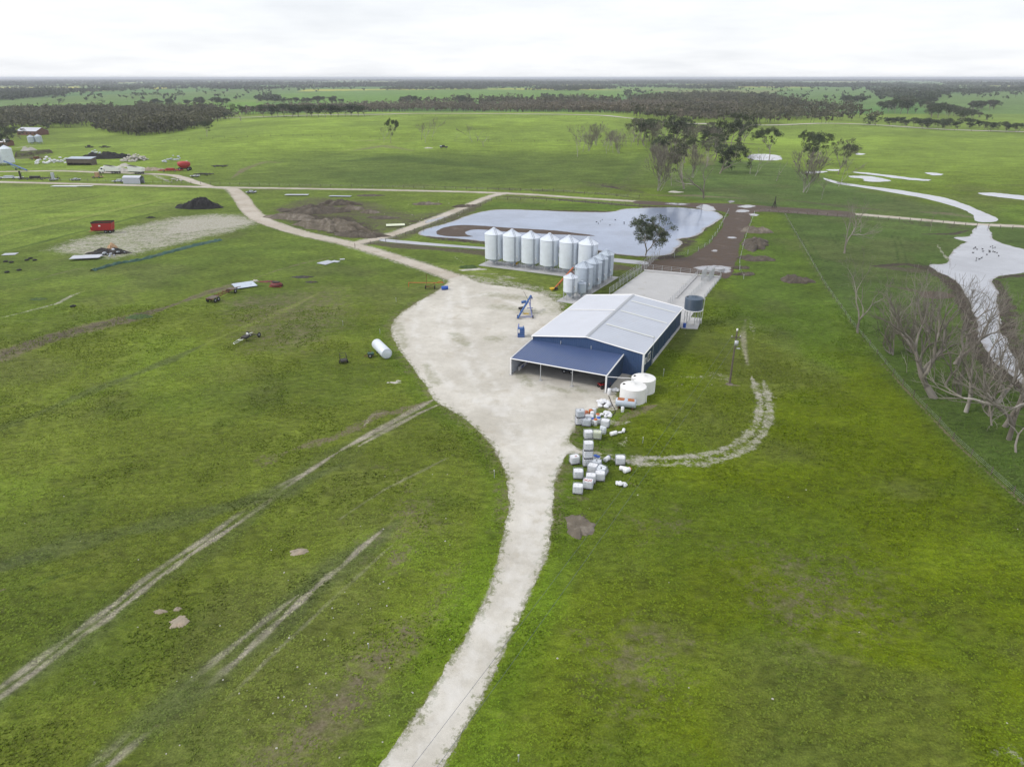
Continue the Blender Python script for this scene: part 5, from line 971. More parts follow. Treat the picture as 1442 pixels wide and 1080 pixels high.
# red mixer wagon
t = at('feed_mixer', 'red feed mixer wagon with black rubber rim on the patchy gravel', 'feed wagon', (148, 328), .12)
v = []; prof = [(-2.6, -1.15, 1.0), (2.4, -1.15, 1.0), (2.6, 1.15, 1.0), (-2.6, 1.15, 1.0), (-3.0, -1.35, 3.1), (2.9, -1.35, 3.2), (2.9, 1.35, 3.2), (-3.0, 1.35, 3.1)]
MB().add(prof, [(0, 3, 2, 1), (0, 1, 5, 4), (1, 2, 6, 5), (2, 3, 7, 6), (3, 0, 4, 7)]).build('tub', M_['red'], t, .04); MB().add([(x * 1.01, y * 1.02, z + d) for d in (0, .38) for x, y, z in prof[4:]], [(0, 1, 5, 4), (1, 2, 6, 5), (2, 3, 7, 6), (3, 0, 4, 7)]).build('rubber_rim', M_['black'], t)
MB().box(-2.6, 2.5, -.8, .8, .65, 1.0).build('chassis', M_['maroon'], t); MB().box(-3.7, -2.8, -.7, .7, .9, 1.9).build('conveyor', M_['red'], t); bars(t, 'drawbar', [((-2.6, 0, .7), (-4.6, 0, .5))], .1, 'red')
MB().box(-.9, -.3, -1.42, -1.38, 2.2, 2.6).build('decal', M_['white'], t)
for x in (.7, 2.0):
    for y in (-1.1, 1.1): wheel(t, x, y, .5, .5, .35, 'y')
# heaps
heap('compost_heap', 'big black compost heap beside the bend of the farm road', 'heap', (281, 292.5), 8.4, 4.6, 3.6, 'coal', 11, .25, -.05); heap('compost_heap', 'long low black heap in the distant yard beside white rubble', 'heap', (153, 223), 17, 4.5, 3.4, 'coal', 12, .4)
heap('compost_heap', 'small black lump below the big black heap', 'heap', (212, 307), 1.6, .9, .5, 'coal', 13)
heap('scrap_heap', 'dark scrap heap with white scraps on the patchy gravel', 'scrap heap', (156, 357), 4.8, 2.2, 1.7, 'black', 14, .7, 0, 40, None, None, 3)
bags('scrap_pieces', 'pale scraps lying on the dark scrap heap', 'scrap', (158, 359), 14, 3.0, 'zinc2', .5, 6); heap('dirt_lump', 'tan lump on top of the dark scrap heap', 'spoil', (158, 350), 1.5, 1.2, 1.6, 'tan', 15)
for i, (px, rx, ry, h, m, rz, lab) in enumerate((((440, 298), 13, 5, 2.4, 'earthd', -.1, 'dark upper spoil mound strewn with stones near the dirt road'), ((410, 307), 9, 4, 1.6, 'earth', -.2, 'grey brown flattened mound at the left end of the spoil area'), ((470, 322), 15, 5.2, 3.2, 'earth', -.45, 'largest brown spoil mound above the farm road'),
    ((505, 332), 9, 3.5, 1.6, 'earthd', -.3, 'dark spoil mound tapering towards the track junction'), ((480, 288), 9, 3, 2.0, 'earthd', -.1, 'dark spoil ridge behind the largest brown mound'), ((495, 295), 5, 2.6, 1.4, 'earth', 0, 'grey stony mound between the spoil ridge and the green'), ((521, 300), 3.2, 2, 1.3, 'earth', 0, 'small grey mound alone on the green beside the spoil'), ((600, 288), 5.5, 2, 1.0, 'earth', 0, 'pale low stone mound near the side track'),
    ((655, 291), 5, 1.8, .8, 'earthd', .3, 'dark low mound on the bank of the side track'), ((540, 307), 6, 2.4, .6, 'earthd', 0, 'low brown mound right of the small grey one'), ((521, 276), 6, 2, .6, 'earthd', 0, 'small dark mound under the top road'),
    ((1063, 345), 3.4, 8.5, 1.8, 'earthd', -.35, 'long brown spoil ridge along the muddy track'), ((1066, 326), 4.5, 3.6, 1.6, 'earth', 0, 'lighter spoil lump at the top of the long ridge'), ((1062, 365), 5.0, 2.6, 1.1, 'earthd', -.4, 'low spoil lump at the near end of the long ridge'), ((1044, 378), 2.4, 1.0, .8, 'earthd', 0, 'small dark mound right of the puddle, the upper one'), ((1047, 387), 2.6, 1.1, .8, 'earthd', 0, 'small dark mound right of the puddle, the lower one'),
    ((1121, 396), 3.6, 2.6, 1.5, 'earthd', -.2, 'brown mound alone in the grass right of the cattle yard'), ((815, 741), 1.5, 2.0, .35, 'earth', .2, 'bare brown dirt patch mounded below the totes'), ((421, 777), .9, .55, .22, 'sand', 0, 'small tan dirt scrape in the left foreground'), ((226, 861), .55, .3, .25, 'sand', 0, 'tiny tan dirt lump between the wheel tracks, left one'), ((250, 858), .4, .22, .2, 'sand', 0, 'tiny tan dirt lump between the wheel tracks, right one'), ((252, 876), .75, .8, .2, 'sand', 0, 'dry straw tuft mound between the wheel tracks'))):
    heap('spoil_mound', lab, 'mound', px, rx, ry, h, m, 20 + i, .45, rz, 36)
# green shade cloth windrow
a = [gp(*p) for p in ((130, 382), (165, 372), (200, 366), (240, 355), (280, 345), (310, 338))]; c = smooth([(p.x, p.y) for p in a], 10, False); V = []; F = []
for i, (x, y) in enumerate(c):
    q = i / (len(c) - 1); wd = .3 + .8 * q + .5 * random.random(); dx, dy = (c[min(i + 1, len(c) - 1)] - c[max(i - 1, 0)]); l_ = math.hypot(dx, dy); nx_, ny_ = -dy / l_, dx / l_
    for k, (s, z) in enumerate(((-1, 0), (-.6, .35), (0, .5), (.6, .3), (1, 0))): V.append((x + nx_ * s * wd + random.uniform(-.1, .1), y + ny_ * s * wd, z * random.uniform(.5, 1.3) + .02))
for i in range(len(c) - 1):
    for k in range(4): F.append((i * 5 + k, i * 5 + k + 1, (i + 1) * 5 + k + 1, (i + 1) * 5 + k))
tag(MB().add(V, F).build('rolled_cover', M_['tarp']), 'long dark green rolled cover along the edge of the patchy gravel', 'tarp')
for i, (px, lab) in enumerate((((8, 369), 'black tyre at the very left edge below the white sheet'), ((16, 370), 'black tyre second from the left edge'), ((38, 367), 'black tyre left of a trio near the white sheet'), ((43, 364.5), 'black tyre at the top of the trio'), ((49, 367), 'black tyre right of the trio'), ((27, 381), 'lone black tyre lowest in the left paddock'), ((10, 384), 'black tyre on the left below the others'), ((103, 432), 'black tyre by the pale wheel track'))):
    t = at('old_tyre', lab, 'tyre', px, random.random(), 'old tyres in the left paddock'); MB().torus(.42, .16, 16, 8, M=TM(0, 0, .16)).build('tread', M_['tyre'], t); MB().lathe([(.30, .10), (.28, .2), (.30, .24)], 12).build('bead', M_['black'], t)
# ------------------------------------------------ distant yard at the left
def tipper(label, px, rz, cab):
    t = at('tipper_truck' if cab else 'tipper_trailer', label, 'truck' if cab else 'trailer', px, rz, None)
    x0 = -1.2
    MB().add([(x0, -1.2, 1.2), (x0 + 7.2, -1.2, 1.2), (x0 + 7.2, 1.2, 1.2), (x0, 1.2, 1.2), (x0 - .3, -1.3, 4.0), (x0 + 7.4, -1.3, 2.9), (x0 + 7.4, 1.3, 2.9), (x0 - .3, 1.3, 4.0)], [(0, 3, 2, 1), (0, 1, 5, 4), (1, 2, 6, 5), (2, 3, 7, 6), (3, 0, 4, 7)]).build('tipping_body', M_['white'], t, .03)
    MB().add([(x0 - .3, -1.2, 4.02), (x0 + 3.2, -1.2, 3.55), (x0 + 3.2, 1.2, 3.55), (x0 - .3, 1.2, 4.02)], [(0, 1, 2, 3)]).build('load_cover', M_['black'], t); MB().box(x0, x0 + 7, -.5, .5, .75, 1.2).build('chassis', M_['black'], t)
    for x in (x0 + 3.6, x0 + 4.9, x0 + 6.2):
        for y in (-1.05, 1.05): wheel(t, x, y, .52, .52, .35, 'y', 10)
    if cab:
        MB().box(-3.6, -1.8, -1.2, 1.2, .8, 3.0).box(-4.9, -3.6, -1.0, 1.0, .8, 2.0).build('cab', M_['white'], t, .12); MB().box(-3.66, -3.58, -1.0, 1.0, 2.1, 2.8).box(-3.3, -2.3, -1.23, 1.23, 2.0, 2.75).build('windscreen', M_['glass'], t)
        for y in (-1.05, 1.05): wheel(t, -4.2, y, .52, .52, .3, 'y', 10)
    else: bars(t, 'drawbar', [((x0, 0, .9), (x0 - 1.6, 0, .7))], .1, 'black')
tipper('white tipper truck with raised body in the distant yard', (154, 244.5), -.12, True); tipper('white tipping trailer right of the truck in the distant yard', (187, 245), -.15, False)
t = at('machinery_cover', 'small silver open ended shelter beside the dirt road', 'shelter', (189, 258.5), -.05); q = MB(); ribbed(q, (-4, -1.8, 0), (1, 0, 0), (0, 0, 2.7), 8, .6, .04, nrm=Vector((0, -1, 0))); q.build('wall', M_['zinc2'], t); q = MB(); ribbed(q, (-4, 1.8, 0), (1, 0, 0), (0, 0, 2.7), 8, .6, .04, nrm=Vector((0, 1, 0))); q.build('wall', M_['zinc2'], t)
q = MB(); ribbed(q, (-4.1, -1.9, 2.7), (1, 0, 0), (0, 1.9, .8), 8.2, .6, .04, nrm=Vector((0, 0, 1))); ribbed(q, (-4.1, 1.9, 2.7), (1, 0, 0), (0, -1.9, .8), 8.2, .6, .04, nrm=Vector((0, 0, 1))); q.build('roof', M_['zinc'], t); MB().box(-4, -3.95, -1.75, 1.75, 0, 2.7).build('end_wall', M_['zinc2'], t)
t = at('old_shed', 'grey weathered low shed in the distant yard', 'shed', (116, 232.5), -.1); q = MB(); q.box(-7, 7, -2.4, -2.3, 1.2, 3.4).box(-7, 7, 2.3, 2.4, 0, 3.4).box(-7, -6.9, -2.3, 2.3, 0, 3.4).box(6.9, 7, -2.3, 2.3, 0, 3.4); q.build('wall', M_['wood'], t); q = MB(); ribbed(q, (-7.2, -2.6, 3.3), (1, 0, 0), (0, 5.4, .7), 14.4, .6, .05, nrm=Vector((0, 0, 1))); q.build('roof', M_['silo2'], t)
for x in (-6.8, -3.4, 0, 3.4, 6.8): MB().box(x - .1, x + .1, -2.45, -2.25, 0, 3.3).build('post', M_['wood'], t)
def house(name, label, px, w, l, h, rz, wall, roof, rise=1.6):
    t = at(name, label, 'building', px, rz); MB().box(-w / 2, w / 2, -l / 2, l / 2, 0, h).build('wall', M_[wall], t)
    a = .4; q = MB()
    for s in (-1, 1): ribbed(q, (-w / 2 - a, s * (l / 2 + a), h - .05), (1, 0, 0), (0, -s * (l / 2 + a), rise), w + 2 * a, .7, .04, nrm=Vector((0, 0, 1)))
    q.build('roof', M_[roof], t); q = MB(); q.add([(-w / 2, -l / 2, h), (-w / 2, l / 2, h), (-w / 2, 0, h + rise - .08), (w / 2, -l / 2, h), (w / 2, l / 2, h), (w / 2, 0, h + rise - .08)], [(0, 1, 2), (3, 5, 4)]); q.build('gable', M_[wall], t)
    for k in range(int(w // 4)): MB().box(-w / 2 + 1.5 + k * 4, -w / 2 + 2.8 + k * 4, -l / 2 - .04, -l / 2 + .02, 1, 2.1).build('window', M_['glass'], t)
    return t
house('farm_building', 'white roofed building among dark trees at the far left', (47, 190), 20, 12, 3.2, -.25, 'brick', 'zinc', 2.6); house('farm_house', 'low red brown building at the left edge behind the big silos', (-2, 206), 16, 10, 3, .05, 'brick', 'white', 1.6)
# small white caravan, rubble and implements
bags('rubble_pile', 'white rubble pile beside the long black heap', 'rubble', (190, 226), 90, 7.0, 'stone', 1.0, 7); bags('rubble_pile', 'white scrap pile near the old grey shed', 'rubble', (64, 229.5), 22, 6, 'cloth', 1.2, 8); bags('rubble_pile', 'blue and white oddments left of the old grey shed', 'scrap', (90, 229), 20, 5, 'cloth', .9, 9)
bags('rubble_pile', 'white scraps strung out behind the red seeder', 'scrap', (247, 227.5), 20, 6.5, 'zinc2', .9, 10); bags('rubble_pile', 'grey scraps at the left end of the long black heap', 'scrap', (135, 217), 14, 4, 'zinc2', .9, 16); bags('rubble_pile', 'pale rubble scatter beside the track near the shelter', 'rubble', (243, 255), 14, 4, 'stone', .6, 17)
heap('gravel_heap', 'pale gravel heap between the truck and the trailer', 'heap', (174, 242), 5, 2.6, 1.8, 'stone', 61); heap('gravel_heap', 'sandy heap right of the white trailer', 'heap', (216, 240), 6, 3, 1.8, 'sand', 62); heap('gravel_heap', 'white heap beyond the truck', 'heap', (177, 234.5), 4, 2.5, 1.4, 'stone', 63); heap('gravel_heap', 'white pointed heap behind the big silos', 'heap', (40, 212.5), 5, 3, 2.4, 'stone', 64)
def implement(label, px, rz, m, L_=6, W_=3, seed=0, h=1.3, wheels=2, cat='farm implement', name='farm_implement'):
    rr = random.Random(seed); t = at(name, label, cat, px, rz); s = []
    for y in np.linspace(-W_ / 2, W_ / 2, 4): s.append(((-L_ / 2, y, .6), (L_ / 2, y + rr.uniform(-.3, .3), .7)))
    for x in np.linspace(-L_ / 2, L_ / 2, 7): s.append(((x, -W_ / 2, .7), (x + rr.uniform(-.2, .2), W_ / 2, .6)))
    bars(t, 'frame', s, .09, m); s = []
    for i in range(14): x, y = rr.uniform(-L_ / 2, L_ / 2), rr.uniform(-W_ / 2, W_ / 2); s.append(((x, y, 0), (x + .2, y, rr.uniform(.7, h))))
    bars(t, 'tine', s, .06, 'black'); q = MB(); q.box(-L_ * .2, L_ * .15, -W_ * .2, W_ * .25, .7, h); q.build('housing', M_[m], t)
    for k in range(wheels):
        for y in (-W_ / 2 - .1, W_ / 2 + .1): wheel(t, -L_ * .25 + k * L_ * .5, y, .45, .45, .28, 'y', 10)
    return t
implement('wide red seeder bar parked in the distant yard', (241, 241.5), .05, 'red', 11, 4, 1, 1.5); implement('tan tractor like machine beside the dirt road', (138, 251), 0, 'tan', 5, 2.4, 2, 2.6); implement('grey white implement left of the silver shelter', (169, 257), 0, 'zinc2', 6, 2.6, 3, 1.4); implement('pale implement with raised arms beside the far left road', (76, 254.5), 0, 'zinc2', 3, 2.4, 4, 3.6)
implement('long dark implement beside the far left road', (51, 253), .02, 'black', 13, 2.6, 5, 1.6, 3); implement('small grey implement right of the one with raised arms', (107, 254.5), 0, 'zinc2', 4, 2, 6, 1.1); implement('pale long frame at the far left roadside', (14, 252), 0, 'zinc2', 12, 3, 7, 1.4); implement('dark upright implement between two pale frames at the far left', (30, 253), 0, 'black', 1.6, 1.5, 8, 3.8, 1)
implement('dark implement alone in the field right of the red seeder', (310, 235.5), 0, 'black', 8, 2.4, 9, .9); implement('dark scrap frame in front of the field right of the seeder', (287, 247), 0, 'black', 9, 3, 10, 1.0); implement('small grey scrap frame left of the dark one', (275, 249.5), 0, 'galv', 4, 2, 18, .9); implement('grey implement left of the black heap in the far field', (126, 208.5), 0, 'black', 5, 2, 11, 1.8); implement('grey implement far behind the black heap', (148, 208.5), 0, 'black', 7, 2, 12, 1.4)
implement('small pale implement on the green below the top road', (354, 272.5), .1, 'zinc2', 4, 2, 13, 1.2); implement('dark brown low trailer near the far yard fence', (52, 225), 0, 'rust', 7, 3, 14, 1.6)
t = at('seed_cart', 'bright red seed cart with big wheels behind the red seeder bar', 'farm implement', (260.5, 240.5), .1); MB().lathe([(1.1, 1.3), (2.3, 2.4), (2.4, 4.0), (1.4, 4.5), (.02, 4.6)], 12, M=Matrix.Diagonal((1.35, .9, 1, 1))).build('seed_bin', M_['red'], t); MB().box(-2.6, 2.6, -.5, .5, .8, 1.3).build('chassis', M_['black'], t)
for x in (-2.0, 2.2):
    for y in (-1.5, 1.5): wheel(t, x, y, .85, .85, .6, 'y', 12)
a, b = gp(38, 241.5), gp(8, 236); t = thing('grain_auger', 'blue auger lying beside the big white silos at the left edge', 'auger', a); v = b - a; bars(t, 'auger_tube', [((0, 0, .6), (v.x, v.y, 3.2))], .35, 'mblue', 8); bars(t, 'undercarriage', [((v.x * .3, v.y * .3, 1.3), (v.x * .4, v.y * .4 - 1.5, .5)), ((v.x * .3, v.y * .3, 1.3), (v.x * .4, v.y * .4 + 1.5, .5)), ((v.x * .4, v.y * .4 - 1.5, .5), (v.x * .8, v.y * .8, 2.7))], .12, 'mblue'); wheel(t, v.x * .4, v.y * .4 - 1.6, .5, .5, .3); wheel(t, v.x * .4, v.y * .4 + 1.6, .5, .5, .3)
slab('silo_pad', 'concrete pad under the two big white silos at the left edge', [gp(-14, 237.5), gp(22, 236), gp(22, 230.5), gp(-14, 231.5)], .3)
# stock yards of timber rails in the distant yard
fence('stock_yard', 'dense grey timber stockyard behind the distant left yard', [gp(22, 222), gp(48, 220.5), gp(74, 216.5), gp(70, 214.5), gp(45, 216.5), gp(24, 218), gp(22, 222)], 1.8, 3.4, 5, .1, .13, 'wood', 'stockyard')
fence('stock_yard', 'inner rails of the grey timber stockyard', [gp(30, 220.5), gp(52, 217.5), gp(72, 215.5)], 1.8, 3.4, 5, .1, .13, 'wood', 'stockyard')
# vehicle in the hill paddock
t = at('farm_ute', 'dark green farm utility parked on the grassy hill', 'vehicle', (625, 209), .05)
MB().box(-2.5, 2.5, -.9, .9, .55, 1.1).box(-1.2, .7, -.82, .82, 1.1, 1.8).build('body', M_['black'], t, .08); MB().box(-2.45, -1.2, -.85, .85, 1.1, 1.5).build('canopy', M_['zinc2'], t, .03); MB().box(-1.0, .5, -.85, .85, 1.3, 1.68).build('window', M_['glass'], t)
for x in (-1.6, 1.6):
    for y in (-.85, .85): wheel(t, x, y, .38, .38, .24, 'y', 10)
heap('rubble_heap', 'pale rubble left of the parked utility on the hill', 'rubble', (604, 209), 3, 1.5, .6, 'stone', 71); heap('rubble_heap', 'pale rocky spot below the grove beside the creek', 'rubble', (951, 271), 3, 1.4, .6, 'stone', 72)
# under the lean-to
def in_shed(name, label, cat, x, y, rz=0): p = SW(x, y); return thing(name, label, cat, p, SR + rz)
t = in_shed('tool_trailer', 'dark green box trailer parked deep under the lean-to', 'trailer', 8.2, 5.0, 0); MB().box(-1.3, 1.1, -.8, .8, .55, 1.9).build('box', M_['polyblue'], t, .03); bars(t, 'drawbar', [((-1.3, 0, .5), (-2.3, -.6, .4))], .05, 'black')
for x in (-.6, .6):
    for y in (-.9,): wheel(t, x, y, .36, .36, .22, 'y')
t = in_shed('quad_bike', 'red quad bike at the right end of the lean-to', 'quad bike', 15.2, 1.6, .9); MB().box(-.8, .8, -.28, .28, .5, .78).box(-.95, -.35, -.5, .5, .68, .78).box(.4, 1.0, -.5, .5, .68, .78).build('body', M_['red'], t, .06); MB().box(-.45, .2, -.2, .2, .78, .92).build('seat', M_['black'], t, .04); bars(t, 'handlebar', [((.4, -.38, 1.05), (.4, .38, 1.05)), ((.45, 0, .75), (.4, 0, 1.05))], .025, 'black')
for x in (-.62, .68):
    for y in (-.46, .46): wheel(t, x, y, .29, .29, .24, 'y')
t = in_shed('wall_panel', 'white and blue panel leaning on the inner left wall of the lean-to', 'panel', .55, 4.2, 0); MB().box(-.06, .06, -2.4, 2.4, .1, .75).build('board', M_['white'], t); MB().box(.062, .075, -1.6, -.6, .2, .6).box(.062, .075, .5, 1.6, .2, .6).build('blue_mark', M_['violet'], t)
t = in_shed('workbench', 'cluttered dark workbench at the back left of the lean-to', 'workbench', 3.4, 7.4, 0); MB().box(-1.5, 1.5, -.4, .4, .85, .92).build('top', M_['wood'], t); bars(t, 'leg', [((x, y, 0), (x, y, .86)) for x in (-1.4, 1.4) for y in (-.35, .35)], .04, 'wood'); MB().box(-1.2, -.5, -.3, .3, .92, 1.2).box(0, .8, -.25, .25, .92, 1.1).build('box', M_['totegrey'], t)
# posts and bits of wire fence, tubs, stumps
def posts(name, label, pts, h, n, r=.05, m='wood', cat='fence', wires=3):
    P = poly_px(pts); c = []
    L_ = [0]
    for a, b in zip(P[:-1], P[1:]): L_.append(L_[-1] + math.hypot(b[0] - a[0], b[1] - a[1]))
    t = thing(name, label, cat, (P[0][0], P[0][1], 0)); o = Vector((P[0][0], P[0][1], 0)); pr = None; wr = MB()
    for i in range(n):
        s = L_[-1] * i / (n - 1); x = float(np.interp(s, L_, [p[0] for p in P])); y = float(np.interp(s, L_, [p[1] for p in P])); z = float(terrain(x, y)); q = Vector((x, y, z)) - o
        MB().tube([q - Vector((0, 0, .1)), q + Vector((random.uniform(-.05, .05), random.uniform(-.05, .05), h * random.uniform(.9, 1.1)))], r, 5).build('post', M_[m], t)
        if pr is not None:
            for k in range(wires): zz = Vector((0, 0, h * (.35 + .6 * k / wires))); wr.tube([pr + zz, q + zz], .008 + .0015 * 0, 3, caps=False)
        pr = q
    if wires: wr.build('wire', M_['galv'], t)
    return t
posts('wire_fence', 'long wire fence with weathered posts between the bright paddock and the dark creek grass', [(1105, 303), (1160, 400), (1200, 458), (1274, 547), (1345, 622), (1440, 708), (1500, 762)], 1.1, 44, .055)
posts('wire_fence', 'wire fence with pale posts on the left side of the muddy track', [(1026, 298), (1012, 325), (998, 345), (980, 356), (945, 364), (925, 366)], 1.25, 16, .07, 'galv'); posts('wire_fence', 'wire fence with pale posts on the right side of the muddy track', [(1062, 302), (1050, 335), (1043, 362), (1040, 378), (1047, 393)], 1.25, 12, .07, 'galv')
posts('wire_fence', 'wire fence along the upper side of the top road', [(60, 254.5), (240, 258.8), (400, 262.5), (520, 264), (640, 267), (780, 270), (900, 279)], 1.2, 60, .09); posts('wire_fence', 'wire fence beside the muddy side track and dam bank', [(500, 349), (545, 341), (600, 322), (650, 301), (700, 281), (780, 284), (900, 291)], 1.2, 30, .08)
posts('wire_fence', 'wire fence along the lower side of the far east road', [(1070, 298), (1150, 304), (1300, 314), (1442, 325)], 1.2, 26, .08); posts('wire_fence', 'wire fence crossing the hill field', [(250, 199), (420, 191), (560, 197), (700, 200), (880, 200), (1000, 203)], 1.2, 50, .10, wires=0)
posts('wire_fence', 'wire fence under the far top road in front of the woods', [(340, 168.5), (520, 164), (760, 164), (890, 169), (1010, 177), (1230, 179), (1442, 189)], 1.3, 60, .12, wires=0)
for px, h, lab in (((696, 673), 1.1, 'lone steel post in the grass left of the drive'), ((483, 459), 1.0, 'thin post standing near the gravel edge left of the yard'), ((535, 470), .9, 'short dark post above the silver tank'), ((558, 425), .9, 'short dark post below the orange boom'), ((625, 399), .9, 'short dark post at the mouth of the road'), ((934, 530), 1.3, 'thin pale post in the grass beside the white tanks'), ((519, 913), .6, 'short white peg in the dry patch of the foreground'), ((730, 1072), .7, 'short white peg at the bottom right of the drive'), ((905, 624), .9, 'thin pale post in the grass beyond the lying drums')):
    t = at('marker_post', lab, 'post', px); MB().tube([(0, 0, 0), (.04, 0, h)], .04, 5).build('stake', M_['galv'], t); MB().box(-.05, .05, -.03, .03, h - .12, h).build('cap', M_['white'], t)
t = at('old_windmill_stump', 'dark broken pole frame standing at the muddy junction', 'post', (1090, 293), 0); bars(t, 'pole', [((0, 0, 0), (.1, 0, 4.2)), ((-.8, 0, 0), (0, 0, 2.6)), ((.8, 0, 0), (.1, 0, 2.6))], .14, 'black', 6); bars(t, 'brace', [((-.6, 0, .9), (.6, 0, .9))], .07, 'wood')
heap('concrete_scraps', 'pale concrete scraps in the grass left of the drive', 'rubble', (556, 539), .8, .35, .18, 'stone', 81, .6); heap('concrete_scraps', 'single pale slab scrap above the other concrete scraps', 'rubble', (561, 536.5), .45, .22, .14, 'stone', 82); heap('concrete_scraps', 'small pale scrap at the left of the concrete scraps', 'rubble', (546.5, 539), .25, .2, .12, 'stone', 83)
heap('concrete_scraps', 'pale gravel spill at the foot of the tall silo row', 'rubble', (668, 380), 3.4, .9, .25, 'stone', 84, .6, .15); heap('green_mound', 'dark weedy mound beside the pale gravel spill', 'mound', (658, 377), 2.4, 1.3, .7, 'weed', 85, .4)
heap('green_mound', 'round grassy mound on the brown strip of the left paddock', 'mound', (197, 446.5), 2.6, 1.4, .5, 'weed', 86, .3); heap('green_mound', 'dark weed clump near the start of the brown strip', 'mound', (54, 421.5), 2.0, .9, .3, 'weed', 87, .4)
# scattered pale stones
rr = random.Random(5); sm = []
for k in range(3):
    q = MB(); pts = []
    for i in range(8): a = i * math.pi / 4; e = rr.uniform(.7, 1.1); pts.append((math.cos(a) * .1 * e, math.sin(a) * .08 * e))
    q.add([(x, y, 0) for x, y in pts] + [(x * .8, y * .8, .05 * rr.uniform(.8, 1.2)) for x, y in pts] + [(0, 0, .075)], [(i, (i + 1) % 8, 8 + (i + 1) % 8, 8 + i) for i in range(8)] + [(8 + i, 8 + (i + 1) % 8, 16) for i in range(8)], 0, False); sm.append(q)
SM = [q.build('stone', M_['stone']) for q in sm]; done = set()
spots = [(194, 883), (310, 881), (406, 817), (540, 819), (545, 853), (565, 868), (460, 892), (407, 898), (419, 939), (459, 948), (436, 963), (392, 982), (400, 981), (412, 986), (350, 1013), (270, 953), (249, 959), (314, 957), (337, 976), (348, 972), (253, 1049), (143, 1057), (234, 1061), (90, 699), (35, 737), (113, 762), (425, 568), (311, 686), (542, 671), (195, 788), (630, 668), (609, 668), (540, 745), (547, 828), (508, 741), (628, 730), (627, 762), (535, 822), (898, 697), (1148, 595), (1210, 890), (1418, 1018), (970, 968), (942, 820), (785, 927), (1088, 984), (1433, 745), (965, 470), (968, 464), (1135, 690), (1110, 700), (830, 716)]
for i in range(60): spots.append((rr.uniform(380, 640), rr.uniform(760, 1070)) if i % 2 else (rr.uniform(540, 650), rr.uniform(282, 318)) if i % 3 else (rr.uniform(950, 1020), rr.uniform(525, 545)))
for i, px in enumerate(spots):
    o = SM[i % 3] if i < 3 else SM[i % 3].copy()
    if i >= 3: C.objects.link(o)
    o.location = gp(*px); s = rr.uniform(.45, 1.1) * (1 if px[1] > 450 else 2.2); o.scale = (s, s, s); o.rotation_euler = (0, 0, rr.random() * 6); zn = 'in the left foreground grass' if px[1] > 640 and px[0] < 700 else 'on the stony green beside the spoil mounds' if px[1] < 330 else 'around the foot of the power pole' if px[1] < 560 and px[0] > 900 else 'in the right hand paddock' if px[0] > 700 else 'in the grass left of the yard'; tag(o, 'small pale stone lying loose ' + zn, 'stone', 'pale stones ' + zn)
# water birds
bp = None
for i in range(34):
    px = (rr.uniform(1370, 1408), rr.uniform(346, 368)) if i < 22 else (rr.uniform(835, 900), rr.uniform(310, 318)) if i < 30 else (rr.uniform(945, 955), rr.uniform(322, 326))
    if bp is None:
        bp = MB().tube([(-.28, 0, .06), (-.1, 0, .1), (.12, 0, .1), (.24, 0, .08)], [.03, .12, .12, .03], 7).tube([(.2, 0, .1), (.27, 0, .26), (.36, 0, .27)], [.035, .035, .02], 5).build('water_bird', M_['black']); o = bp
    else: o = bp.copy(); C.objects.link(o)
    o.location = gp(*px, .04); o.rotation_euler = (0, 0, rr.random() * 6); tag(o, 'small dark bird resting on the creek water' if i < 22 else 'small dark bird resting on the dam water', 'bird', 'birds on the creek water' if i < 22 else 'birds on the dam water')
# ================================================================== TREES
def bark_mat(name, c1, c2, sc_=1.2):
    m = NT(name); v = m.obj(); a = m.noise(v, sc_, 6, .7)
    m.l(m.mix(m.rng(a, .38, .62), c1, c2), m.p.inputs['Base Color']); m.p.inputs['Roughness'].default_value = .9; m.bump(m.noise(v, 8, 3), .03, .5); return m.mat
def leaf_mat(name, lo, hi):
    m = NT(name); A = m.attr('tint'); oi = m.n('ShaderNodeObjectInfo'); k = m.rng(oi.outputs['Random'], 0, 1, .82, 1.2, False)
    sp = m.n('ShaderNodeSeparateColor'); m.l(A.outputs['Color'], sp.inputs[0])
    c = m.mix(m.rng(m.noise(m.obj(), .9, 4, .6), .35, .65), lo, hi); c = m.scale(c, m.math('MULTIPLY', m.rng(sp.outputs[0], 0, 1, .55, 1.6, False), k))
    m.l(c, m.p.inputs['Base Color']); m.p.inputs['Roughness'].default_value = .62; m.p.inputs['Specular IOR Level'].default_value = .3; return m.mat
BARK = bark_mat('smooth grey gum bark', (.20, .17, .14), (.36, .33, .29)); DEAD = bark_mat('bleached dead wood', (.17, .145, .12), (.42, .39, .36), .5); DEADB = bark_mat('peeling brown dead wood', (.165, .142, .122), (.42, .395, .36), .4)
DEADW = bark_mat('white dead wood', (.27, .25, .23), (.50, .47, .44), .6); BARKD = bark_mat('dark grey bark', (.085, .075, .062), (.17, .155, .135)); TWIG = bark_mat('grey brown twigs', (.120, .104, .085), (.245, .222, .19), .8); LEAF = leaf_mat('gum leaves', (.030, .046, .017), (.072, .088, .038)); LEAFD = leaf_mat('dark dense leaves', (.020, .032, .014), (.045, .058, .026)); LEAFG = leaf_mat('grey green leaves', (.055, .060, .036), (.105, .105, .070))  # BARKD: evenly dark bark for the woodland trunks
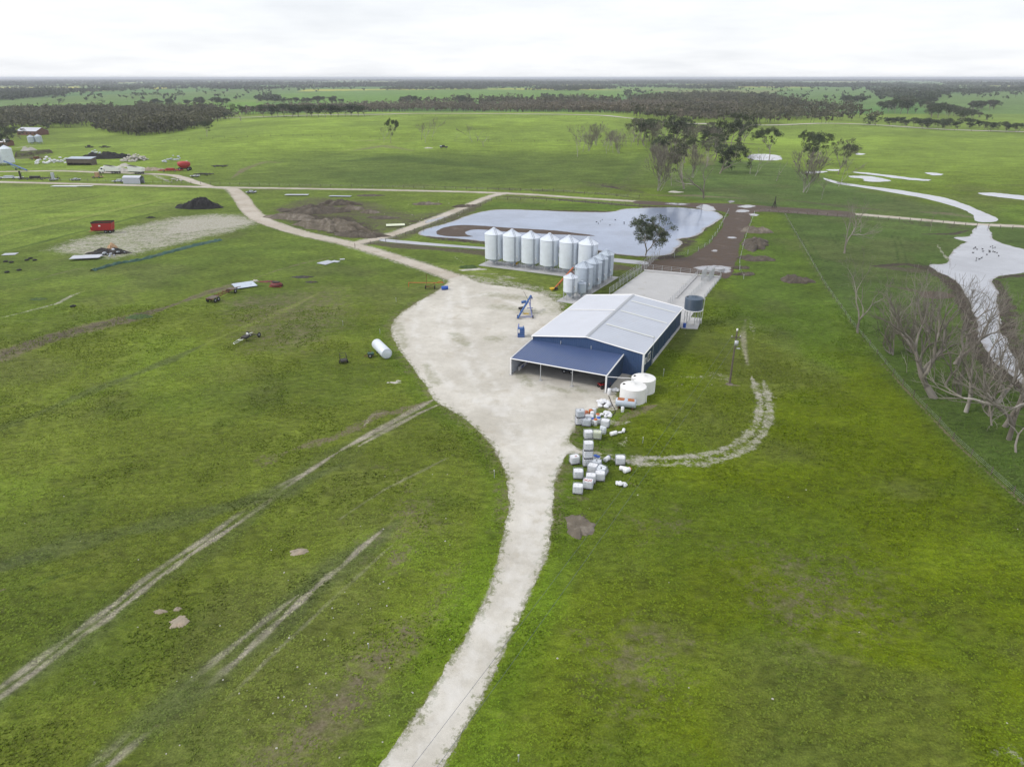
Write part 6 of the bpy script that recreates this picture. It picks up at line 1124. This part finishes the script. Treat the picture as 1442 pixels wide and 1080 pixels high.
def skeleton(rs, L0, r0, levels, kids=(2, 3), spread=.55, up=.25, wig=.16, decay=.72, lean=(0, 0), taper=.62, fork=None):
    rr = random.Random(rs); br = []; tips = []
    def go(p, d, L_, r, lv):
        pts = [p.copy()]; n = 3 if lv < 3 else 2; rad = [r]; q = p.copy(); dd = d.copy()
        for i in range(n):
            dd = (dd + Vector((rr.gauss(0, wig), rr.gauss(0, wig), rr.gauss(0, wig * .5) + up * .18 * (lv > 0)))).normalized(); q = q + dd * (L_ / n); pts.append(q.copy()); rad.append(r * (1 - (1 - taper) * (i + 1) / n))
            if lv >= 1 and lv < levels - 1 and rr.random() < .45: side(q, dd, L_, rad[-1], lv)
        br.append((pts, rad, lv))
        if lv >= levels: tips.append((q.copy(), L_)); return
        k = rr.randint(*kids) if lv or not fork else fork; a0 = rr.random() * 6.28
        for j in range(k):
            a = a0 + j * 2 * math.pi / k + rr.gauss(0, .3); sp = spread * rr.uniform(.6, 1.35); nd = (dd * math.cos(sp) + perp(dd, a) * math.sin(sp)); nd.z += up * .3; nd.normalize(); go(q, nd, L_ * decay * rr.uniform(.75, 1.2), r * taper * rr.uniform(.75, .98), lv + 1)
    def side(q, dd, L_, r, lv):
        a = rr.random() * 6.28; sp = spread * rr.uniform(1.1, 1.8); nd = (dd * math.cos(sp) + perp(dd, a) * math.sin(sp)).normalized(); go(q, nd, L_ * decay * rr.uniform(.5, .8), r * .5, lv + 2 if lv + 2 <= levels else levels)
    def perp(d, a):
        x = d.cross(Vector((0, 0, 1)) if abs(d.z) < .95 else Vector((1, 0, 0))).normalized(); return x * math.cos(a) + d.cross(x) * math.sin(a)
    go(Vector((0, 0, -.15)), Vector((lean[0], lean[1], 1)).normalized(), L0, r0, 0)
    return br, tips
def unit(br, tips, H_):
    k = H_ / max(q[0].z for q in tips); return [([a * k for a in pts], rad, lv) for pts, rad, lv in br], [(a * k, l * k) for a, l in tips]
def wood_mesh(br, lo, hi, rmin=.008):
    mb = MB()
    for pts, rad, lv in br:
        if lo <= lv <= hi:
            mb.tube(pts, [max(r, rmin) for r in rad], (9, 7, 5, 4, 3, 3, 3, 3, 3)[lv], caps=False, sm=lv < 4)
    return mb
def leaves(rs, tips, n, rad, size, name, m, flat=.75, droop=0.):
    g = np.random.default_rng(rs); T_ = np.array([tuple(t[0]) for t in tips]); N_ = len(T_)
    c = np.repeat(T_, n, 0); d = g.normal(size=(N_ * n, 3)); d /= np.linalg.norm(d, axis=1)[:, None]; q = g.random((N_ * n, 1)) ** .45 * rad * np.repeat(g.uniform(.7, 1.3, (N_, 1)), n, 0); off = d * q; off[:, 2] *= flat; c = c + off; c[:, 2] -= droop * rad * .3
    a = g.normal(size=(len(c), 3)); a /= np.linalg.norm(a, axis=1)[:, None]; b = np.cross(a, g.normal(size=(len(c), 3))); b /= np.linalg.norm(b, axis=1)[:, None]
    s = size * g.uniform(.6, 1.3, (len(c), 1)); V = np.stack([c - a * s, c - b * s * .45, c + a * s, c + b * s * .45], 1).reshape(-1, 3); F = np.arange(len(V)).reshape(-1, 4)
    t = np.clip(np.repeat(g.uniform(.15, .85, N_), n) * .6 + g.random(len(c)) * .4, 0, 1); t = np.repeat(t, 4)
    return np_mesh(name, V, F, m, False, {'tint': np.stack([t, t, t, np.ones_like(t)], 1)})
def gum_proto(name, rs, L0=.30, levels=4, n=14, rad=.085, size=.022, mt=None, spread=.5, trunk=.028, kids=(2, 3), norm=1.0, fork=None, up=.3, lean=(0, 0)):
    """a leafy tree of height about 1 (scaled to size when placed)"""
    br, tips = skeleton(rs, L0, trunk, levels, kids, spread, up, .14, .74, lean, .62, fork)
    br, tips = unit(br, tips, 1 - rad * .6); t = thing(name, 'x', 'tree'); h = 1.0
    tr = wood_mesh(br, 0, 2, .003).build('trunk', BARK, t); wood_mesh(br, 3, 9, .0022).build('branch', BARK, tr) if levels > 3 else None
    link('crown', leaves(rs, tips, n, rad, size, 'crown', mt or LEAF), t); t['h'] = h; return t
def dead_proto(rs, L0, levels, spread, trunk, kids=(2, 3), m=DEAD, fork=None, up=.25, lean=(0, 0), dec=.74, name='dead_tree', rm=.0010, wig=.25):
    br, tips = skeleton(rs, L0, trunk, levels, kids, spread, up, wig, dec, lean, .64, fork); br, tips = unit(br, tips, 1.0); t = thing(name, 'x', 'tree'); h = 1.0
    tr = wood_mesh(br, 0, 2, .003).build('trunk', m, t); wood_mesh(br, 3, 9, rm).build('branch', TWIG, tr); t['h'] = h; return t
ORD = ['first', 'second', 'third', 'fourth', 'fifth', 'sixth', 'seventh', 'eighth', 'ninth', 'tenth', 'eleventh', 'twelfth', 'thirteenth', 'fourteenth', 'fifteenth', 'sixteenth', 'seventeenth', 'eighteenth', 'nineteenth']
TENS = ['', '', 'twenty', 'thirty', 'forty', 'fifty']
def nth(i):
    return ORD[i] if i < 19 else {20: 'twentieth', 30: 'thirtieth', 40: 'fortieth'}.get(i + 1) or TENS[(i + 1) // 10] + ' ' + ORD[(i + 1) % 10 - 1]
used_t = set()
D1 = D2 = D5 = None
def put(proto, label, px=None, top=None, h=None, rz=None, group=None, base=None, wid=1.0, lab=None):
    o = proto if proto not in used_t else copy_tree(proto); used_t.add(proto); p = base if base is not None else gp(*px)
    if h is None: h = zat(top, p.y) - p.z
    s = h / proto['h']; o.location = p; wid = wid * (.84 if proto in (D1, D2, D5) else 1); o.scale = (s * wid, s * wid, s); o.rotation_euler = (0, 0, random.random() * 6.28 if rz is None else rz); tag(o, label, 'tree', group); return o
# the lone gum by the dam
main = gum_proto('gum_tree', 106, .22, 5, 48, .070, .0145, LEAF, .6, .024, (2, 3), 1, 3, .22)
put(main, 'leafy gum tree with open crown standing alone on the dam bank', (909, 359), 295.5, rz=0, wid=1.0)
G1 = gum_proto('gum_tree', 5, .26, 4, 60, .095, .020); G2 = gum_proto('gum_tree', 8, .36, 4, 56, .085, .020, None, .45); G3 = gum_proto('gum_tree', 12, .20, 4, 70, .105, .022, LEAFD, .62, .035, (2, 3), 1, 3); G4 = gum_proto('gum_tree', 31, .42, 3, 80, .095, .020, None, .6, .02, (3, 4)); G5 = gum_proto('gum_tree', 37, .34, 4, 26, .075, .018, LEAFG, .42, .022)
D1 = dead_proto(3, .24, 6, .38, .042, (2, 3), DEADB, 2); D2 = dead_proto(6, .22, 6, .38, .040, (2, 3), DEADB, 2, .2); D3 = dead_proto(9, .34, 5, .34, .012, (2, 2), DEAD); D4 = dead_proto(14, .27, 6, .42, .018, (2, 2), DEAD, 3); D5 = dead_proto(18, .26, 6, .40, .036, (2, 3), DEAD, 2, .3, (.25, 0)); D6 = dead_proto(27, .14, 6, .30, .018, (2, 2), DEAD, 6, .6)
E3 = dead_proto(9, .34, 5, .34, .013, (2, 3), DEADW, None, .25, (0, 0), .74, 'dead_tree', .0026); E4 = dead_proto(14, .27, 5, .42, .014, (2, 3), DEADW, 3, .25, (0, 0), .74, 'dead_tree', .0026); E6 = dead_proto(27, .14, 6, .32, .014, (2, 3), DEADW, 5, .6, (0, 0), .74, 'dead_tree', .0026)
D7 = dead_proto(41, .34, 3, .5, .018, (2, 3), DEAD)
for px, top, pr, wd, lab in (
    ((1209.6, 471), 352, D4, .85, 'slender bleached dead tree standing alone left of the creek row'), ((1294.7, 532), 398, D2, 1.0, 'dead tree with twin whitened trunks, first big one of the creek row'), ((1324.3, 558.7), 376, D1, 1.0, 'big dead tree with a wide reddish brown fork in the creek row'), ((1317, 539.5), 470, D3, .8, 'small leaning dead trunk behind the big forked dead tree'),
    ((1367.3, 581), 446, D2, .85, 'dead tree with brown forked stem and pale swollen foot'), ((1395.5, 594), 432, D5, .9, 'pale dead trunk leaning left, left one of a close pair'), ((1400, 599), 470, D3, 1, 'pale dead trunk, right one of a close pair'), ((1420.7, 612), 455, D5, .9, 'thick grey dead trunk leaning right near the right edge'), ((1431, 637), 548, D7, 1.1, 'short white forked dead trunk lowest at the right edge'),
    ((1277, 525), 484, D7, .5, 'thin white dead stump left of the twin trunked dead tree'), ((1268, 500), 396, D6, 1.0, 'fine twigged dead tree left in the creek thicket'), ((1300, 498), 386, D6, 1.1, 'fine twigged dead tree in the middle of the creek thicket'), ((1345, 515), 392, D1, .9, 'dead tree at the muddy creek bank behind the forked one'),
    ((1378, 548), 416, D4, 1.0, 'dead tree against the creek water'), ((1412, 570), 430, D2, .9, 'twiggy dead tree against the narrow creek water'), ((1446, 600), 440, D1, .9, 'dead tree cut by the right edge of the photo'), ((1440, 560), 440, D6, .9, 'fine twigged dead tree on the far side of the creek at the right edge'),
    ((1258, 470), 388, D4, .9, 'small bare tree at the upper left of the creek thicket'), ((1283, 482), 380, D3, 1.1, 'slim bare tree second in from the left of the creek thicket'), ((1318, 470), 372, D6, .9, 'bare tree on the green behind the big forked one'), ((1352, 490), 385, D4, 1, 'bare tree between the forked one and the creek mud'), ((1385, 575), 452, D3, 1.1, 'slim bare tree between two big trunks near the creek'), ((1408, 590), 462, D6, .8, 'twiggy bare tree behind the close pair'), ((1340, 545), 428, D4, .9, 'slim bare tree just right of the big forked one'), ((1362, 560), 440, D6, .8, 'twiggy sapling cluster left of the brown forked stem'),
    ((1192.4, 358.5), 286, D5, .8, 'bare tree just left of the pair near the east road'), ((1206, 328), 272, D4, .8, 'bare dead tree, left one of the pair by the east road'), ((1213.5, 327.5), 276, D3, 1, 'bare dead tree, right one of the pair by the east road'), ((1311, 326), 294, D3, .7, 'thin bare tree alone beside the east road'),
    ((1156, 281), 248, D3, .8, 'thin bare tree left of the stream head'), ((1181, 263), 222, D3, 1, 'thin bare tree at the stream bend'), ((1121, 270.5), 207, D6, 1.15, 'broad grey fine twigged bare tree right of the small pond'), ((1093, 255), 220, D7, .9, 'small white bare tree in front of the small pond'), ((1064, 248.5), 216, D3, 1, 'bare stem left of the small pond, right one'), ((1057, 245), 208, D3, 1, 'bare stem left of the small pond, left one'),
    ((993, 279), 220, D5, 1, 'white leaning dead tree at the edge of the muddy track'), ((920, 268), 199, D6, .95, 'broad purple grey bare tree standing at the gully'), ((934, 255), 196, D6, .8, 'bare twiggy tree just behind the broad one at the gully'), ((944, 262), 214, D4, .8, 'bare tree right of the broad one at the gully'), ((975, 250), 200, D6, .8, 'bare twiggy tree in the middle of the grove'),
    ((541, 200.5), 177, D4, 1, 'small bare tree beside the lone leafy tree on the hill'), ((598, 201.5), 170, D4, .9, 'bare white tree on the hill, left of a pair'), ((609, 193), 165, D3, 1, 'bare white tree on the hill, right of a pair'), ((593, 197), 174, D3, .9, 'thin bare tree behind the hill pair'), ((665, 200), 175, D3, 1.2, 'thin bare tree on the hill crest'), ((681, 206.5), 186, D7, 1.5, 'dark leaning bare tree on the hill'), ((642, 197), 186, D7, .7, 'tiny bare tree between the hill trees'), ((672, 199), 179, D7, 1.2, 'small bare tree between two others on the hill')):
    put({id(D3): E3, id(D4): E4, id(D6): E6}.get(id(pr), pr) if px[1] < 300 else pr, lab, px, top, wid=wd)
for px, top, pr, wd, lab in (
    ((892, 201), 167, G2, 1, 'pale trunked gum at the left end of the grove'), ((905, 199), 168, G1, 1.1, 'leafy gum second from the left of the grove'), ((917, 199), 167, G1, 1.1, 'leafy gum third from the left of the grove'), ((931, 200), 170, G2, 1.1, 'leafy gum fourth from the left of the grove'),
    ((963, 197), 167, G3, 1.0, 'round dark gum in the middle back of the grove'), ((980, 198), 174, G5, 1.2, 'greyish gum beside the round dark one'), ((998, 199), 172, G1, 1.1, 'leafy gum behind the muddy gully'), ((1021, 197), 168, G2, 1, 'gum left of the tallest grove tree'), ((1031, 221), 159, G1, .9, 'tallest gum of the grove, left of the small pond'), ((1040, 205), 170, G3, .9, 'dense gum just right of the tallest one'),
    ((1011, 245), 203, G3, 1.1, 'dark leaning gum at the front of the grove'), ((995, 235), 194, G5, 1.2, 'sparse grey green gum at the grove front'), ((964, 266), 194, G5, 1.1, 'sparse tall gum with dark trunk at the gully'), ((948, 225), 190, G3, .9, 'dark gum behind the broad bare tree'), ((1083, 225), 178, G4, .9, 'umbrella crowned gum standing in the small pond'), ((1127, 226), 182, G4, .55, 'narrow crowned gum right of the small pond'),
    ((1146, 233), 185, G4, .9, 'flat crowned gum right of the narrow one'), ((1140, 245), 200, G1, .8, 'leafy gum behind the grey bare tree'), ((1179.5, 246), 194, G5, .9, 'open crowned gum right of the others near the stream'), ((1190, 232), 201, G4, .7, 'small open gum furthest right near the stream'), ((550.5, 202), 166, G4, .6, 'lone leafy tree on the hill'), ((291, 193), 170, G4, 1.1, 'leaning leafy tree in front of the left woodland'),
    ((18, 212), 178, G3, 1.15, 'big dark tree in front of the distant silos'), ((-4, 205), 176, G3, 1.1, 'dark tree cut by the left edge of the photo'), ((32, 196), 178, G3, 1.1, 'dark tree beside the white roofed building'), ((66, 188), 172, G1, 1.1, 'leafy tree right of the white roofed building'), ((340, 170.5), 147, G2, 1.2, 'tall gum at the corner of the left woodland'), ((325, 168.5), 157, G3, 1.3, 'low dark bush like tree at the woodland corner'),
    ((90, 145.5), 139, G3, 1.3, 'lone small tree in the middle of the far green paddock'), ((145, 148.5), 141, G1, 1.2, 'lone tree in the far green paddock right of the smaller one'), ((361, 147), 136, G2, 1.3, 'lone dark tree standing in the far bright paddock'), ((1388, 170), 161, G3, 1.2, 'lone dark round tree in the far right paddock'), ((1287.5, 161), 152, G1, 1.2, 'pale lone tree between clumps in the far right paddock'), ((1236, 177), 163, G3, 1.4, 'broad dark tree in front of the roadside belt on the right')):
    put(pr, lab, px, top, wid=wd)
for i, (x, y) in enumerate(sorted([(898, 205), (911, 206), (925, 206), (940, 204), (951, 203), (957, 212), (972, 207), (987, 206), (1003, 206), (1012, 210), (1025, 209), (1047, 200), (985, 222), (1003, 226), (1020, 232), (968, 230)])):
    put((G5, G1, E6, G2, G3)[i % 5], nth(i) + ' from the left of the crowded trees filling the grove', (x, y), y - random.uniform(28, 40), wid=1.15, group='crowded trees filling the grove')
# rows and clumps of far trees, still one by one
FARP = [gum_proto('gum_tree', 50 + i, (.34, .26, .40, .30)[i], 3, 22, .14, .045, (LEAF, LEAFD, LEAF, LEAFG)[i], .6, .025, (3, 4)) for i in range(4)]
def in_poly(px_poly, n, rs, ymin=0):
    g = np.random.default_rng(rs); P = np.array(poly_px(px_poly)); x0, y0 = P.min(0); x1, y1 = P.max(0); o = []
    while len(o) < n:
        X = g.uniform(x0, x1, n * 3); Y = g.uniform(y0, y1, n * 3); k = inside(X, Y, P); o += list(zip(X[k], Y[k]))
    return o[:n]
def clump(poly, n, rs, h, label, group, protos=FARP, wid=1.25):
    for i, (x, y) in enumerate(sorted(in_poly(poly, n, rs), key=lambda q: q[0] / q[1])):
        p = Vector((x, y, float(terrain(x, y)))); put(protos[i % len(protos)], nth(i) + ' from the left, ' + label, base=p, h=h * random.uniform(.75, 1.25), wid=wid * random.uniform(.85, 1.2), group=group)
for i, (x, y) in enumerate(sorted([(814, 221), (820, 214), (825, 213), (831, 212), (852, 216.5), (857, 213), (864, 215.5), (871, 215), (875, 217), (838, 204), (844, 205), (849, 207), (868, 208), (817, 208), (881, 206), (834, 207), (861, 206), (890, 207)])):
    put((E3, E4, E3, E6)[i % 4], nth(i) + ' slim bare tree from the left in the stand left of the grove', (x, y), y - random.uniform(24, 34), group='dead trees in the stand on the slope')
ri = random.Random(3)
for i, x in enumerate([372, 383, 392, 401, 411, 420, 431, 440, 449, 458, 466, 476, 486, 495, 505, 514]):
    put(FARP[i % 3], nth(i) + ' gum from the left in the roadside row at the upper left of the hill', (x, 165.5 - (i > 9) * 1.2 + ri.uniform(-.6, .6)), 165 - ri.uniform(15, 19), wid=ri.uniform(1.1, 1.5), group='gums in a row along the far road')
clump([(1368, 157), (1394, 156), (1431, 158), (1431, 154.5), (1394, 152), (1368, 153)], 14, 1, 11, 'tree in the far right row at the photo edge', 'trees in the far right row')
clump([(1234, 163), (1281, 163), (1276, 148), (1240, 147)], 16, 2, 15, 'tree in the tall clump of the right paddock', 'trees in the tall clump of the right paddock'); clump([(1300, 168), (1349, 168), (1346, 162), (1305, 161)], 12, 3, 13, 'tree in the lower clump of the right paddock', 'trees in the lower clump of the right paddock')
clump([(1294, 155), (1321, 154), (1315, 145), (1296, 146)], 8, 4, 13, 'tree in the upper right clump of the right paddock', 'trees in the upper right clump'); clump([(1350, 171), (1381, 171), (1378, 166), (1352, 166)], 8, 5, 11, 'tree in the small dark clump of the right paddock', 'trees in the small dark clump')
clump([(1182, 150), (1217, 150), (1215, 146), (1184, 146)], 10, 6, 13, 'tree in the middle distance clump on the right', 'trees in the middle distance clump'); clump([(1247, 178), (1330, 184), (1442, 187.5), (1480, 189), (1480, 183), (1330, 178), (1250, 174)], 42, 7, 7, 'low dark tree in the belt along the far right road', 'low trees along the far right road', [FARP[1], FARP[0]])
clump([(563, 150), (596, 149), (600, 146.5), (565, 147)], 10, 8, 13, 'tree in the far row above the hill crest', 'trees in the far row above the hill'); clump([(640, 148), (655, 148), (655, 146), (640, 146)], 4, 9, 15, 'tall tree rising from the far row above the hill', 'tall trees above the hill')
clump([(190, 152), (210, 152), (320, 149), (328, 146.5), (200, 148)], 26, 10, 11, 'tree in the hedge like row across the left paddock', 'trees in the row across the left paddock'); clump([(385, 148), (480, 148), (480, 145.5), (385, 145.5)], 22, 11, 11, 'tree in the straight row behind the bright paddock', 'trees in the straight row behind the bright paddock')
# ------------------------------------------------------------------ woods that read as one mass
def mass(name, label, pts, h, nq, size, m, rs, tint=(.0, 1.), trunk=True):
    g = np.random.default_rng(rs); P = np.array(pts); n = len(P); lf = fbm(P[:, 0], P[:, 1], 55, 3, rs); H_ = h * g.uniform(.5, 1.25, n) * (.6 + .85 * lf); Z = terrain(P[:, 0], P[:, 1])
    lobes = 5; lc = g.normal(size=(n, lobes, 3)) * np.array([.26, .26, .13]) + np.array([0, 0, .66]); li = g.integers(0, lobes, (n, nq)); c = np.take_along_axis(lc, li[..., None], 1); d = g.normal(size=(n, nq, 3)); d /= np.linalg.norm(d, axis=2)[..., None]
    c = c + d * (g.random((n, nq, 1)) ** .5) * np.array([.20, .20, .15]); c = c * H_[:, None, None]; c[..., 0] += P[:, 0, None]; c[..., 1] += P[:, 1, None]; c[..., 2] += Z[:, None]; c = c.reshape(-1, 3); k = len(c)
    a = g.normal(size=(k, 3)); a /= np.linalg.norm(a, axis=1)[:, None]; b = np.cross(a, g.normal(size=(k, 3))); b /= np.linalg.norm(b, axis=1)[:, None]; s = size * g.uniform(.6, 1.4, (k, 1))
    V = np.stack([c - a * s, c - b * s * .6, c + a * s, c + b * s * .6], 1).reshape(-1, 3); t = np.repeat(np.clip(np.repeat(np.clip(g.uniform(*tint, n) * .6 + 1.3 * (fbm(P[:, 0], P[:, 1], 38, 3, rs + 2) - .3), 0, 1), nq) * .7 + .3 * g.random(k), 0, 1), 4); F = np.arange(len(V)).reshape(-1, 4); mi = np.zeros(len(F), int)
    if trunk:
        w_ = .018 * H_; lx = g.normal(size=(n, 2)) * .06 * H_[:, None]; B_ = np.stack([P[:, 0], P[:, 1], Z], 1); T_ = B_ + np.stack([lx[:, 0], lx[:, 1], .62 * H_], 1); tv = []
        for dx, dy in ((1, 0), (0, 1)): o = np.stack([w_ * dx, w_ * dy, 0 * w_], 1); tv.append(np.stack([B_ - o, B_ + o, T_ + o * .6, T_ - o * .6], 1))
        tv = np.concatenate(tv).reshape(-1, 3); F = np.concatenate([F, len(V) + np.arange(len(tv)).reshape(-1, 4)]); mi = np.concatenate([mi, np.ones(len(tv) // 4, int)]); V = np.concatenate([V, tv]); t = np.concatenate([t, np.full(len(tv), .5)])
    me = np_mesh(name, V, F, None, False, {'tint': np.stack([t, t, t, np.ones_like(t)], 1)}, [m, BARKD], mi); return tag(link(name, me), label, 'woodland', None, 'stuff')
LW = leaf_mat('woodland leaves', (.036, .040, .018), (.112, .106, .058)); LG = leaf_mat('grey woodland crowns', (.090, .076, .050), (.185, .160, .118)); LF = leaf_mat('distant tree crowns', (.028, .042, .018), (.060, .076, .034))
def grid_pts(poly, spacing, rs, thr=None, nz=80):
    g = np.random.default_rng(rs); P = np.array(poly_px(poly)); x0, y0 = P.min(0); x1, y1 = P.max(0); n = int((x1 - x0) * (y1 - y0) / spacing ** 2); X = g.uniform(x0, x1, n); Y = g.uniform(y0, y1, n); k = inside(X, Y, P)
    if thr is not None: k &= fbm(X, Y, nz, 4, rs) > thr
    return np.stack([X[k], Y[k]], 1)
mass('woodland', 'dark gum woodland behind the left field', grid_pts([(-200, 196), (-60, 192), (60, 184), (110, 180), (150, 187), (195, 192), (240, 188), (280, 181), (310, 171), (335, 166), (300, 158), (150, 158), (0, 159), (-200, 162)], 7.5, 1, .33, 40), 11, 60, .95, LW, 21)
mass('woodland', 'dark thicket along the foot of the left woodland', grid_pts([(130, 183), (200, 193), (240, 189), (300, 176), (290, 172), (200, 186), (140, 180)], 6, 2), 6, 60, .7, LW, 22)
mass('woodland', 'grey leafless woodland behind the hill crest', grid_pts([(340, 163), (420, 160), (520, 158.5), (600, 157.5), (760, 158.5), (850, 160), (930, 166), (1000, 170), (1050, 172), (1040, 155), (1000, 149), (800, 148), (560, 150), (420, 154), (340, 158)], 9, 3, .30, 60), 9.5, 50, .9, LG, 23, (.2, .8))
mass('woodland', 'dark green woodland right of the grey one along the far road', grid_pts([(880, 164), (950, 171), (1050, 175), (1130, 173.5), (1230, 175), (1240, 168), (1200, 160), (1130, 152), (1060, 150), (1060, 140), (960, 138), (960, 158)], 10, 4, .40, 70), 12, 55, 1.1, LW, 24)
mass('woodland', 'second dark belt of trees beyond the grey woodland', grid_pts([(560, 147), (700, 149), (900, 149), (1060, 151), (1130, 146), (1060, 137), (960, 136), (880, 141), (700, 145)], 13, 5, .45, 90), 12, 36, 1.4, LW, 25)
g = np.random.default_rng(77); nb = 60000; vv_ = g.uniform(0, 1, nb); Yb = 1 / (1 / 1500 + (1 / 5200 - 1 / 1500) * vv_); Xb = g.uniform(-.95, .95, nb) * Yb
pen = poly_sd(Xb, Yb, W([(380,134),(480,129.5),(660,127),(880,130),(880,137),(700,142),(560,147),(400,146)]), 20); pe2 = poly_sd(Xb, Yb, W([(-200,160),(0,144),(200,134),(330,131.5),(560,128),(560,133),(370,134),(300,141),(180,150),(60,156)]), 20); pe3 = poly_sd(Xb, Yb, W([(1290,150),(1330,136),(1442,130),(1700,128),(1700,190),(1442,170),(1340,164)]), 20); pe4 = poly_sd(Xb, Yb, W([(1040,140),(1100,130),(1180,126),(1230,130),(1240,150),(1150,160)]), 20)
den = fbm(Xb, Yb * .35, 240, 4, 6) + .10 * sstep(2000, 3600, Yb); k = (den > .60) & (pen < 0) & (pe2 < 0) & (pe3 < 0) & (pe4 < 0) & (terrain(Xb, Yb) < .1) & (Yb > 1500)
k |= (g.random(nb) < .015) & (pen < 0); mass('far_woodland', 'belts and scattered trees across the middle distance paddocks', np.stack([Xb[k], Yb[k]], 1)[:16000], 12, 16, 2.4, LF, 26)
nb = 130000; vv_ = g.uniform(0, 1, nb); Yb = 1 / (1 / 3800 + (1 / 33000 - 1 / 3800) * vv_); Xb = g.uniform(-.95, .95, nb) * Yb; den = fbm(Xb, Yb * .30, 700, 4, 2); k = den > .50 - .08 * sstep(6000, 14000, Yb)
mass('far_woodland', 'tree belts fading towards the horizon', np.stack([Xb[k], Yb[k]], 1)[:50000], 14, 7, 6.0, LF, 27, (.2, .8), False)
# ================================================================== GRASS TUFTS AND AIR
g = np.random.default_rng(11); nt_ = 260000
u_ = g.random(nt_); ty = 24 + 116 * u_ ** .8; tx = g.uniform(-1, 1, nt_) * (ty * .80 + 14)
tc_, tM = fields(tx, ty); ok = (np.maximum(tM['pale'], tM['mud']) < .45) & (g.random(nt_) > tM['dry'] * .6) & (fbm(tx, ty, 2.6, 3, 31) > .36)
shp = np.array([SX, SY]); lx_ = (tx - SX) * math.cos(-SR) - (ty - SY) * math.sin(-SR); ly_ = (tx - SX) * math.sin(-SR) + (ty - SY) * math.cos(-SR)
ok &= ~((lx_ > -.6) & (lx_ < 20) & (ly_ > -.5) & (ly_ < 36))
tx, ty, tc_ = tx[ok], ty[ok], tc_[ok]; n = len(tx); V = []; K = 4
hh = g.uniform(.02, .07, n) * (1 + .9 * (fbm(tx, ty, 9, 2, 41) > .6)); rr_ = g.uniform(.06, .17, n)
for k in range(K):
    a = g.uniform(0, 6.28, n); bx, by = np.cos(a), np.sin(a); o = rr_ * .35
    c = np.stack([tx + g.normal(0, 1, n) * o, ty + g.normal(0, 1, n) * o, np.zeros(n)], 1); s = np.stack([bx, by, 0 * bx], 1) * rr_[:, None] * .6; l = np.stack([-by, bx, 0 * bx], 1) * (rr_ * .8)[:, None]
    V.append(np.stack([c - s, c + s, c + l + np.stack([0 * hh, 0 * hh, hh], 1)], 1))
V = np.stack(V, 1).reshape(-1, 3); F = np.arange(len(V)).reshape(-1, 3); cc = np.repeat(tc_ * g.uniform(1.0, 1.5, (n, 1)) * np.array([1.0, 1.06, .9]), K * 3, 0)
m = NT('grass tufts'); A = m.attr('tint'); m.l(A.outputs['Color'], m.p.inputs['Base Color']); m.p.inputs['Roughness'].default_value = .9; m.p.inputs['Specular IOR Level'].default_value = .15
tag(link('grass_tufts', np_mesh('grass_tufts', V, F, m.mat, False, {'tint': np.c_[cc, np.ones(len(cc))]})), 'short paddock grass in tufts around the drive and yard', 'grass', None, 'stuff')
# haze: even air round camera and scene
me = bpy.data.meshes.new('haze'); q = MB().box(-41000, 41000, -120, 43500, -1.5, 50); me.from_pydata(q.v, [], q.f)
hm = bpy.data.materials.new('haze'); hm.use_nodes = True; t_ = hm.node_tree; t_.nodes.clear(); o_ = t_.nodes.new('ShaderNodeOutputMaterial'); pv = t_.nodes.new('ShaderNodeVolumePrincipled'); pv.inputs['Color'].default_value = (.86, .90, 1.0, 1); pv.inputs['Density'].default_value = .00010; pv.inputs['Anisotropy'].default_value = .2
t_.links.new(pv.outputs[0], o_.inputs['Volume']); me.materials.append(hm); tag(link('haze', me), 'thin pale haze over the plain', 'haze', None, 'stuff')
